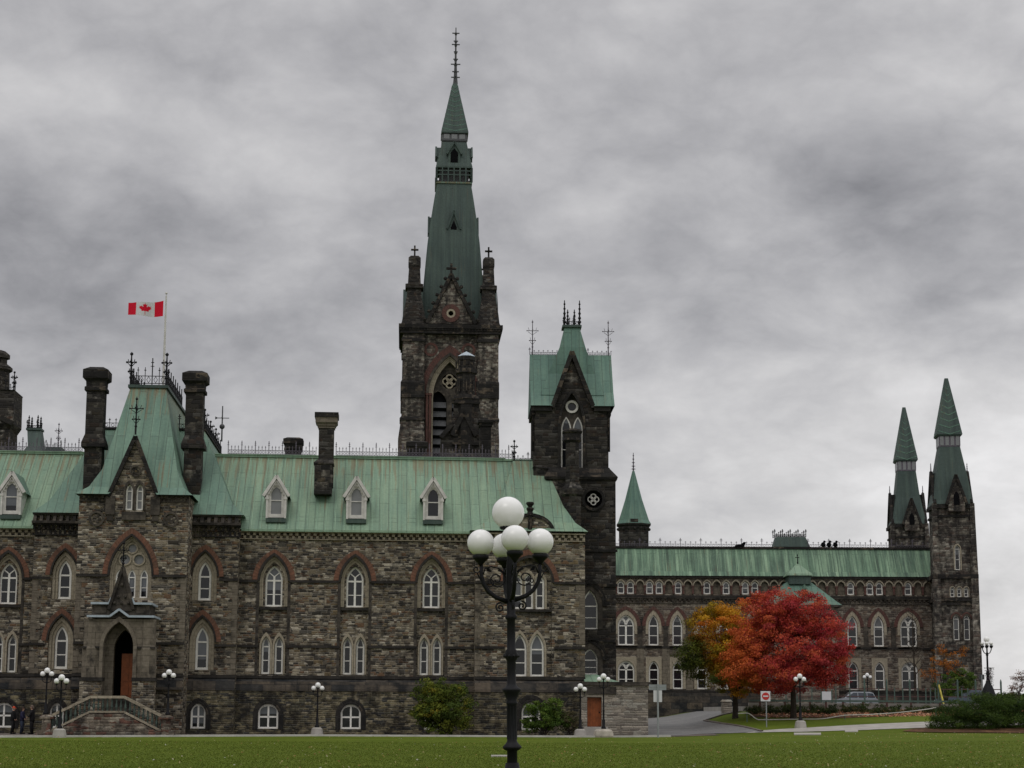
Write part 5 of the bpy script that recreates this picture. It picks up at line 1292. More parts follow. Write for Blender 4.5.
# ================================================================= REAR TOWER at the left edge
B = Frame(10, 150, 4.0)
bt = B.empty('rear_tower', 'sooty stone tower with stepped chimney top cut off by the left picture edge', 'tower')
bU = lambda x, y=400: B.U(x - 7.5, y); bZ = lambda y: B.Z(10, y)
rx = bU(22) ; lx = bU(-30)
mb = MB(); W_ = 3.2
mb.hip([(0, lx, bU(17), 0, W_), (bZ(455), lx, bU(17.5), 0, W_), (bZ(443), lx, bU(19), -.1, W_), (bZ(430), lx, bU(18.5), -.05, W_), (bZ(424), lx, bU(22.5), -.4, W_), (bZ(421), lx, bU(22.5), -.4, W_), (bZ(392), lx, bU(22), -.3, W_), (bZ(390.5), lx, bU(22.5), -.4, W_)]); mb.build('body', M_TOWERD, bt)
mb = MB(); c = bU(5, 370); mb.lathe([(0.95, bZ(391)), (0.88, bZ(371)), (1.12, bZ(369)), (1.12, bZ(366)), (0.62, bZ(362)), (0.62, bZ(358)), (0.85, bZ(357)), (0.85, bZ(353)), (0.5, bZ(350)), (0.1, bZ(348.5))], c, .8, 8, pi/8); mb.build('chimney_turret', M_TOWERD, bt)
crest((bU(12), .1, bZ(390.5)), (bU(22), .1, bZ(390.5)), .75, .4, 2, M_IRON, bt, .05); finial((bU(20.6), .1, bZ(390.5)), 1.75, .25, M_IRON, bt, 'fleury', .07)
mb = MB()
pbar(mb, Plane(0, -.3), (lx, bZ(400)), (bU(22), bZ(424)), .4, -.2, .2); mb.build('raking_coping', M_BLACK, bt)
B2 = Frame(31, 140, 4.0)
cr = B2.empty('copper_turret_roof', 'small steep copper roof with iron finials behind the ridge near the left edge', 'roof')
a, b = B2.U(20, 450), B2.U(43, 450); zq = lambda y: B2.Z(31, y)
mb = MB(); mb.hip([(10, a - .2, b + .2, 0, 3), (zq(455), a, b, 0, 3), (zq(445), a + .5, b - .3, .5, 2.6), (zq(427), B2.U(24.5, 427), B2.U(38, 427), 1.1, 2.0)]); mb.build('roof', M_COPD, cr)
mb = MB(); mb.hip([(zq(428), B2.U(23.5, 427), B2.U(39, 427), .95, 2.2), (zq(426), B2.U(23.5, 427), B2.U(39, 427), .95, 2.2)]); mb.box(b, B2.U(59, 450), 1, 3, 10, zq(445)); mb.build('roof_edge', M_COPD, cr)
for x, y in ((25, 412), (28.5, 414), (34.5, 412), (38, 414)): finial((B2.U(x, 420), 1.2 + (x % 2)*.4, zq(427)), zq(y) - zq(427), .12, M_IRON, cr, 'knobs', .07)
crest((B2.U(24, 427), 1.2, zq(426)), (B2.U(39, 427), 1.2, zq(426)), .55, .3, 2, M_IRON, cr, .05)
crest((B2.U(43, 445), 1.2, zq(445)), (B2.U(58, 445), 1.2, zq(445)), .5, .3, 3, M_IRON, cr, .04)
finial((B2.U(55.3, 440), 1.3, zq(446)), zq(419.5) - zq(446), .28, M_IRONP, cr, 'fleury', .05)

# ================================================================= RIGHT WING
Wf = Frame(780, 170, 0.0)
wg = Wf.empty('stone_wing', 'long receding stone wing with streaky green copper roof and arcaded top storey', 'building')
wU = lambda x, y=620, v=0.0: Wf.U(x, y, v); wZ = lambda y, v=0.0, x=780: Wf.Z(x, y, v)
V0 = Plane(0, 0)
wa, wb2 = wU(600), wU(936); zwe = wZ(577); zfr0, zfr1 = wZ(596), wZ(579)
z47 = wZ(648)
hh = []; wins = []
def wing_bay(px, wide, blank=False):
    c = wU(px); w = wU(px + (8.2 if wide else 5.0)) - c
    wins.append((c, w, wZ(646), wZ(626.5), wZ(615.5), 'tracery' if wide else 'lancet', True))
    wins.append((c, w, wZ(689.5), wZ(670.5), wZ(661.5), 'tracery' if wide else 'lancet', False))
for px, wd in ((626, 1), (653.5, 0), (677.3, 0), (701.5, 0), (727, 1), (752, 0), (776, 0), (827, 0), (852.2, 0), (878.5, 0), (908.3, 1)): wing_bay(px, wd)
hh = [arch(c, w, a, b, d) for c, w, a, b, d, s, t_ in wins]
# top storey arcade: round-headed niches, some of them glazed
per = wU(677.2) - wU(667.6); n0 = int((wb2 - wa)/per); nich = []
glz = set()
for x in (621.7, 630.9, 649, 658, 677.4, 705.8, 724.2, 750, 757.9, 847.3, 856, 872.9, 881.6, 906.7): glz.add(round((wU(x) - wU(640.2))/per))
k0 = int(math.floor((wa - wU(640.2))/per)) + 1; k = k0
while wU(640.2) + k*per + per/2 < wb2:
    nich.append((k, wU(640.2) + k*per)); k += 1
nw = per*0.385
hh += [arch(c, nw, wZ(594.5), wZ(586), wZ(581.5)) for k, c in nich]
mb = wall(MB(), V0, rect(wa, wb2, 0, zwe), hh, 0.35)
wall(mb, Plane(wb2, 12, -1, 0), rect(0, wb2 - wa, 0, zwe)); mb.build('wall', M_WINGS, wg)
for c, w, a, b, d, s, up in wins:
    window(wg, V0, c, w, a, b, d, s, 0.22, M_GLASSW, 0.11)
    if up:
        surround(wg, V0, c, w + .01, w + .28, b - .8, b, d + .01, 'window_surround', M_BUFF, -0.04, 0.05, 1.9)
        red_arch(wg, V0, c, w + .28, w + .62, b, d + .48, M_REDD, -.07, 1.0)
    else:
        mb = MB(); ring(mb, V0, arch(c, w + .01, a, b, d + .01), [(c - w - .28, a)] + [(c - w - .28 if x < c else c + w + .28, wZ(657.5) if z_ > b + .05 else z_) for x, z_ in arch(c, w, a, b, d)[1:-1]] + [(c + w + .28, a)], -.04, .05); mb.build('window_surround', M_BUFF, wg)
    mb = MB(); pbox(mb, V0, c - w - .3, c + w + .3, a - .22, a - .04, -.12, .02); mb.build('sill', M_BUFFD, wg)
arc = MB(); cols = MB()
for k, c in nich:
    ring(arc, V0, arch(c, nw, wZ(586) - .01, wZ(586), wZ(581.5)), arch(c, per*.48, wZ(586) - .01, wZ(586), wZ(579.6)), -.1, .05)
    for s in (-1, 1): pass
    cols.box(c - per/2 - .1, c - per/2 + .1, -.14, .0, wZ(594.5), wZ(586.8)); cols.box(c - per/2 - .17, c - per/2 + .17, -.18, 0, wZ(587.4), wZ(586))
    if k in glz: window(wg, V0, c, nw*.92, wZ(594.5), wZ(586), wZ(582), 'sash', 0.15, M_GLASSW, 0.09)
    else: blank = MB(); blank.face([V0.p(a_, z_, .22) for a_, z_ in arch(c, nw, wZ(594.5), wZ(586), wZ(581.5))]); blank.build('blank_panel', M_BUFFM, wg)
arc.build('arcade_arches', M_BUFF, wg); cols.build('arcade_shafts', M_REDD, wg)
stringc(wg, [(V0, wa, wb2)], wZ(597), .22, .2); stringc(wg, [(V0, wa, wb2)], z47, .22, .12); stringc(wg, [(V0, wa, wb2)], wZ(692), .26, .2); stringc(wg, [(V0, wa, wb2)], wZ(577.3), .25, .3)
corbels(V0, wa, wb2, wZ(604), wZ(598.3), M_BUFFD, wg, .42, .16)
for x in (640, 665.5, 689, 740): mb = MB(); mb.box(wU(x) - .35, wU(x) + .35, -.08, .02, wZ(692), z47); mb.build('pilaster', M_BUFFM, wg)
for x in (640, 665.5, 689, 865.5, 893): mb = MB(); mb.box(wU(x) - .22, wU(x) + .22, -.08, .02, z47, wZ(627)); mb.build('pilaster', M_BUFFD, wg)
mb = MB(); mb.box(wa, wb2, -.35, 0, -.2, wZ(693.5)); mb.build('plinth', M_ASH, wg)
vq = 1.5; zw = wZ(548.6, vq)
mb = MB()
for (va, za), (vb, zb2) in (((-.4, zwe + .05), (0, zwe + .5)), ((0, zwe + .5), (vq, zw))): mb.face([(wa, va, za), (wb2, va, za), (wb2, vb, zb2), (wa, vb, zb2)])
mb.face([(wa, vq, zw), (wb2, vq, zw), (wb2, 10, zw), (wa, 10, zw)]); mb.face([(wb2, 12, zwe), (wa, 12, zwe), (wa, 10, zw), (wb2, 10, zw)]); mb.face([(wb2, -.4, zwe), (wb2, 12, zwe), (wb2, 10, zw), (wb2, vq, zw)]); mb.build('roof', M_COPW, wg)
mb = MB()
for k_ in range(int((wb2 - wa)/0.62)):
    x_ = wa + .62*k_ + .3
    for (va, za), (vb, zb3) in (((-.4, zwe + .06), (0, zwe + .51)), ((0, zwe + .51), (vq, zw + .01))): mb.bar((x_, va, za), (x_, vb, zb3), .05)
mb.build('standing_seams', M_COPW, wg)
mb = MB(); mb.box(wa, wb2, vq - .16, vq + .16, zw - .05, zw + .16); mb.build('ridge_roll', M_BLACK, wg)
crest((wa, vq, zw + .1), (wU(772, 545, vq), vq, zw + .1), 0.72, 0.5, 4, M_IRONP, wg, .045); crest((wU(808, 545, vq), vq, zw + .1), (wU(928, 545, vq), vq, zw + .1), 0.72, 0.5, 4, M_IRONP, wg, .045)
# ridge lantern
vl = vq + .9; a, b = wU(773, 545, vl), wU(808.5, 545, vl)
mb = MB(); mb.hip([(zw - .6, a, b, vl - .85, vl + 1.2), (wZ(547, vl), a, b, vl - .85, vl + 1.2), (wZ(537.5, vl), wU(775.5, 537, vl), wU(804.5, 537, vl), vl - .6, vl + .8)]); o = mb.build('ridge_vent', M_COPD, wg)
crest((wU(774, 537, vl), vl - .5, wZ(537.5, vl)), (wU(805, 537, vl), vl - .5, wZ(537.5, vl)), .62, .35, 2, M_IRON, wg, .06)
crest((wU(774, 537, vl), vl + .7, wZ(537.5, vl)), (wU(805, 537, vl), vl + .7, wZ(537.5, vl)), .62, .35, 2, M_IRON, wg, .06)
# small porch block with a copper pyramid roof and cupola, behind the maple
vp = -4.2; pU = lambda x, y=600: wU(x, y, vp); pZ = lambda y: wZ(y, vp, 803)
pb = Wf.empty('porch_block', 'projecting stone porch block with copper pyramid roof and little cupola behind the red maple', 'porch')
p0_, p1_ = pU(768), pU(837)
mb = MB(); mb.box(p0_, p1_, vp, 0, 0, pZ(605)); mb.build('wall', M_WINGS, pb)
cx = pU(802.5)
mb = MB(); mb.hip([(pZ(605), p0_ - .4, p1_ + .4, vp - .4, 1.0), (pZ(601.5), p0_, p1_, vp, 1.0), (pZ(581), pU(790), pU(815), -2.4, 1.0)]); mb.build('roof', M_COPM, pb)
mb = MB(); mb.box(p0_ - .42, p1_ + .42, vp - .42, 0, pZ(607), pZ(605)); mb.build('cornice', M_BUFFD, pb)
mb = MB(); mb.box(pU(791.5), pU(813.5), -2.9, -.6, pZ(583), pZ(574)); mb.build('cupola', M_COPD, pb)
mb = MB(); mb.hip([(pZ(574.5), pU(789.5), pU(815.5), -3.1, -.4), (pZ(572.5), pU(790.5), pU(814.5), -3.0, -.5), (pZ(562), cx - .12, cx + .12, -1.8, -1.6)]); mb.build('cupola_roof', M_COP, pb)
finial((cx, -1.7, pZ(562.5)), 1.0, .15, M_IRON, pb, 'cross', .05)
mb = MB(); mb.extr([(pU(799), pZ(600)), (pU(812), pZ(600)), (pU(805.5), pZ(584))], vp + .1, -1.4); o = mb.build('gablet', M_COPM, pb)
mb = MB(); mb.extr([(pU(801), pZ(599.5)), (pU(810), pZ(599.5)), (pU(805.5), pZ(588))], vp + .04, vp + .12); mb.build('gablet_panel', M_REDD, o)
# stone turret with cone roof behind the wing ridge
Tf = Frame(634.5, 182, 0.0); tt = Tf.empty('cone_turret', 'round stone turret with plain green copper cone roof and thin finial', 'turret')
zq = lambda y: Tf.Z(634.5, y); r = (Tf.U(650.2, 524) - Tf.U(619, 524))/2
mb = MB(); mb.lathe([(r, 0), (r, zq(530)), (r + .08, zq(529)), (r + .08, zq(527.5)), (r, zq(527))], 0, 0, 8, pi/8); mb.build('wall', M_TOWERD, tt)
mb = MB(); mb.lathe([(r + .05, zq(527)), (r + .25, zq(526)), (r + .25, zq(524.5))], 0, 0, 8, pi/8)
for k in range(16): q = k*pi/8; mb.ball((r*cos(q), r*sin(q), zq(529.5)), .16, 6, 4)
mb.build('cornice', M_BLACK, tt)
mb = MB(); mb.lathe([(r + .28, zq(524.5)), (r + .05, zq(521)), (r*.58, zq(500)), (0.12, zq(471))], 0, 0, 8, pi/8); mb.build('roof', M_COPM, tt)
mb = MB(); mb.box(-.45, .35, -r - .1, 0, zq(524.4), zq(520.5)); mb.build('vent', M_BLACK, tt)
finial((0, 0, zq(472)), zq(452.5) - zq(472), .28, M_IRONP, tt, 'knobs', .07)

# ================================================================= TWO SPIRED TOWERS at the far end
def end_tower(px, Y, rows, label, tall):
    f = Frame(px, Y, -5.0); e = f.empty('end_tower', label, 'tower', 'twin spired towers')
    h_ = (f.U(rows['b'][1], 560) - f.U(rows['b'][0], 560))/2; uc_ = (f.U(rows['b'][1], 560) + f.U(rows['b'][0], 560))/2
    Z = lambda y, v=0.0: f.Z(px, y, v); U_ = lambda x, y=560, v=0.0: f.U(x, y, v)
    x0, x1 = uc_ - h_, uc_ + h_; D_ = 2*h_; P_ = Plane(0, 0)
    zr0 = Z(rows['eave']); hl = []
    wl_ = []
    if tall:
        wl_ = [(U_(957.6), .24, Z(570), Z(549), Z(545)), (U_(954.3), .27, Z(640), Z(619), Z(615.5)), (U_(964.8), .27, Z(640), Z(619), Z(615.5))] + [(U_(x), .2, Z(597), Z(589.5), Z(587)) for x in (951.5, 958.3, 965.3)]
    hl = [arch(*q) for q in wl_]
    gl_, gr2 = U_(rows['gab'][0], 500), U_(rows['gab'][1], 500); gm_ = (gl_ + gr2)/2; zg = Z(rows['gab'][2])
    mb = wall(MB(), P_, [(x0, 0), (x1, 0), (x1, zr0), (gr2, zr0), (gm_, zg), (gl_, zr0), (x0, zr0)], hl, .4)
    wall(mb, Plane(x1, 0, 0, 1), rect(0, D_, 0, zr0)); wall(mb, Plane(x0, D_, 0, -1), rect(0, D_, 0, zr0)); wall(mb, Plane(x1, D_, -1, 0), rect(0, D_, 0, zr0))
    mb.build('wall', M_TOWER, e)
    for q in wl_:
        window(e, P_, *q, 'lancet', .22, M_GLASSW, .065)
        surround(e, P_, q[0], q[1] + .01, q[1] + (.12 if q[1] > .21 else .08), q[2], q[3], q[4] + .01, 'window_surround', M_BUFF if q[2] > Z(600) else M_BUFFD, -.05, .05, 1.2)
        if q[1] > .25: red_arch(e, P_, q[0], q[1] + .13, q[1] + .25, q[3], q[4] + .2, M_REDD, -.07)
    mb = MB()
    for y, o_, hh_ in rows['bands']: mb.box(x0 - o_, x1 + o_, -o_, D_ + o_, Z(y) - hh_, Z(y))
    mb.build('string_course', M_BLACK, e)
    # angle buttresses
    for cx_, cy_ in ((x0, 0), (x1, 0), (x1, D_)):
        mb = MB(); q = .42; mb.hip([(0, cx_ - q, cx_ + q, cy_ - q, cy_ + q), (Z(578), cx_ - q*.8, cx_ + q*.8, cy_ - q*.8, cy_ + q*.8), (Z(560), cx_ - .3, cx_ + .3, cy_ - .3, cy_ + .3), (zr0, cx_ - .2, cx_ + .2, cy_ - .2, cy_ + .2)]); mb.build('buttress', M_TOWER, e)
    mb = MB(); mb.extr([(gl_, zr0 - .8), (gr2, zr0 - .8), (gr2, zr0), (gm_, zg), (gl_, zr0)], -.5, h_*.7); mb.build('gable', M_TOWER, e)
    Pgx = Plane(0, -.5)
    mb = MB(); o3 = arch(gm_, .28, zr0 - .2, zr0 + .5, zr0 + 1.1); mb.extr(o3, -.52, -.49); mb.build('gable_opening', M_VOID, e)
    mb = MB()
    for ee in (gl_ - .2, gr2 + .2): pbar(mb, Pgx, (ee, zr0 - .15), (gm_, zg + .35), .24, -.12, .2)
    mb.build('gable_coping', M_BLACK, e)
    c_ = uc_; k = 0
    mb = MB(); lv_ = []
    for y, a_, b_ in rows['roof']:
        w_ = (U_(b_, y) - U_(a_, y))/2; m_ = (U_(b_, y, h_) + U_(a_, y, h_))/2; lv_.append((Z(y, h_ if y < rows['eave'] - 4 else 0), c_ - w_, c_ + w_, h_ - w_, h_ + w_))
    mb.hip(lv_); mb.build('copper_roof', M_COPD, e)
    # side gables
    for s in (-1, 1):
        mb = MB(); xs = c_ + s*(h_ - .05); zz = Z(rows['sg']); mb.face([(xs, h_ - 1.9, zr0), (xs, h_ + 1.9, zr0), (xs, h_, zz + .6)]); mb.face([(xs, h_ - 1.9, zr0), (xs, h_, zz + .6), (c_, h_, zz + .6), (c_ + s*.5, h_ - 1.9, zr0)]); mb.face([(xs, h_ + 1.9, zr0), (xs, h_, zz + .6), (c_, h_, zz + .6), (c_ + s*.5, h_ + 1.9, zr0)])
        mb.bar((xs, h_ - 1.9, zr0), (xs, h_, zz + .7), .28); mb.bar((xs, h_ + 1.9, zr0), (xs, h_, zz + .7), .28); mb.build('side_gable', M_BLACK, e)
        finial((xs, h_, zz + .5), 1.1, .1, M_IRONP, e, 'knobs', .05)
    y0, y1, xa, xb = rows['neck']; w_ = (U_(xb, y0) - U_(xa, y0))/2
    mb = MB(); mb.box(c_ - w_, c_ + w_, h_ - w_, h_ + w_, Z(y0, h_), Z(y1, h_)); mb.build('lantern', M_DWHITE if False else M_IRONP, e)
    mb = MB()
    for kk in range(4):
        t_ = -w_ + 2*w_*(kk + .5)/4
        mb.box(c_ + t_ - w_*.17, c_ + t_ + w_*.17, h_ - w_ - .03, h_ + w_ + .03, Z(y0, h_) + .12, Z(y1, h_) - .12); mb.box(c_ - w_ - .03, c_ + w_ + .03, h_ + t_ - w_*.17, h_ + t_ + w_*.17, Z(y0, h_) + .12, Z(y1, h_) - .12)
    mb.build('louvres', M_LEAD if False else M_BLIND, e)
    ya, yb_, xa, xb = rows['cap']; w_ = (U_(xb, ya) - U_(xa, ya))/2
    mb = MB(); mb.hip([(Z(ya + 1.5, h_), c_ - w_ + .1, c_ + w_ - .1, h_ - w_ + .1, h_ + w_ - .1), (Z(ya, h_), c_ - w_, c_ + w_, h_ - w_, h_ + w_), (Z(yb_, h_), c_ - .16, c_ + .16, h_ - .16, h_ + .16)]); mb.build('spire_cap', M_COPD, e)
    mb = chevrons(MB(), c_, h_, Z(ya, h_), Z(yb_ + 5, h_), w_ - .02, .2, 8, .10); mb.build('chevron_roll', M_COPM, e)
    return e
end_tower(953, 166, dict(b=(935.8, 973.8), eave=503.5, gab=(947.5, 964), bands=((504.5, .2, .35), (515, .12, .2), (574.5, .35, .4), (598, .2, .3), (603, .15, .2), (650, .1, .2)), roof=((504, 931, 972), (500, 932, 971), (478, 934.5, 966), (448, 938.5, 959)), sg=477, neck=(448, 436.5, 938, 959), cap=(436, 378.5, 935.3, 960.7)), 'taller spired stone tower closing the right end of the wing', True) if False else None
ROW1 = dict(b=(935.8, 973.8), eave=503.5, gab=(947.5, 964, 479), bands=((504.5, .2, .35), (515, .12, .2), (574.5, .35, .4), (598, .2, .3), (603, .15, .2), (650, .1, .2)), roof=((504, 931, 972), (500, 932, 971), (478, 934.5, 966), (448, 938.5, 959)), sg=477, neck=(448, 436.5, 938, 959), cap=(436, 378.5, 935.3, 960.7))
ROW2 = dict(b=(893.2, 927.6), eave=523.5, gab=(903.5, 918, 502), bands=((524.5, .2, .35), (536, .12, .2), (546, .12, .2)), roof=((524, 890.5, 926), (520.5, 891.5, 925), (498, 895, 919), (472, 897.5, 915.5)), sg=498, neck=(472, 461.5, 897, 915.5), cap=(461, 407.5, 894.8, 917.3))
end_tower(953, 166, ROW1, 'taller spired stone tower closing the right end of the wing', True)
end_tower(907.5, 190, ROW2, 'shorter spired tower standing behind the wing roof beside its taller twin', False)
# little things on the wing ridge
for i, x in enumerate((823.2, 829, 835.3)):
    e = empty('roost_bird', Wf.o + Wf.e*wU(x, 545, vq) + Wf.n*vq + Vector((0, 0, zw + .2)), ('leftmost', 'middle', 'rightmost')[i] + ' of three dark birds perched on the wing ridge', 'bird', 'birds on the wing ridge')
    mb = MB(); mb.ball((0, 0, .2), .24, 8, 6, 1.1); mb.ball((.12, 0, .5), .13, 8, 6); mb.bar((-.15, 0, .15), (-.42, 0, 0), .12, .06); mb.bar((.22, 0, .5), (.34, 0, .48), .05); mb.build('body', M_VOID, e)
e = empty('roof_hatch', Wf.o + Wf.e*wU(739.5, 545, vq) + Wf.n*vq + Vector((0, 0, zw + .12)), 'dark tilted roof hatch open on the wing ridge', 'hatch')
mb = MB(); mb.extr([(-.5, 0), (.4, 0), (.62, .45), (.4, .5), (.1, .28), (-.4, .2)], -.3, .3); mb.build('lid', M_VOID, e)
# ================================================================= GROUND
def ground_hit(px, py):
    d = ray(px, py); k = 20.0
    for _ in range(6000):
        p = Vector((0, 0, CAMZ)) + d * k
        if p.z <= gh(p.x, p.y): return p
        k += 0.1
        if k > 320: break
    return p
def m_ground(name, cs, sc=(0.25, 3.0, 25.0), rough=0.95, bump=0.4, d=0.03):
    m, t, b = mat(name, rough, 0.04); g = G(t); p = g.pos()
    a = g.noise(p, sc[0], 4, 0.6).outputs['Fac']; bb = g.noise(p, sc[1], 5, 0.65).outputs['Fac']; c_ = g.noise(p, sc[2], 4, 0.7).outputs['Fac']
    c = g.ramp(g.math('ADD', g.math('MULTIPLY', a, 0.5), g.math('MULTIPLY', bb, 0.5)), [(0.36, cs[0]), (0.5, cs[1]), (0.64, cs[2])])
    c = g.mix(0.6, c, g.ramp(c_, [(0.3, 0.6), (0.7, 1.4)]), 'MULTIPLY')
    g.l(c, b.inputs['Base Color']); g.bump(c_, b, bump, d); return m
M_LAWN = m_ground('lawn_grass', [(0.070,0.100,0.012), (0.088,0.120,0.015), (0.115,0.142,0.021)])
M_ASPH = m_ground('grey_asphalt', [(0.15,0.15,0.15), (0.18,0.178,0.175), (0.22,0.215,0.21)])
M_PAVE = m_ground('worn_pavement', [(0.10,0.082,0.07), (0.14,0.12,0.105), (0.20,0.18,0.16)])
M_MULCH = m_ground('mulch_and_leaves', [(0.05,0.032,0.02), (0.08,0.045,0.028), (0.20,0.11,0.06)], (0.8, 5, 22))
xs = [-4000, -900, -250] + [-90 + 1.5*i for i in range(141)] + [250, 900, 4000]
ys = [-300, -20] + [5 + 2.5*i for i in range(24)] + [66 + 1.25*i for i in range(96)] + [200, 300, 900, 4500]
nx, ny = len(xs), len(ys)
V = [(x, y, gh(x, y) if y < 250 and -100 < x < 240 else (gh(x, y) if y < 250 else 0.0)) for y in ys for x in xs]
Fc = [(j*nx + i, j*nx + i + 1, (j+1)*nx + i + 1, (j+1)*nx + i) for j in range(ny-1) for i in range(nx-1)]
me = bpy.data.meshes.new('lawn'); me.from_pydata(V, [], Fc); me.materials.append(M_LAWN); me.polygons.foreach_set('use_smooth', [True]*len(Fc))
lawn = bpy.data.objects.new('lawn', me); COL.objects.link(lawn); lawn['kind'] = 'structure'
from mathutils.geometry import delaunay_2d_cdt
def inside(p, poly):
    x, y = p; c = False; n = len(poly)
    for i in range(n):
        x1, y1 = poly[i]; x2, y2 = poly[(i+1) % n]
        if (y1 > y) != (y2 > y) and x < (x2-x1)*(y-y1)/(y2-y1) + x1: c = not c
    return c
def sheet(name, poly, m, dz, step=1.1):
    dens = []
    n = len(poly)
    for i in range(n):
        a, b = Vector(poly[i]), Vector(poly[(i+1) % n]); k = max(1, int((b-a).length/step))
        dens += [tuple(a + (b-a)*j/k) for j in range(k)]
    pts = [Vector(p) for p in dens]; x0 = min(p[0] for p in dens); x1 = max(p[0] for p in dens); y0 = min(p[1] for p in dens); y1 = max(p[1] for p in dens)
    e = [(i, (i+1) % len(dens)) for i in range(len(dens))]
    y = y0 + step/2
    while y < y1:
        x = x0 + step/2
        while x < x1:
            if inside((x, y), dens): pts.append(Vector((x, y)))
            x += step
        y += step
    vs_, _, fs, *_ = delaunay_2d_cdt(pts, e, [list(range(len(dens)))], 1, 1e-4)
    me = bpy.data.meshes.new(name); me.from_pydata([(v.x, v.y, gh(v.x, v.y) + dz) for v in vs_], [], [tuple(f) for f in fs]); me.update()
    if me.polygons and me.polygons[0].normal.z < 0: me.flip_normals()
    me.materials.append(m); o = bpy.data.objects.new(name, me); COL.objects.link(o); o['kind'] = 'structure'; return o
def kerb(name, line, w, h, m, label=None):
    mb = MB(); pts = []
    for a, b in zip(line, line[1:]):
        a, b = Vector(a), Vector(b); k = max(1, int((b-a).length/1.2)); pts += [a + (b-a)*j/k for j in range(k)]
    pts.append(Vector(line[-1]))
    L_ = []
    for i, p in enumerate(pts):
        t_ = (pts[min(i+1, len(pts)-1)] - pts[max(i-1, 0)]).normalized(); n_ = Vector((-t_.y, t_.x))*w/2
        q = [p - n_, p + n_]; L_.append([(q[0].x, q[0].y, gh(*q[0]) - .05), (q[0].x, q[0].y, gh(*q[0]) + h), (q[1].x, q[1].y, gh(*q[1]) + h), (q[1].x, q[1].y, gh(*q[1]) - .05)])
    for a, b in zip(L_, L_[1:]):
        for k in range(3): mb.face([a[k], b[k], b[k+1], a[k+1]][::-1])
    o = mb.build(name, m); o['kind'] = 'structure'; return o
g2 = lambda px, py: tuple(ground_hit(px, py).xy)
K0, K1, K2 = (-60.0, 94.0), g2(0, 737.5), (10.0, 110.6)
kl = [K0, (K1[0], K1[1]), g2(320, 736.2), K2]
sheet('pavement', kl + [(13.5, 114.0), (13.5, 128), (-60, 128)], M_PAVE, 0.02, 2.0)
kerb('kerb', kl, 0.30, 0.11, M_KERB)
kerb('kerb', [(a, b + 2.2) for a, b in kl[:3]] + [(8.5, 112.6)], 0.20, 0.06, M_CONC)
drive = [(8.5, 110.5), g2(700, 734.3), g2(762, 732.5), g2(745, 728), g2(722, 724.5), g2(704, 721.5), (17.5, 136), (22, 152), (22, 164), (8, 167), (8.5, 125)]
sheet('road', drive, M_ASPH, 0.035, 1.5)
kerb('road_kerb', [g2(762, 732), g2(745, 727.8), g2(722, 724.3), g2(704, 721.3), (17.5, 136)], 0.18, 0.10, M_PAVE)
pathp = [g2(745, 733.5), g2(800, 732.3), g2(860, 730.5), g2(930, 728), g2(990, 726), g2(1060, 725), g2(1060, 718), g2(990, 720), g2(930, 722), g2(860, 725), g2(800, 728.5), g2(762, 730.8)]
sheet('path', pathp, M_CONC, 0.03, 1.0)
bed = [g2(750, 717.5), g2(840, 718.5), g2(925, 715.5), g2(1050, 712), (70, 135.9), (18.4, 135.9), (17.6, 130)]
sheet('planting_bed', bed, M_MULCH, 0.03, 1.2)
sheet('mulch_strip', [g2(902, 731.6), g2(950, 733), g2(1060, 734), g2(1060, 726), g2(940, 727.5), g2(912, 729.5)], M_MULCH, 0.045, 1.0)
for i, (x0, x1, y0, y1, lb) in enumerate(((794, 821, 733.4, 735.2, 'long pale concrete slab set in the lawn edge below the lamp by the red maple'), (845, 858, 730.9, 732.2, 'short pale concrete slab in the grass beside the right-hand path'), (491, 507, 756.3, 757.1, 'thin white strip lying in the front lawn left of the lamp post'))):
    a, b, c_, d_ = ground_hit(x0, y1), ground_hit(x1, y1), ground_hit(x1, y0), ground_hit(x0, y0)
    mb = MB(); up = Vector((0, 0, .05)); q = [a, b, c_, d_]
    mb.face([p + up for p in q]); 
    for k in range(4): mb.face([q[k] - up, q[(k+1)%4] - up, q[(k+1)%4] + up, q[k] + up])
    tag(mb.build('ground_slab', M_CONC), lb, 'slab', 'slabs in the lawn')
# ---- terrace with parapet at the right
TZ = 1.95; tx = 18.3
mb = MB(); mb.face([(tx, 136.2, TZ), (200, 136.2, TZ), (200, 240, TZ - .2), (tx + 4, 240, TZ - .2), (tx, 165, TZ)]); o = mb.build('terrace', M_ASPH); o['kind'] = 'structure'
mb = MB(); mb.box(tx, 120, 135.9, 136.2, 0, 2.33); mb.box(tx - .3, tx, 135.9, 165, 0, TZ + .1)
tag(mb.build('terrace_wall', M_CONC), 'low pale concrete parapet wall behind the shrub bed on the right', 'wall')
gr = empty('guard_rail', (tx, 135.6, 0), 'green top rail on short dark red posts in front of the parapet', 'railing')
mb = MB(); mb.box(0, 22.2, -.08, .08, 2.42, 2.56); mb.build('top_rail', M_GREENP, gr)
for k, x in enumerate((760, 785, 810, 826, 843, 863, 887, 911, 940, 960)):
    p = at(x, 705, 135.6); mb = MB(); mb.box(p.x - tx - .07, p.x - tx + .07, -.06, .06, 1.85, 2.42); mb.build('post', M_BROWNP, gr)
fn = empty('metal_fence', (tx, 141, TZ), 'green metal fence of tall and short posts with thin brown rails on the terrace', 'fence')
tall = (824, 864.7, 887, 910, 938.6, 958, 976, 1001.4)
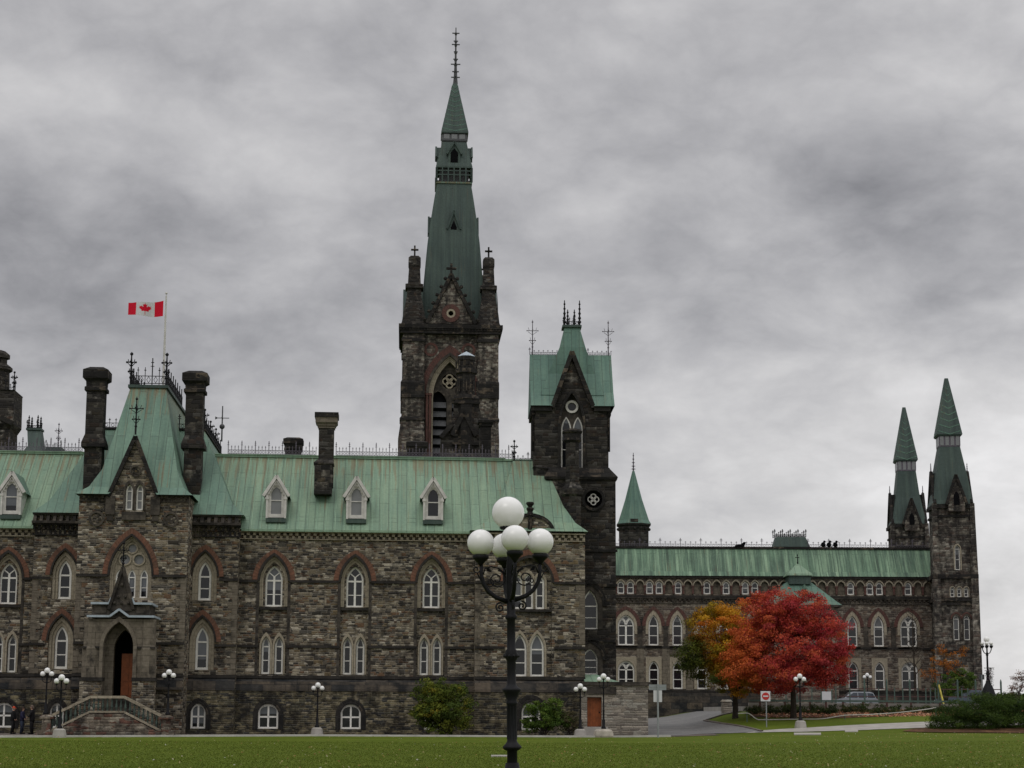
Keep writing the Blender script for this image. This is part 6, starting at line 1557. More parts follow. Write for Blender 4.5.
for x in (786, 797, 812, 824, 836, 850, 864.7, 878.8, 887, 894.7, 903, 910, 918, 926, 930.6, 935.5, 938.6, 958, 962, 968, 976, 985, 1001.4):
    p = at(x, 700, 141); t_ = x in tall; w_ = .06 if t_ else .04; hh = 2.15 if t_ else 1.65; mb = MB(); mb.box(p.x - tx - w_, p.x - tx + w_, -w_, w_, 0, hh)
    if t_: mb.hip([(hh, p.x - tx - w_, p.x - tx + w_, -w_, w_), (hh + .2, p.x - tx - .02, p.x - tx + .02, -.02, .02)])
    mb.build('post', M_GREENP, fn)
for zz in (0.95, 1.55): mb = MB(); q = at(786, 700, 141).x - tx; q2 = at(1001, 700, 141).x - tx; mb.bar((q, 0, zz), (q2, 0, zz), .07); mb.build('rail', M_BROWNP, fn)
p = at(939, 700, 141); mb = MB(); mb.bar((p.x - tx, -.05, 1.9), (p.x - tx + .28, -.7, 0), .10); mb.build('yellow_brace', m_plain('yellow_paint', (0.55,0.47,0.10), .6), fn)
# far shore beyond the right edge
mb = MB(); mb.extr([(-900, -2), (1600, -2), (1600, 14), (900, 16), (420, 13), (0, 14), (-900, 13)], 1400, 1500); o = mb.build('hills', m_plain('far_wooded_shore', (0.05,0.06,0.055), .95, .1, .2, .02)); o['kind'] = 'structure'

# ================================================================= FOLIAGE
rng = np.random.default_rng(11)
def m_leaf(name, trans=0.25, rough=0.6):
    m = bpy.data.materials.new(name); m.use_nodes = True; t = m.node_tree; b = t.nodes['Principled BSDF']
    a = N(t, 'ShaderNodeAttribute'); a.attribute_name = 'Col'
    t.links.new(a.outputs['Color'], b.inputs['Base Color']); b.inputs['Roughness'].default_value = rough; b.inputs['Specular IOR Level'].default_value = 0.08
    tr = N(t, 'ShaderNodeBsdfTranslucent'); t.links.new(a.outputs['Color'], tr.inputs['Color'])
    mx = N(t, 'ShaderNodeMixShader'); mx.inputs[0].default_value = trans; o = t.nodes['Material Output']
    t.links.new(b.outputs[0], mx.inputs[1]); t.links.new(tr.outputs[0], mx.inputs[2]); t.links.new(mx.outputs[0], o.inputs[0]); return m
M_LEAF = m_leaf('leaf_surface')
def leaves(name, P, NR, size, colr, parent=None, aspect=0.7, mat_=None):
    """one mesh of many small leaf blades: P centres, NR facing directions, colr rgb each"""
    n = len(P); NR = NR / np.linalg.norm(NR, axis=1, keepdims=True)
    r = rng.normal(size=(n, 3)); a = np.cross(NR, r); a /= np.linalg.norm(a, axis=1, keepdims=True); b = np.cross(NR, a)
    s = (size * rng.uniform(0.6, 1.3, n))[:, None]
    V = np.stack([P - a*s, P + b*s*aspect*0.6 + NR*s*0.12, P + a*s, P - b*s*aspect*0.6 + NR*s*0.12], 1).reshape(-1, 3).astype(np.float32)
    me = bpy.data.meshes.new(name); me.vertices.add(4*n); me.vertices.foreach_set('co', V.ravel())
    me.loops.add(4*n); me.loops.foreach_set('vertex_index', np.arange(4*n, dtype=np.int32))
    me.polygons.add(n); me.polygons.foreach_set('loop_start', np.arange(0, 4*n, 4, dtype=np.int32)); me.polygons.foreach_set('loop_total', np.full(n, 4, dtype=np.int32))
    me.update(calc_edges=True)
    ca = me.color_attributes.new('Col', 'FLOAT_COLOR', 'POINT'); C4 = np.ones((n, 4, 4), dtype=np.float32); C4[:, :, :3] = colr[:, None, :]; ca.data.foreach_set('color', C4.ravel())
    me.materials.append(mat_ or M_LEAF); o = bpy.data.objects.new(name, me); COL.objects.link(o)
    if parent is not None: o.parent = parent
    return o
def lumpy(q, seeds):                             # cheap smooth noise on points
    v = np.zeros(len(q))
    for (k, ph, am) in seeds: v += am * np.sin(q @ k + ph)
    return v
def crown_points(blobs, clumps, per, cr, shell=0.55):
    """clumps scattered mostly near the surface of each ellipsoid, leaves scattered within clumps"""
    vol = np.array([b[3]*b[4]*b[5] for b in blobs]); pr = vol**0.8 / (vol**0.8).sum()
    Pc, Nc = [], []
    for _ in range(clumps):
        b = blobs[rng.choice(len(blobs), p=pr)]
        d = rng.normal(size=3); d /= np.linalg.norm(d); r = 1 - shell*rng.random()**1.6
        c = np.array(b[:3]) + d*np.array(b[3:])*r; Pc.append(c); Nc.append(d)
    Pc, Nc = np.array(Pc), np.array(Nc); k = len(Pc)
    sc = cr*rng.uniform(0.55, 1.35, k)
    idx = np.repeat(np.arange(k), per); off = rng.normal(size=(len(idx), 3)); off /= np.maximum(np.linalg.norm(off, axis=1, keepdims=True), 1e-6)
    off *= (rng.random(len(idx))**0.45)[:, None] * sc[idx][:, None] * np.array([1.15, 1.15, 0.62])
    P = Pc[idx] + off
    NR = off*0.9/cr + Nc[idx]*0.35 + rng.normal(size=P.shape)*0.55 + np.array([0, 0, 0.35])
    return P, NR, idx, Nc
def limbs(mb, base, h, r0, tips, seed=1):
    rnd = random.Random(seed); top = Vector(base) + Vector((0, 0, h))
    mb.tube([base, Vector(base) + Vector((0.03, 0, h*.5)), top], [r0, r0*.78, r0*.62], 8)
    for tp in tips:
        t0 = Vector(base) + Vector((0, 0, h*rnd.uniform(.7, 1.0))); tp = Vector(tp); mid = t0.lerp(tp, .5) + Vector((rnd.uniform(-.3, .3), rnd.uniform(-.3, .3), rnd.uniform(.1, .5)))
        mb.tube([t0, mid, tp], [r0*.45, r0*.25, r0*.07], 6)
        for _ in range(3):
            s = t0.lerp(tp, rnd.uniform(.4, .8)); e = s + Vector((rnd.uniform(-1, 1), rnd.uniform(-1, 1), rnd.uniform(0, 1)))*(tp - t0).length*.3
            mb.tube([s, e], [r0*.14, r0*.04], 4)
    return mb
def pick(c, w, n):
    c = np.array(c); return c[rng.choice(len(c), size=n, p=np.array(w)/sum(w))]
# red maple
def px_blob(ox, oy, Y, x, y, rx, ry, dv, rd): # ellipsoid measured in the picture at depth Y+dv
    p = at(x, y, Y + dv); s = (Y + dv)/F
    return (p.x - ox, Y + dv - oy, p.z, rx*s, rd, ry*s)
YM = 127.0; mx_ = at(793, 700, YM).x; mz = gh(mx_, YM)
mp = empty('maple_tree', (mx_, YM, mz), 'full round maple tree in bright red autumn leaf behind the lamp', 'tree')
bl = [px_blob(mx_, YM, YM, *a) for a in ((783, 652, 58, 42, 0, 4.6), (790, 617, 38, 28, 0, 3.0), (763, 620, 30, 24, 0.3, 2.8), (819, 645, 33, 34, 0.3, 2.8), (747, 655, 20, 30, 0, 2.0), (825, 668, 24, 20, 0.5, 2.2), (770, 672, 45, 20, -0.8, 3.2), (805, 608, 24, 18, -.3, 2.2), (770, 604, 22, 14, -.3, 2.0))]
bl = [(a[0], a[1], a[2] - mz, a[3], a[4], a[5]) for a in bl]
P, NR, idx, Nc = crown_points(bl, 540, 150, 0.60)
kk = pick([(0.42,0.055,0.042),(0.36,0.036,0.042),(0.48,0.08,0.045),(0.27,0.028,0.034),(0.52,0.11,0.05),(0.42,0.06,0.065)], (4, 4, 3, 2, 1.0, 2), idx.max() + 1)[idx]
left = np.clip((-(P[:, 0]) - 1.8 + rng.normal(size=len(P))*.8)/2.2, 0, 1)[:, None]*0.6
kk = kk*(1-left) + left*np.array([0.70, 0.20, 0.035]); kk = kk * rng.uniform(0.75, 1.25, len(P))[:, None]
leaves('crown', P, NR, 0.088, kk, mp)
tips = [(b[0]*.8, b[1]*.8, b[2]) for b in bl]
limbs(MB(), (0, 0, -.2), 2.6, .26, tips, 3).build('trunk', M_BARK, mp)
# orange and green maple to its left
YO = 131.0; ox_ = at(735, 700, YO).x; oz = gh(ox_, YO) + .2
mo = empty('maple_tree', (ox_, YO, oz), 'maple turning orange-gold with a green lower left side, left of the red maple', 'tree')
bl = [px_blob(ox_, YO, YO, *a) for a in ((722, 640, 33, 34, 0, 2.8), (706, 622, 20, 18, 0, 1.9), (737, 668, 30, 26, 0, 2.4), (700, 655, 20, 24, .2, 2.0), (742, 628, 22, 24, 0.3, 2.0), (716, 611, 18, 12, 0, 1.6), (748, 655, 20, 28, -1.0, 2.2), (690, 657, 13, 17, .2, 1.5), (715, 674, 22, 14, -.2, 2.0), (748, 684, 22, 14, -.4, 1.8))]
bl = [(a[0], a[1], a[2] - oz, a[3], a[4], a[5]) for a in bl]
P, NR, idx, Nc = crown_points(bl, 400, 130, 0.55)
gn = np.array([[0.085,0.105,0.02],[0.12,0.14,0.022],[0.06,0.08,0.018]]); og = np.array([[0.56,0.27,0.02],[0.48,0.22,0.018],[0.60,0.34,0.028],[0.56,0.18,0.022],[0.36,0.25,0.02]])
c1 = gn[rng.integers(0, 3, idx.max()+1)][idx]; c2 = og[rng.integers(0, 5, idx.max()+1)][idx]
# leaves at the lower left are still green
t_ = np.clip(0.60 + (P[:, 0] + 1.9 + lumpy(P, [(np.array([1.3, .4, .7]), 0.3, .8), (np.array([-.5, 1.0, 1.9]), 1.1, .6)]) + 0.35*(P[:, 2] - 5.3))*0.42 + rng.normal(size=len(P))*.12, 0, 1)[:, None]
kk = (c1*(1-t_) + c2*t_) * rng.uniform(.75, 1.25, len(P))[:, None]
leaves('crown', P, NR, 0.088, kk, mo)
limbs(MB(), (0, 0, -.3), 2.3, .24, [(b[0]*.8, b[1]*.8, b[2]) for b in bl], 5).build('trunk', M_BARK, mo)
def shrub(name, px, Y, blobs, clumps, per, cr, size, cols, w, label, cat='shrub', group=None, stems=True, z=None, shell=.6, asp=.7):
    x_ = at(px, 710, Y).x; z_ = gh(x_, Y) if z is None else z
    e = empty(name, (x_, Y, z_), label, cat, group)
    b_ = [px_blob(x_, Y, Y, *a) for a in blobs]; b_ = [(a[0], a[1], a[2] - z_, a[3], a[4], a[5]) for a in b_]
    P, NR, idx, Nc = crown_points(b_, clumps, per, cr, shell); P[:, 2] = np.maximum(P[:, 2], 0.03)
    kk = pick(cols, w, idx.max() + 1)[idx] * rng.uniform(.7, 1.3, len(P))[:, None]
    leaves('foliage' if cat == 'shrub' else 'crown', P, NR, size, kk, e, asp)
    if stems:
        mb = MB(); rd = random.Random(px)
        for b in b_[:6]:
            for _ in range(2): mb.tube([(rd.uniform(-.2, .2), rd.uniform(-.2, .2), -.05), (b[0]*.4, b[1]*.4, b[2]*.5), (b[0] + rd.uniform(-.3, .3), b[1], b[2])], [.05, .035, .012], 5)
        mb.build('stems' if cat == 'shrub' else 'trunk', M_BARK, e)
    return e
GR = [(0.055,0.10,0.018),(0.08,0.135,0.022),(0.11,0.16,0.03),(0.042,0.07,0.015)]
YG = [(0.10,0.13,0.022),(0.15,0.17,0.026),(0.22,0.21,0.028),(0.065,0.095,0.02),(0.27,0.22,0.03)]
shrub('tall_shrub', 443, 113.6, ((447, 712, 27, 22, 0, 1.7), (430, 696, 19, 17, 0, 1.3), (444, 690, 20, 14, 0, 1.3), (459, 706, 17, 23, 0, 1.3), (424, 708, 13, 20, 0, 1.1), (436, 717, 20, 16, -.3, 1.4)), 260, 65, .36, .085, YG, (4, 3, 1, 4, .5), 'tall yellow-green shrub growing against the facade left of the near lamp')
shrub('low_shrub', 543, 113.6, ((540, 716, 17, 15, 0, 1.1), (553, 714, 13, 15, 0, 1.1), (531, 721, 10, 10, 0, .9), (560, 722, 9, 9, 0, .9)), 130, 70, .26, .075, GR, (3, 4, 3, 1), 'dense mid-green leafy shrub by the facade right of the near lamp')
shrub('low_shrub', 569, 113.6, ((569, 719, 8, 12, 0, .7), (575, 724, 6, 7, 0, .6)), 40, 45, .24, .06, [(0.10,0.085,0.045),(0.07,0.065,0.035),(0.06,0.07,0.025)], (2, 2, 1), 'small brownish thin shrub between the green shrub and the three-globe lamp')
JUN = [(0.032,0.058,0.011),(0.046,0.08,0.014),(0.068,0.108,0.02),(0.023,0.042,0.009)]
def juniper(px, Y, bl_, lab): return shrub('juniper', px, Y, bl_, 260, 75, .42, .085, JUN, (3, 4, 2, 3), lab, 'shrub', 'junipers on the right', False, None, .5, .4)
juniper(962, 117.5, ((953, 719, 22, 13, 0, 2.2), (968, 712, 26, 15, .6, 2.4), (985, 709, 22, 17, .8, 2.4), (940, 724, 13, 9, -.4, 1.4), (980, 721, 28, 13, -.6, 2.0)), 'spreading dark green juniper mound at the end of the concrete path')
juniper(1012, 118.5, ((1004, 712, 22, 16, 0, 2.2), (1022, 709, 22, 16, .3, 2.4), (1040, 712, 24, 17, .3, 2.4), (1016, 721, 28, 13, -.8, 2.0), (998, 708, 16, 13, .8, 1.8)), 'dark green juniper mound cut off by the right edge of the picture')
BED = [(0.04,0.06,0.018),(0.06,0.08,0.022),(0.03,0.042,0.015),(0.09,0.08,0.03)]
rd = random.Random(5)
for i, x in enumerate(range(752, 960, 16)):
    nm = ['squat dark shrub in the bed, %s' % s for s in ('beside the orange maple trunk', 'right of the orange maple trunk', 'just left of the no-entry sign', 'right of the no-entry sign', 'left of the dark lamp post', 'behind the lamp by the red maple', 'below the white board', 'under the silver van', 'right of the silver van', 'below the two dark fence posts', 'below the orange small tree', 'left of the yellow brace', 'where the juniper begins')]
    if i >= len(nm): break
    yy = 709.5 + rd.uniform(-1.2, 1.2)
    shrub('bed_shrub', x, 133 + rd.uniform(-1, .6), ((x, yy, 9.5, 4.8, 0, .7), (x + rd.uniform(-5, 5), yy + 1.5, 7, 4, -.5, .6)), 38, 40, .24, .065, BED, (3, 3, 3, 1), nm[i], 'shrub', 'shrubs along the parapet', False)
# small orange tree, green shrub under it, bare trees
shrub('small_tree', 943, 151, ((940, 660, 13, 12, 0, 1.1), (930, 674, 12, 10, 0, 1.0), (952, 670, 12, 12, 0, 1.0), (967, 652, 9, 6, 0, .7), (945, 648, 8, 5, 0, .6), (958, 660, 10, 8, 0, .8)), 62, 32, .34, .085, [(0.38,0.13,0.02),(0.30,0.10,0.02),(0.22,0.10,0.025),(0.42,0.18,0.03)], (3, 3, 2, 1), 'small thin tree with sparse rusty orange leaves before the end tower', 'tree', None, True, TZ)
shrub('round_shrub', 957, 149.5, ((957, 684, 17, 14, 0, 1.3), (966, 676, 10, 10, 0, 1.0), (944, 690, 12, 9, 0, 1.0)), 110, 60, .3, .08, GR, (4, 3, 1, 4), 'round dark green shrub under the rusty orange tree', 'shrub', None, False, TZ)
def bare(name, px, Y, ytop, spread, label, z_, n=26, m=None):
    x_ = at(px, 700, Y).x; e = empty(name, (x_, Y, z_), label, 'tree'); H_ = at(px, ytop, Y).z - z_; rd = random.Random(px); mb = MB(); tw_ = MB()
    mb.tube([(0, 0, -.1), (.05, 0, H_*.3), (-.05, 0, H_*.62), (0, 0, H_)], [.11, .085, .05, .012], 6)
    for _ in range(n):
        t_ = rd.uniform(.25, .9); s = Vector((0, 0, H_*t_)); a = rd.uniform(0, 2*pi); l = spread*(1.15 - t_*.6)*rd.uniform(.6, 1)
        e_ = s + Vector((cos(a)*l, sin(a)*l, l*rd.uniform(.7, 1.5))); e_.z = min(e_.z, H_*1.02); tw_.tube([s, s.lerp(e_, .5) + Vector((0, 0, -.1)), e_], [.04, .025, .008], 4)
        for _ in range(4):
            s2 = s.lerp(e_, rd.uniform(.4, .95)); tw_.tube([s2, s2 + Vector((rd.uniform(-1, 1), rd.uniform(-1, 1), rd.uniform(.2, 1)))*l*.4], [.018, .006], 3)
    mb.build('trunk', m or M_BARK, e); tw_.build('branches', m or M_BARK, e); return e
bare('bare_tree', 915, 153, 600, 1.3, 'slender leafless tree with fine branches left of the rusty orange tree', TZ)
for hx in (1010,):
    shrub('hedge', hx, 140, tuple((x, 698.5, 9, 5, 0, .8) for x in range(1000, 1050, 8)), 220, 50, .35, .09, [(0.07,0.11,0.02),(0.09,0.13,0.03),(0.05,0.08,0.02)], (1, 1, 1), 'flat-topped bright green hedge at the right edge behind the junipers', 'hedge', None, False, TZ)
shrub('small_tree', 1018, 137, ((1019, 683, 8, 9, 0, .8), (1023, 676, 6, 7, 0, .6), (1014, 688, 6, 5, 0, .6)), 46, 26, .3, .06, [(0.20,0.12,0.10),(0.28,0.17,0.13),(0.12,0.09,0.07)], (2, 1, 2), 'little reddish-brown thin-leaved tree cut by the right edge', 'tree', None, True, TZ)
# grass blades in the nearest part of the lawn, and fallen leaves
n = 110000; Yg = 44 + 46*rng.random(n)**1.3; Xg = (rng.random(n) - .5)*2*Yg*0.32
Pg_ = np.stack([Xg, Yg, np.array([gh(a, b) for a, b in zip(Xg, Yg)]) + .018], 1); ng = np.stack([rng.normal(size=n), rng.normal(size=n) - .6, rng.normal(size=n)*.25 + .3], 1)
gc_ = np.array([[0.087,0.121,0.014],[0.108,0.147,0.019],[0.066,0.092,0.012],[0.14,0.155,0.03]])[rng.choice(4, n, p=[.35, .3, .25, .1])]
o = leaves('grass_blades', Pg_, ng, 0.028, gc_*rng.uniform(.8, 1.2, n)[:, None], None, .5); tag(o, 'short mown green grass in the foreground lawn', 'grass', None, 'stuff')
n = 2200; Yl = 46 + 64*rng.random(n); Xl = (rng.random(n) - .5)*2*Yl*.3; sel = (Yl < 108 - 0*Xl) & (rng.random(n) < np.where(Xl > 8, .8, .45)); Xl, Yl = Xl[sel], Yl[sel]
k = 260; Xe = rng.normal(24, 6, k); Ye = rng.normal(103, 7, k); ok = Ye < 113; Xl = np.concatenate([Xl, Xe[ok]]); Yl = np.concatenate([Yl, Ye[ok]]); n = len(Xl)
Pl = np.stack([Xl, Yl, np.array([gh(a, b) for a, b in zip(Xl, Yl)]) + .05], 1); nl = np.stack([rng.normal(size=n)*.4, rng.normal(size=n)*.4 - .3, np.ones(n)], 1)
cl_ = np.array([[0.42,0.36,0.16],[0.36,0.22,0.08],[0.50,0.46,0.30],[0.30,0.14,0.06],[0.55,0.53,0.45]])[rng.choice(5, n, p=[.35, .25, .15, .2, .05])]
o = leaves('fallen_leaves', Pl, nl, 0.042, cl_*.75, None, .9); tag(o, 'fallen yellow and brown leaves scattered over the lawn', 'leaves', None, 'stuff')
n = 2600; Yl = rng.uniform(128, 135.5, n); Xl = rng.uniform(18.5, 42, n); Pl = np.stack([Xl, Yl, np.array([gh(a, b) for a, b in zip(Xl, Yl)]) + .07], 1)
cl_ = np.array([[0.40,0.16,0.08],[0.45,0.24,0.13],[0.28,0.10,0.06],[0.5,0.33,0.2]])[rng.integers(0, 4, n)]
o = leaves('leaf_litter', Pl, np.stack([rng.normal(size=n)*.4, rng.normal(size=n)*.4 - .3, np.ones(n)], 1), .10, cl_, None, .9); tag(o, 'pinkish brown fallen leaves lying in the shrub bed', 'leaves', None, 'stuff')
# ================================================================= LAMPS
def m_globe():
    m, t, b = mat('white_opal_glass', 0.22, 0.5); b.inputs['Base Color'].default_value = (0.88, 0.875, 0.865, 1)
    b.inputs['Subsurface Weight'].default_value = 0.25; b.inputs['Subsurface Radius'].default_value = (.3, .3, .3); return m
M_GLOBE = m_globe()
def globe(par, c, r, label=None):
    mb = MB(); mb.ball(c, r, 24, 14); o = mb.build('globe', M_GLOBE, par, True); return o
def spiral(mb, c, e, r0, turns, w, ccw=1, a0=0.0, n=22):  # flat iron scroll in the vertical plane containing direction e
    pts = []
    for i in range(n + 1):
        t_ = i/n; r = r0*(1 - t_*.85); a = a0 + ccw*t_*turns*2*pi
        pts.append(Vector(c) + Vector((e[0]*cos(a)*r, e[1]*cos(a)*r, sin(a)*r)))
    mb.tube(pts, w, 5)
YN = 24.3; pn = at(513.8, 620, YN)
big = empty('street_lamp', (pn.x, YN, 0), 'tall black cast-iron lamp post with five white globes standing nearest the camera', 'street lamp')
big.rotation_euler = (0, R(-0.75), 0)
zt = lambda py: CAMZ + (HOR - py)/F*YN*1.0 if False else at(512, py, YN).z
post = MB(); k = YN/F
prof = [(0.30, 0), (0.30, .12), (.24, .16), (.22, .5), (.25, .55), (.16, .62), (.10, .9)]
prof += [(5.6*k, zt(790)), (5.6*k, zt(751)), (8*k, zt(750)), (10.3*k, zt(748)), (10.3*k, zt(746.5)), (7*k, zt(743.5)), (5.4*k, zt(741)), (5.3*k, zt(705)), (6.2*k, zt(704)), (6.2*k, zt(702)), (5.2*k, zt(700)), (7.4*k, zt(696)), (8.2*k, zt(693)), (10.4*k, zt(690.5)), (10.4*k, zt(689)), (7*k, zt(687)), (4.9*k, zt(684)),
         (4.8*k, zt(661)), (6*k, zt(659.5)), (8.4*k, zt(655.5)), (6.4*k, zt(652.5)), (6.6*k, zt(651)), (4.8*k, zt(649)), (4.4*k, zt(620)), (6.6*k, zt(618.5)), (6.6*k, zt(616)), (4.6*k, zt(614)), (4.8*k, zt(598)), (5.6*k, zt(590)), (4.9*k, zt(575)), (4.9*k, zt(566)), (4.2*k, zt(560)), (3*k, zt(540)), (2.6*k, zt(533)), (5.5*k, zt(530.5)), (6.0*k, zt(528.5)), (3*k, zt(527))]
prof = [(r_*.90, z_) for r_, z_ in prof]; post.lathe(prof, 0, 0, 20); post.build('post', M_IRON, big, True)
mb = MB()
for kk_ in range(10):
    a = 2*pi*kk_/10; mb.ball((6.8*k*cos(a), 6.8*k*sin(a), zt(656)), 1.6*k, 6, 4); mb.tube([(4.7*k*cos(a), 4.7*k*sin(a), zt(739)), (4.6*k*cos(a), 4.6*k*sin(a), zt(706))], .5*k, 4)
mb.build('flutes', M_IRON, big)
globe(big, (-.03, 0, zt(512.8)), 16.3*k)
ARM = radians_ = R(11)
spots = [(480.3, 543.2, 13.8), (540.3, 541.0, 13.3), (515.8, 539.6, 13.4), (502.2, 545.5, 12.4)]
for i, a in enumerate((pi + ARM, ARM, -pi/2 + R(8) , pi/2 + R(12))):
    e = (cos(a), sin(a)); Ra = 30.4*k; rg = 13.5*k if i != 3 else 13.3*k
    zc_g = zt((543.2, 541.5, 539.6 + 2.0, 543.5)[i]); g_ = (e[0]*Ra, e[1]*Ra, zc_g)
    globe(big, g_, rg)
    zb_g = zc_g - rg
    arm = MB()
    # cup under the globe
    arm.lathe([(1.2*k, zb_g - 10*k), (3.0*k, zb_g - 7*k), (6.4*k, zb_g - 3.4*k), (8.0*k, zb_g - 2.2*k), (8.2*k, zb_g + .6*k), (6.8*k, zb_g + 1.6*k)], g_[0], g_[1], 14)
    def q(r, z_): return Vector((e[0]*r*k, e[1]*r*k, z_))
    zo = zb_g - 9*k
    arm.tube([q(29.6, zo), q(30.0, zo - 8*k), q(28, zo - 18*k), q(23, zo - 26*k), q(15, zo - 32*k), q(4, zo - 36*k)], [1.7*k, 1.8*k, 2.1*k, 2.2*k, 2.3*k, 2.4*k], 8)
    pts = [q(28, zo - 9*k), q(26, zo - 3*k), q(20, zo - 1*k), q(12, zo - 3*k), q(5, zo - 9*k)]; arm.tube(pts, .8*k, 5)
    arm.build('arm', M_IRON, big, True)
    sc_ = MB(); spiral(sc_, q(14.5, zo - 14*k), e, 9.5*k, 1.7, .75*k, 1, R(100)); spiral(sc_, q(21, zo - 17*k), e, 4.5*k, 1.3, .6*k, -1, R(-60)); spiral(sc_, q(11, zo - 42*k), e, 5*k, 1.5, .9*k, -1, R(100)); spiral(sc_, q(35, zo - 4*k), e, 4.2*k, 1.2, .6*k, 1, R(180))
    sc_.tube([q(34, zo - 8*k), q(31, zo - 14*k), q(29, zo - 17*k)], .7*k, 5)
    # iron leaf
    for s in (1, -1):
        c_ = q(19, zo - 7*k); sc_.face([c_, c_ + Vector((e[0]*3*k, e[1]*3*k, 4*k)), c_ + Vector((e[0]*7*k, e[1]*7*k, 6*k)), c_ + Vector((e[0]*5*k, e[1]*5*k, 1*k))][::s])
    sc_.build('scroll', M_IRON, big)
mb = MB(); pp = Vector((0, 0, 0)); mb.lathe([(7.5*k, zt(529.5)), (8.5*k, zt(528)), (8.2*k, zt(526)), (6*k, zt(524.8))], -.03, 0, 14); mb.build('globe_seat', M_IRON, big, True)

def small_lamp(loc, label, H=3.45, base=True, group='three-globe lamps around the lawn', rock=False, s=1.0):
    e = empty('street_lamp', loc, label, 'street lamp', group); z0 = 0.0
    if base:
        mb = MB()
        if rock: mb.lathe([(.62*s, -.1), (.66, .1), (.60, .38), (.46, .5), (.2, .52)], 0, 0, 9, .3); z0 = .5
        else: mb.lathe([(.42, -.1), (.40, .12), (.34, .42), (.22, .50)], 0, 0, 10); z0 = .48
        mb.build('stone_base', M_ROCK if rock else M_CONC, e)
    rg = 0.17; zt_ = H - rg
    mb = MB(); mb.lathe([(.15, z0), (.15, z0 + .1), (.09, z0 + .2), (.10, z0 + .55), (.065, z0 + .62), (.055, z0 + 1.1), (.075, z0 + 1.15), (.05, z0 + 1.2), (.042, H - .95), (.08, H - .9), (.05, H - .82), (.04, zt_ - rg - .05), (.10, zt_ - rg - .02), (.10, zt_ - rg + .03)], 0, 0, 10)
    for sg in (-1, 1): mb.tube([(0, 0, H - .85), (sg*.14, 0, H - .88), (sg*.25, 0, H - .8), (sg*.27, 0, zt_ - .38)], .025, 6); mb.lathe([(.03, zt_ - .42), (.08, zt_ - .36), (.085, zt_ - .33)], sg*.27, 0, 8)
    mb.build('post', M_IRON, e, True)
    globe(e, (0, 0, zt_), rg*1.05)
    for sg in (-1, 1): globe(e, (sg*.27, 0, zt_ - .20), rg*.92)
    return e
def on_ground(px, Y): x = at(px, 720, Y).x; return (x, Y, gh(x, Y))
small_lamp(on_ground(60.0, 99), 'three-globe lamp on a round stone base in front of the entrance stair', 3.5)
pier = lambda u_: tuple(A.o + A.e*u_ + A.n*(vs + .17) + Vector((0, 0, 1.25)))
pv = lambda px: pier(A.U(px, 690, vs + .17))
small_lamp(pv(46.5), 'three-globe lamp on the left pier of the entrance stair', 2.8, False)
small_lamp(pv(168.5), 'three-globe lamp on the right pier of the entrance stair', 2.75, False)
small_lamp(on_ground(317.2, 113.2), 'three-globe lamp by the facade between two basement windows', 3.35)
small_lamp(on_ground(580.3, 112), 'shorter three-globe lamp left of the orange door', 3.35)
small_lamp(on_ground(603.6, 110.5), 'taller three-globe lamp on a rough boulder right of the orange door', 3.95, rock=True)
small_lamp(on_ground(800.5, 119), 'three-globe lamp with stone base under the red maple', 3.62)
p8 = at(867.8, 700, 163); small_lamp((p8.x, 163, TZ), 'distant small three-globe lamp before the wing, behind the silver van', 3.3)
# lamp with many globes and a flower-dressed bell base
YC = 128.0; pc = at(988.3, 690, YC); zb0_ = gh(pc.x, YC)
cl9 = empty('street_lamp', (pc.x, YC, zb0_), 'tall multi-globe lamp on a black bell-shaped base against the sky at right', 'street lamp')
zf = lambda py: at(988, py, YC).z - zb0_
mb = MB(); mb.lathe([(.5, 0), (.5, zf(702)), (.56, zf(700)), (.56, zf(697)), (.50, zf(694)), (.42, zf(690)), (.30, zf(686)), (.18, zf(683)), (.16, zf(681))], 0, 0, 16); mb.build('bell_base', M_IRON, cl9, True)
mb = MB(); mb.lathe([(.14, zf(682)), (.10, zf(676)), (.14, zf(674)), (.075, zf(670)), (.07, zf(656)), (.11, zf(655)), (.06, zf(652)), (.05, zf(642))], 0, 0, 10)
for kk_ in range(6):
    a = kk_*pi/3 + .3; x, y = cos(a), sin(a); mb.tube([(0, 0, zf(654)), (x*.22, y*.22, zf(653)), (x*.34, y*.34, zf(650)), (x*.36, y*.36, zf(647.5))], .03, 6); mb.lathe([(.03, zf(648.5)), (.12, zf(647)), (.13, zf(645.5))], x*.36, y*.36, 8)
mb.build('post', M_IRON, cl9, True)
globe(cl9, (0, 0, zf(639.5)), .21)
for kk_ in range(6):
    a = kk_*pi/3 + .3; globe(cl9, (cos(a)*.36, sin(a)*.36, zf(643.5)), .125)
n = 900; Pf = rng.normal(size=(n, 3))*np.array([.16, .16, .75])*.8 + np.array([.12, 0, zf(677)]); Pf[:, 2] = np.clip(Pf[:, 2], zf(686), zf(668))
leaves('hanging_flowers', Pf, rng.normal(size=(n, 3)), .05, np.array([[.10,.09,.10],[.05,.07,.03],[.22,.12,.18],[.16,.15,.13]])[rng.integers(0, 4, n)], cl9)

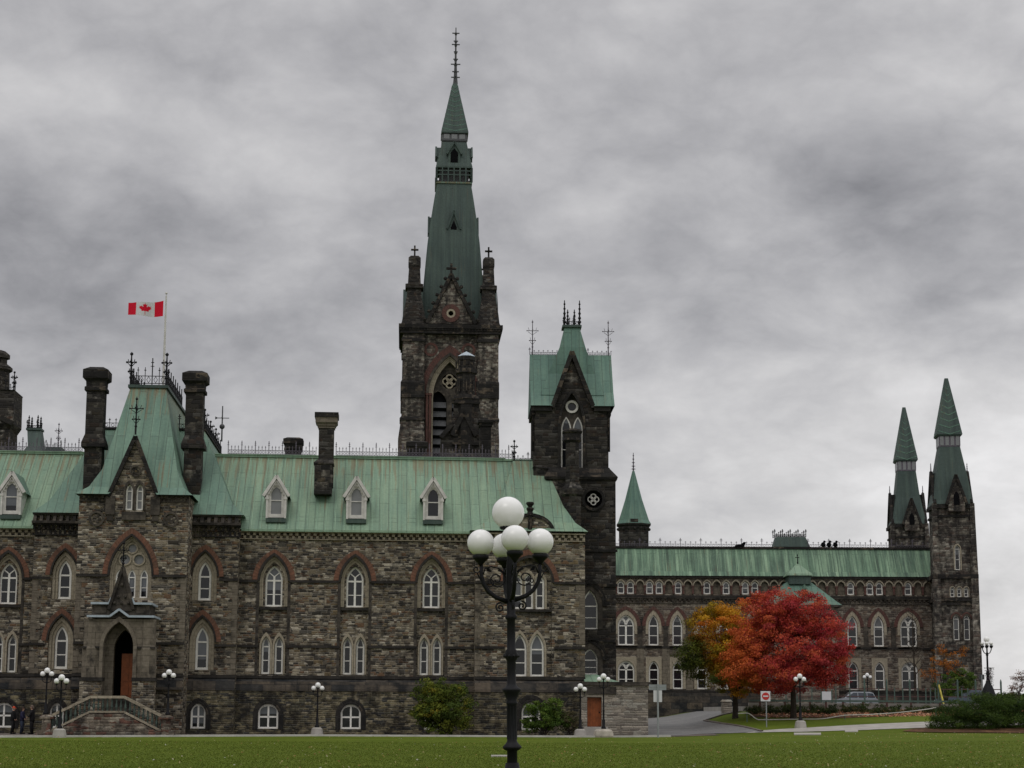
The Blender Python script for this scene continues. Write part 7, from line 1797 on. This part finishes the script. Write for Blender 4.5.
# ================================================================= SIGNS
M_SIGNW = m_plain('white_sign_face', (0.66,0.66,0.68), .5, .3, .05, 1); M_GALV = m_plain('galvanised_steel', (0.30,0.32,0.33), .5, .4, .15, 3, .3); M_SRED = m_plain('red_sign_face', (0.50,0.035,0.03), .5, .3, .08, 1)
def signpost(px, Y, label, cat='sign'):
    x = at(px, 720, Y).x; z_ = gh(x, Y); return empty('road_sign', (x, Y, z_), label, cat), z_
e, z_ = signpost(658.0, 108.5, 'tall grey pole with a wide grey plate above a small white panel by the drive')
zy = lambda py, Y=108.5, px=658: at(px, py, Y).z - z_
mb = MB(); mb.lathe([(.055, -.1), (.055, zy(684))], 0, 0, 8); mb.build('pole', M_GALV, e)
w = 8.6*108.5/F; mb = MB(); mb.box(-w, w, .06, .09, zy(690), zy(684.5)); mb.box(-w, w, .045, .06, zy(687.4), zy(687)); mb.build('upper_plate', M_GALV, e)
w = 4.2*108.5/F; mb = MB(); mb.box(-w, w, .06, .085, zy(702), zy(690.3)); mb.build('lower_panel', M_SIGNW, e)
e, z_ = signpost(766.0, 120.5, 'white square no-entry sign with red disc on a thin post')
zy = lambda py, Y=120.5, px=765: at(px, py, Y).z - z_
mb = MB(); mb.lathe([(.04, -.1), (.04, zy(692))], .04, .03, 8); mb.build('pole', M_GALV, e)
cz_ = zy(696.2); w = 4.6*120.5/F; mb = MB(); mb.box(-w - .02, w, -.03, 0, cz_ - w*1.08, cz_ + w*1.08); mb.build('square_plate', M_SIGNW, e)
mb = MB(); mb.extr([(w*.80*cos(a*pi/12), cz_ + w*.80*sin(a*pi/12)) for a in range(24)], -.045, -.028); mb.build('red_disc', M_SRED, e)
mb = MB(); mb.box(-w*.55, w*.55, -.055, -.04, cz_ - w*.14, cz_ + w*.14); mb.build('white_bar', M_SIGNW, e)
x = at(982.5, 700, 139).x; e = empty('road_sign', (x, 139, TZ), 'small dark sign plate seen from behind left of the multi-globe lamp', 'sign')
zy = lambda py: at(982, py, 139).z - TZ; mb = MB(); mb.lathe([(.035, 0), (.035, zy(675))], 0, 0, 6); mb.build('pole', M_GALV, e); mb = MB(); mb.box(-.22, .22, .03, .06, zy(679.5), zy(674.5)); mb.build('plate', M_IRONG, e)
x = at(826.7, 700, 138.5).x; e = empty('notice_board', (x, 138.5, TZ), 'white rectangular board in a dark frame behind the parapet near the red maple', 'board')
zy = lambda py: at(826, py, 138.5).z - TZ; mb = MB(); mb.box(-.36, .36, 0, .05, zy(702), zy(691.5)); mb.build('panel', M_SIGNW, e); mb = MB(); mb.box(-.45, -.37, -.02, .08, 0, zy(690)); mb.box(.37, .45, -.02, .08, 0, zy(690)); mb.build('frame', M_GREENP, e)
# stone pier at the end of the drive
x = at(726.5, 708, 140).x; mb = MB(); zz = at(726, 699.5, 140).z; mb.hip([(0, x - .42, x + .42, 139.6, 140.4), (zz - .2, x - .38, x + .38, 139.62, 140.38), (zz - .18, x - .46, x + .46, 139.55, 140.45), (zz, x - .3, x + .3, 139.7, 140.3)]); tag(mb.build('stone_pier', M_PALE), 'squat grey stone pier beside the trunk of the orange maple', 'pier')
# sagging rope barrier
rp = [(738, 713.5), (747, 713.2), (751, 714.8), (757, 719.2), (765, 721.2), (800, 721.6), (822, 719.2), (845, 715.3), (868, 714.6), (900, 712.4), (925, 709.5), (936, 707.5)]
e = empty('rope_barrier', tuple(at(750, 720, 127)), 'pale sagging rope strung along the front of the shrub bed', 'rope'); o_ = e.location
pts = []
for (x, y) in rp:
    p = at(x, y, 126.2); p.z = max(p.z, gh(p.x, p.y) + .06); pts.append(p - o_)
sm = []
for i in range(len(pts) - 1):
    for t_ in (0, .25, .5, .75):
        p0, p1, p2, p3 = pts[max(i-1, 0)], pts[i], pts[i+1], pts[min(i+2, len(pts)-1)]
        sm.append(0.5*((2*p1) + (p2-p0)*t_ + (2*p0-5*p1+4*p2-p3)*t_*t_ + (3*p1-p0-3*p2+p3)*t_**3))
sm.append(pts[-1]); mb = MB(); mb.tube(sm, .035, 6); mb.build('rope', M_KERB, e)
for i in (1, 4, 7, 11):
    p = pts[i] + o_; g_ = gh(p.x, p.y); mb = MB(); mb.lathe([(.035, g_ - o_.z - .1), (.035, pts[i].z + .12)], pts[i].x, pts[i].y + .05, 6); mb.build('stake', M_GREENP, e)

# ================================================================= CARS
M_TYRE = m_plain('tyre_rubber', (0.02,0.02,0.02), .9); M_CGL = m_plain('car_glass', (0.03,0.04,0.055), .08, .6, .1)
def car(px, Y, label, paint, rz=pi):
    x = at(px, 700, Y).x; e = empty('parked_car', (x, Y, TZ), label, 'car', 'cars on the terrace', rz)
    m, t, b = mat(label.split()[0] + '_car_paint', .3, .5); b.inputs['Base Color'].default_value = col(paint); b.inputs['Metallic'].default_value = .4
    side = [(-2.25, .35), (-2.3, .75), (-2.2, 1.0), (-2.05, 1.05), (-1.75, 1.62), (-1.4, 1.72), (.35, 1.74), (.75, 1.66), (1.45, 1.08), (2.15, .92), (2.3, .7), (2.28, .35)]
    mb = MB(); n = len(side)
    def hw(z_): return .88 if z_ < 1.06 else .88 - (z_ - 1.06)*.30
    L0 = [(u_, -hw(z_), z_) for u_, z_ in side]; L1 = [(u_, hw(z_), z_) for u_, z_ in side]
    mb.face(L0); mb.face(L1[::-1])
    for i in range(n): mb.face([L0[i], L1[i], L1[(i+1)%n], L0[(i+1)%n]])
    mb.build('body', m, e)
    for s in (-1, 1):
        for poly in ([(-1.95, 1.1), (-1.7, 1.56), (-1.1, 1.62), (-1.1, 1.1)], [(-1.03, 1.1), (-1.03, 1.62), (-.1, 1.64), (-.1, 1.1)], [(-.03, 1.1), (-.03, 1.64), (.4, 1.63), (1.25, 1.12)]):
            g = MB(); f = [(u_, s*(hw(z_) + .008), z_) for u_, z_ in poly]; g.face(f if s < 0 else f[::-1]); g.build('side_window', M_CGL, e)
    g = MB(); g.face([(1.40, -.80, 1.13), (1.40, .80, 1.13), (.80, .68, 1.63), (.80, -.68, 1.63)]); g.build('windscreen', M_CGL, e)
    g = MB(); g.face([(-2.06, .80, 1.10), (-2.06, -.80, 1.10), (-1.82, -.70, 1.52), (-1.82, .70, 1.52)]); g.build('rear_window', M_CGL, e)
    for u_ in (-1.4, 1.45):
        for s in (-1, 1):
            w_ = MB(); a = [(u_ + .33*cos(k_*pi/8), .33 + .33*sin(k_*pi/8)) for k_ in range(16)]; w_.extr(a, s*.9 - .11, s*.9 + .11); w = w_.build('wheel', M_TYRE, e)
            r_ = MB(); r_.extr([(u_ + .2*cos(k_*pi/8), .33 + .2*sin(k_*pi/8)) for k_ in range(16)], s*1.0 - .02, s*1.0 + .03); r_.build('rim', M_GALV, w)
    for s in (-1, 1): l = MB(); l.box(2.24, 2.31, s*.65 - .16, s*.65 + .16, .68, .85); l.build('headlight', M_SIGNW, e); l = MB(); l.box(-2.31, -2.2, s*.7 - .1, s*.7 + .1, .75, 1.0); l.build('tail_light', M_SRED, e)
    return e
car(856, 162, 'silver minivan parked behind the terrace parapet', (.30, .32, .35)).scale = (.84, .84, .90)
car(962, 160, 'dark grey-blue car parked behind the fence near the end tower', (.08, .10, .13))

# ================================================================= PEOPLE
def skin(name, verts, edges, radii, m, parent, root=0, sub=1):
    me = bpy.data.meshes.new(name); me.from_pydata(verts, edges, []); me.materials.append(m)
    o = bpy.data.objects.new(name, me); COL.objects.link(o); o.parent = parent
    md = o.modifiers.new('Skin', 'SKIN'); md.use_smooth_shade = True
    sv = me.skin_vertices[0].data
    for i, r in enumerate(radii): sv[i].radius = (r, r) if not isinstance(r, tuple) else r; sv[i].use_root = (i == root)
    if sub: q = o.modifiers.new('Sub', 'SUBSURF'); q.levels = sub; q.render_levels = sub
    return o
M_SKIN = m_plain('skin', (0.42,0.26,0.19), .6, .3, .05)
def person(px, Y, H_, face, label, coat, trouser, hair, hairm, armbend):
    """face: +1 looks to the right of the picture, -1 to the left"""
    x = at(px, 733, Y).x; e = empty('person', (x, Y, gh(x, Y) + .02), label, 'person', None, 0 if face > 0 else pi); s = H_/1.75
    S_ = lambda *p: tuple(c*s for c in p)
    v = [S_(0,0,.95), S_(0,0,1.15), S_(.01,0,1.38), S_(.02,0,1.50), S_(.04,0,1.60), S_(.05,0,1.68)]      # pelvis..head
    r = [.13, .13, .15, .055, .085, .075]; ed = [(0,1),(1,2),(2,3),(3,4),(4,5)]
    def chain(start, pts, rs):
        i = start
        for p, q in zip(pts, rs): v.append(S_(*p)); r.append(q); ed.append((i, len(v) - 1)); i = len(v) - 1
        return i
    hands = []
    for sg in (-1, 1):
        chain(0, [(0, sg*.10, .88), (.02, sg*.11, .50), (-.02, sg*.12, .10), (.13, sg*.13, .04)], [.09, .06, .042, .035])
        hnd = chain(2, [(0, sg*.19, 1.38), (armbend[0]*.4, sg*.23, 1.10), (armbend[0], sg*.20, armbend[1])], [.055, .042, .03])
        for f_ in range(5):                      # four fingers and a thumb, slightly curled
            a = (f_ - 1.5)*.018; base_ = v[hnd]; bx, by, bz = (c/s for c in base_)
            if f_ < 4: chain(hnd, [(bx + .05, by + a, bz - .035), (bx + .065, by + a, bz - .075 - .006*(f_ % 3))], [.010, .008])
            else: chain(hnd, [(bx + .045, by - sg*.035, bz - .01), (bx + .06, by - sg*.04, bz - .035)], [.011, .008])
    r = [q*s for q in r]
    body = skin('body', v, ed, r, M_SKIN, e)
    hd = MB(); hx = .05*s
    hd.ball((.045*s, 0, 1.655*s), .098*s, 14, 10, 1.18); hd.ball((.142*s, 0, 1.645*s), .017*s, 6, 4)
    for sg in (-1, 1): hd.ball((.045*s, sg*.098*s, 1.65*s), .022*s, 6, 4)
    hd.build('head', M_SKIN, body, True)
    ft = MB()
    for sg in (-1, 1): ft.ball((.128*s, sg*.036*s, 1.675*s), .013*s, 6, 4)
    ft.box(.132*s, .143*s, -.025*s, .025*s, 1.603*s, 1.610*s); ft.build('face_features', M_VOID, body)
    # coat with sleeves
    hem = .80 if coat[1] else .88
    c = MB()
    def ell(rx, ry, z_, ox=0): return [(ox*s + rx*s*cos(2*pi*k_/14), ry*s*sin(2*pi*k_/14), z_*s) for k_ in range(14)]
    rings = [ell(.16, .21, hem), ell(.155, .20, .98), ell(.145, .185, 1.12), ell(.155, .215, 1.32, .005), ell(.12, .20, 1.44, .01), ell(.075, .09, 1.51, .02)]
    for a, b in zip(rings, rings[1:]):
        for k_ in range(14): c.face([a[k_], a[(k_+1)%14], b[(k_+1)%14], b[k_]])
    c.face(rings[0][::-1]); c.face(rings[-1])
    for sg in (-1, 1): c.tube([S_(0, sg*.17, 1.42), S_(.01, sg*.23, 1.34), S_(armbend[0]*.4, sg*.25, 1.10), S_(armbend[0]*.92, sg*.205, armbend[1] + .02)], [.075*s, .08*s, .062*s, .048*s], 10)
    c.build('coat', coat[0], e, True)
    t_ = MB()
    for sg in (-1, 1): t_.tube([S_(0, sg*.09, .93), S_(.02, sg*.11, .50), S_(-.02, sg*.12, .08)], [.115*s, .085*s, .07*s], 10)
    t_.build('trousers', trouser, e, True)
    sh = MB()
    for sg in (-1, 1): sh.hip([(0, -.09*s, .20*s, (sg*.12 - .055)*s, (sg*.12 + .055)*s), (.05*s, -.09*s, .19*s, (sg*.12 - .05)*s, (sg*.12 + .05)*s), (.10*s, -.07*s, .06*s, (sg*.12 - .04)*s, (sg*.12 + .04)*s)])
    sh.build('shoes', M_VOID, e)
    hb = MB()
    prof_ = [(.112*s*cos(a_), (1.675 + .135*sin(a_))*s) for a_ in [i_*pi/2/6 for i_ in range(7)]]
    hb.lathe([(max(p_[0], .004), p_[1]) for p_ in prof_], .03*s, 0, 14)
    if hair == 'cap': hb.hip([(1.675*s, .10*s, .21*s, -.07*s, .07*s), (1.695*s, .09*s, .19*s, -.06*s, .06*s)])
    else: hb.ball((-.015*s, 0, 1.63*s), .10*s, 10, 6, 1.1)
    hb.build('cap' if hair == 'cap' else 'hair', hairm, body, True)
    return e
M_NAVY = m_plain('navy_jacket', (0.022,0.022,0.05), .85, .2, .2); M_BLK = m_plain('black_coat_cloth', (0.012,0.012,0.013), .9, .2, .2); M_JEAN = m_plain('dark_blue_jeans', (0.03,0.04,0.065), .85, .2, .2); M_ORC = m_plain('orange_red_cap_cloth', (0.50,0.075,0.035), .8, .2, .1); M_BRH = m_plain('dark_brown_hair', (0.03,0.018,0.012), .7, .3, .2); M_GYH = m_plain('grey_brown_hair', (0.14,0.10,0.08), .7, .3, .2)
person(12.3, 110.0, 1.66, 1, 'person in an orange-red cap and dark jacket, leftmost of the three by the facade', (M_BLK, False), M_BLK, 'cap', M_ORC, (.16, .95))
person(21.5, 110.3, 1.64, 1, 'person in navy jacket and jeans standing in the middle of the three', (M_NAVY, False), M_JEAN, 'hair', M_BRH, (.20, 1.0))
person(31.5, 109.6, 1.74, -1, 'tall person in long black coat facing the other two, nearest the stair', (M_BLK, True), M_BLK, 'hair', M_GYH, (.24, 1.08))
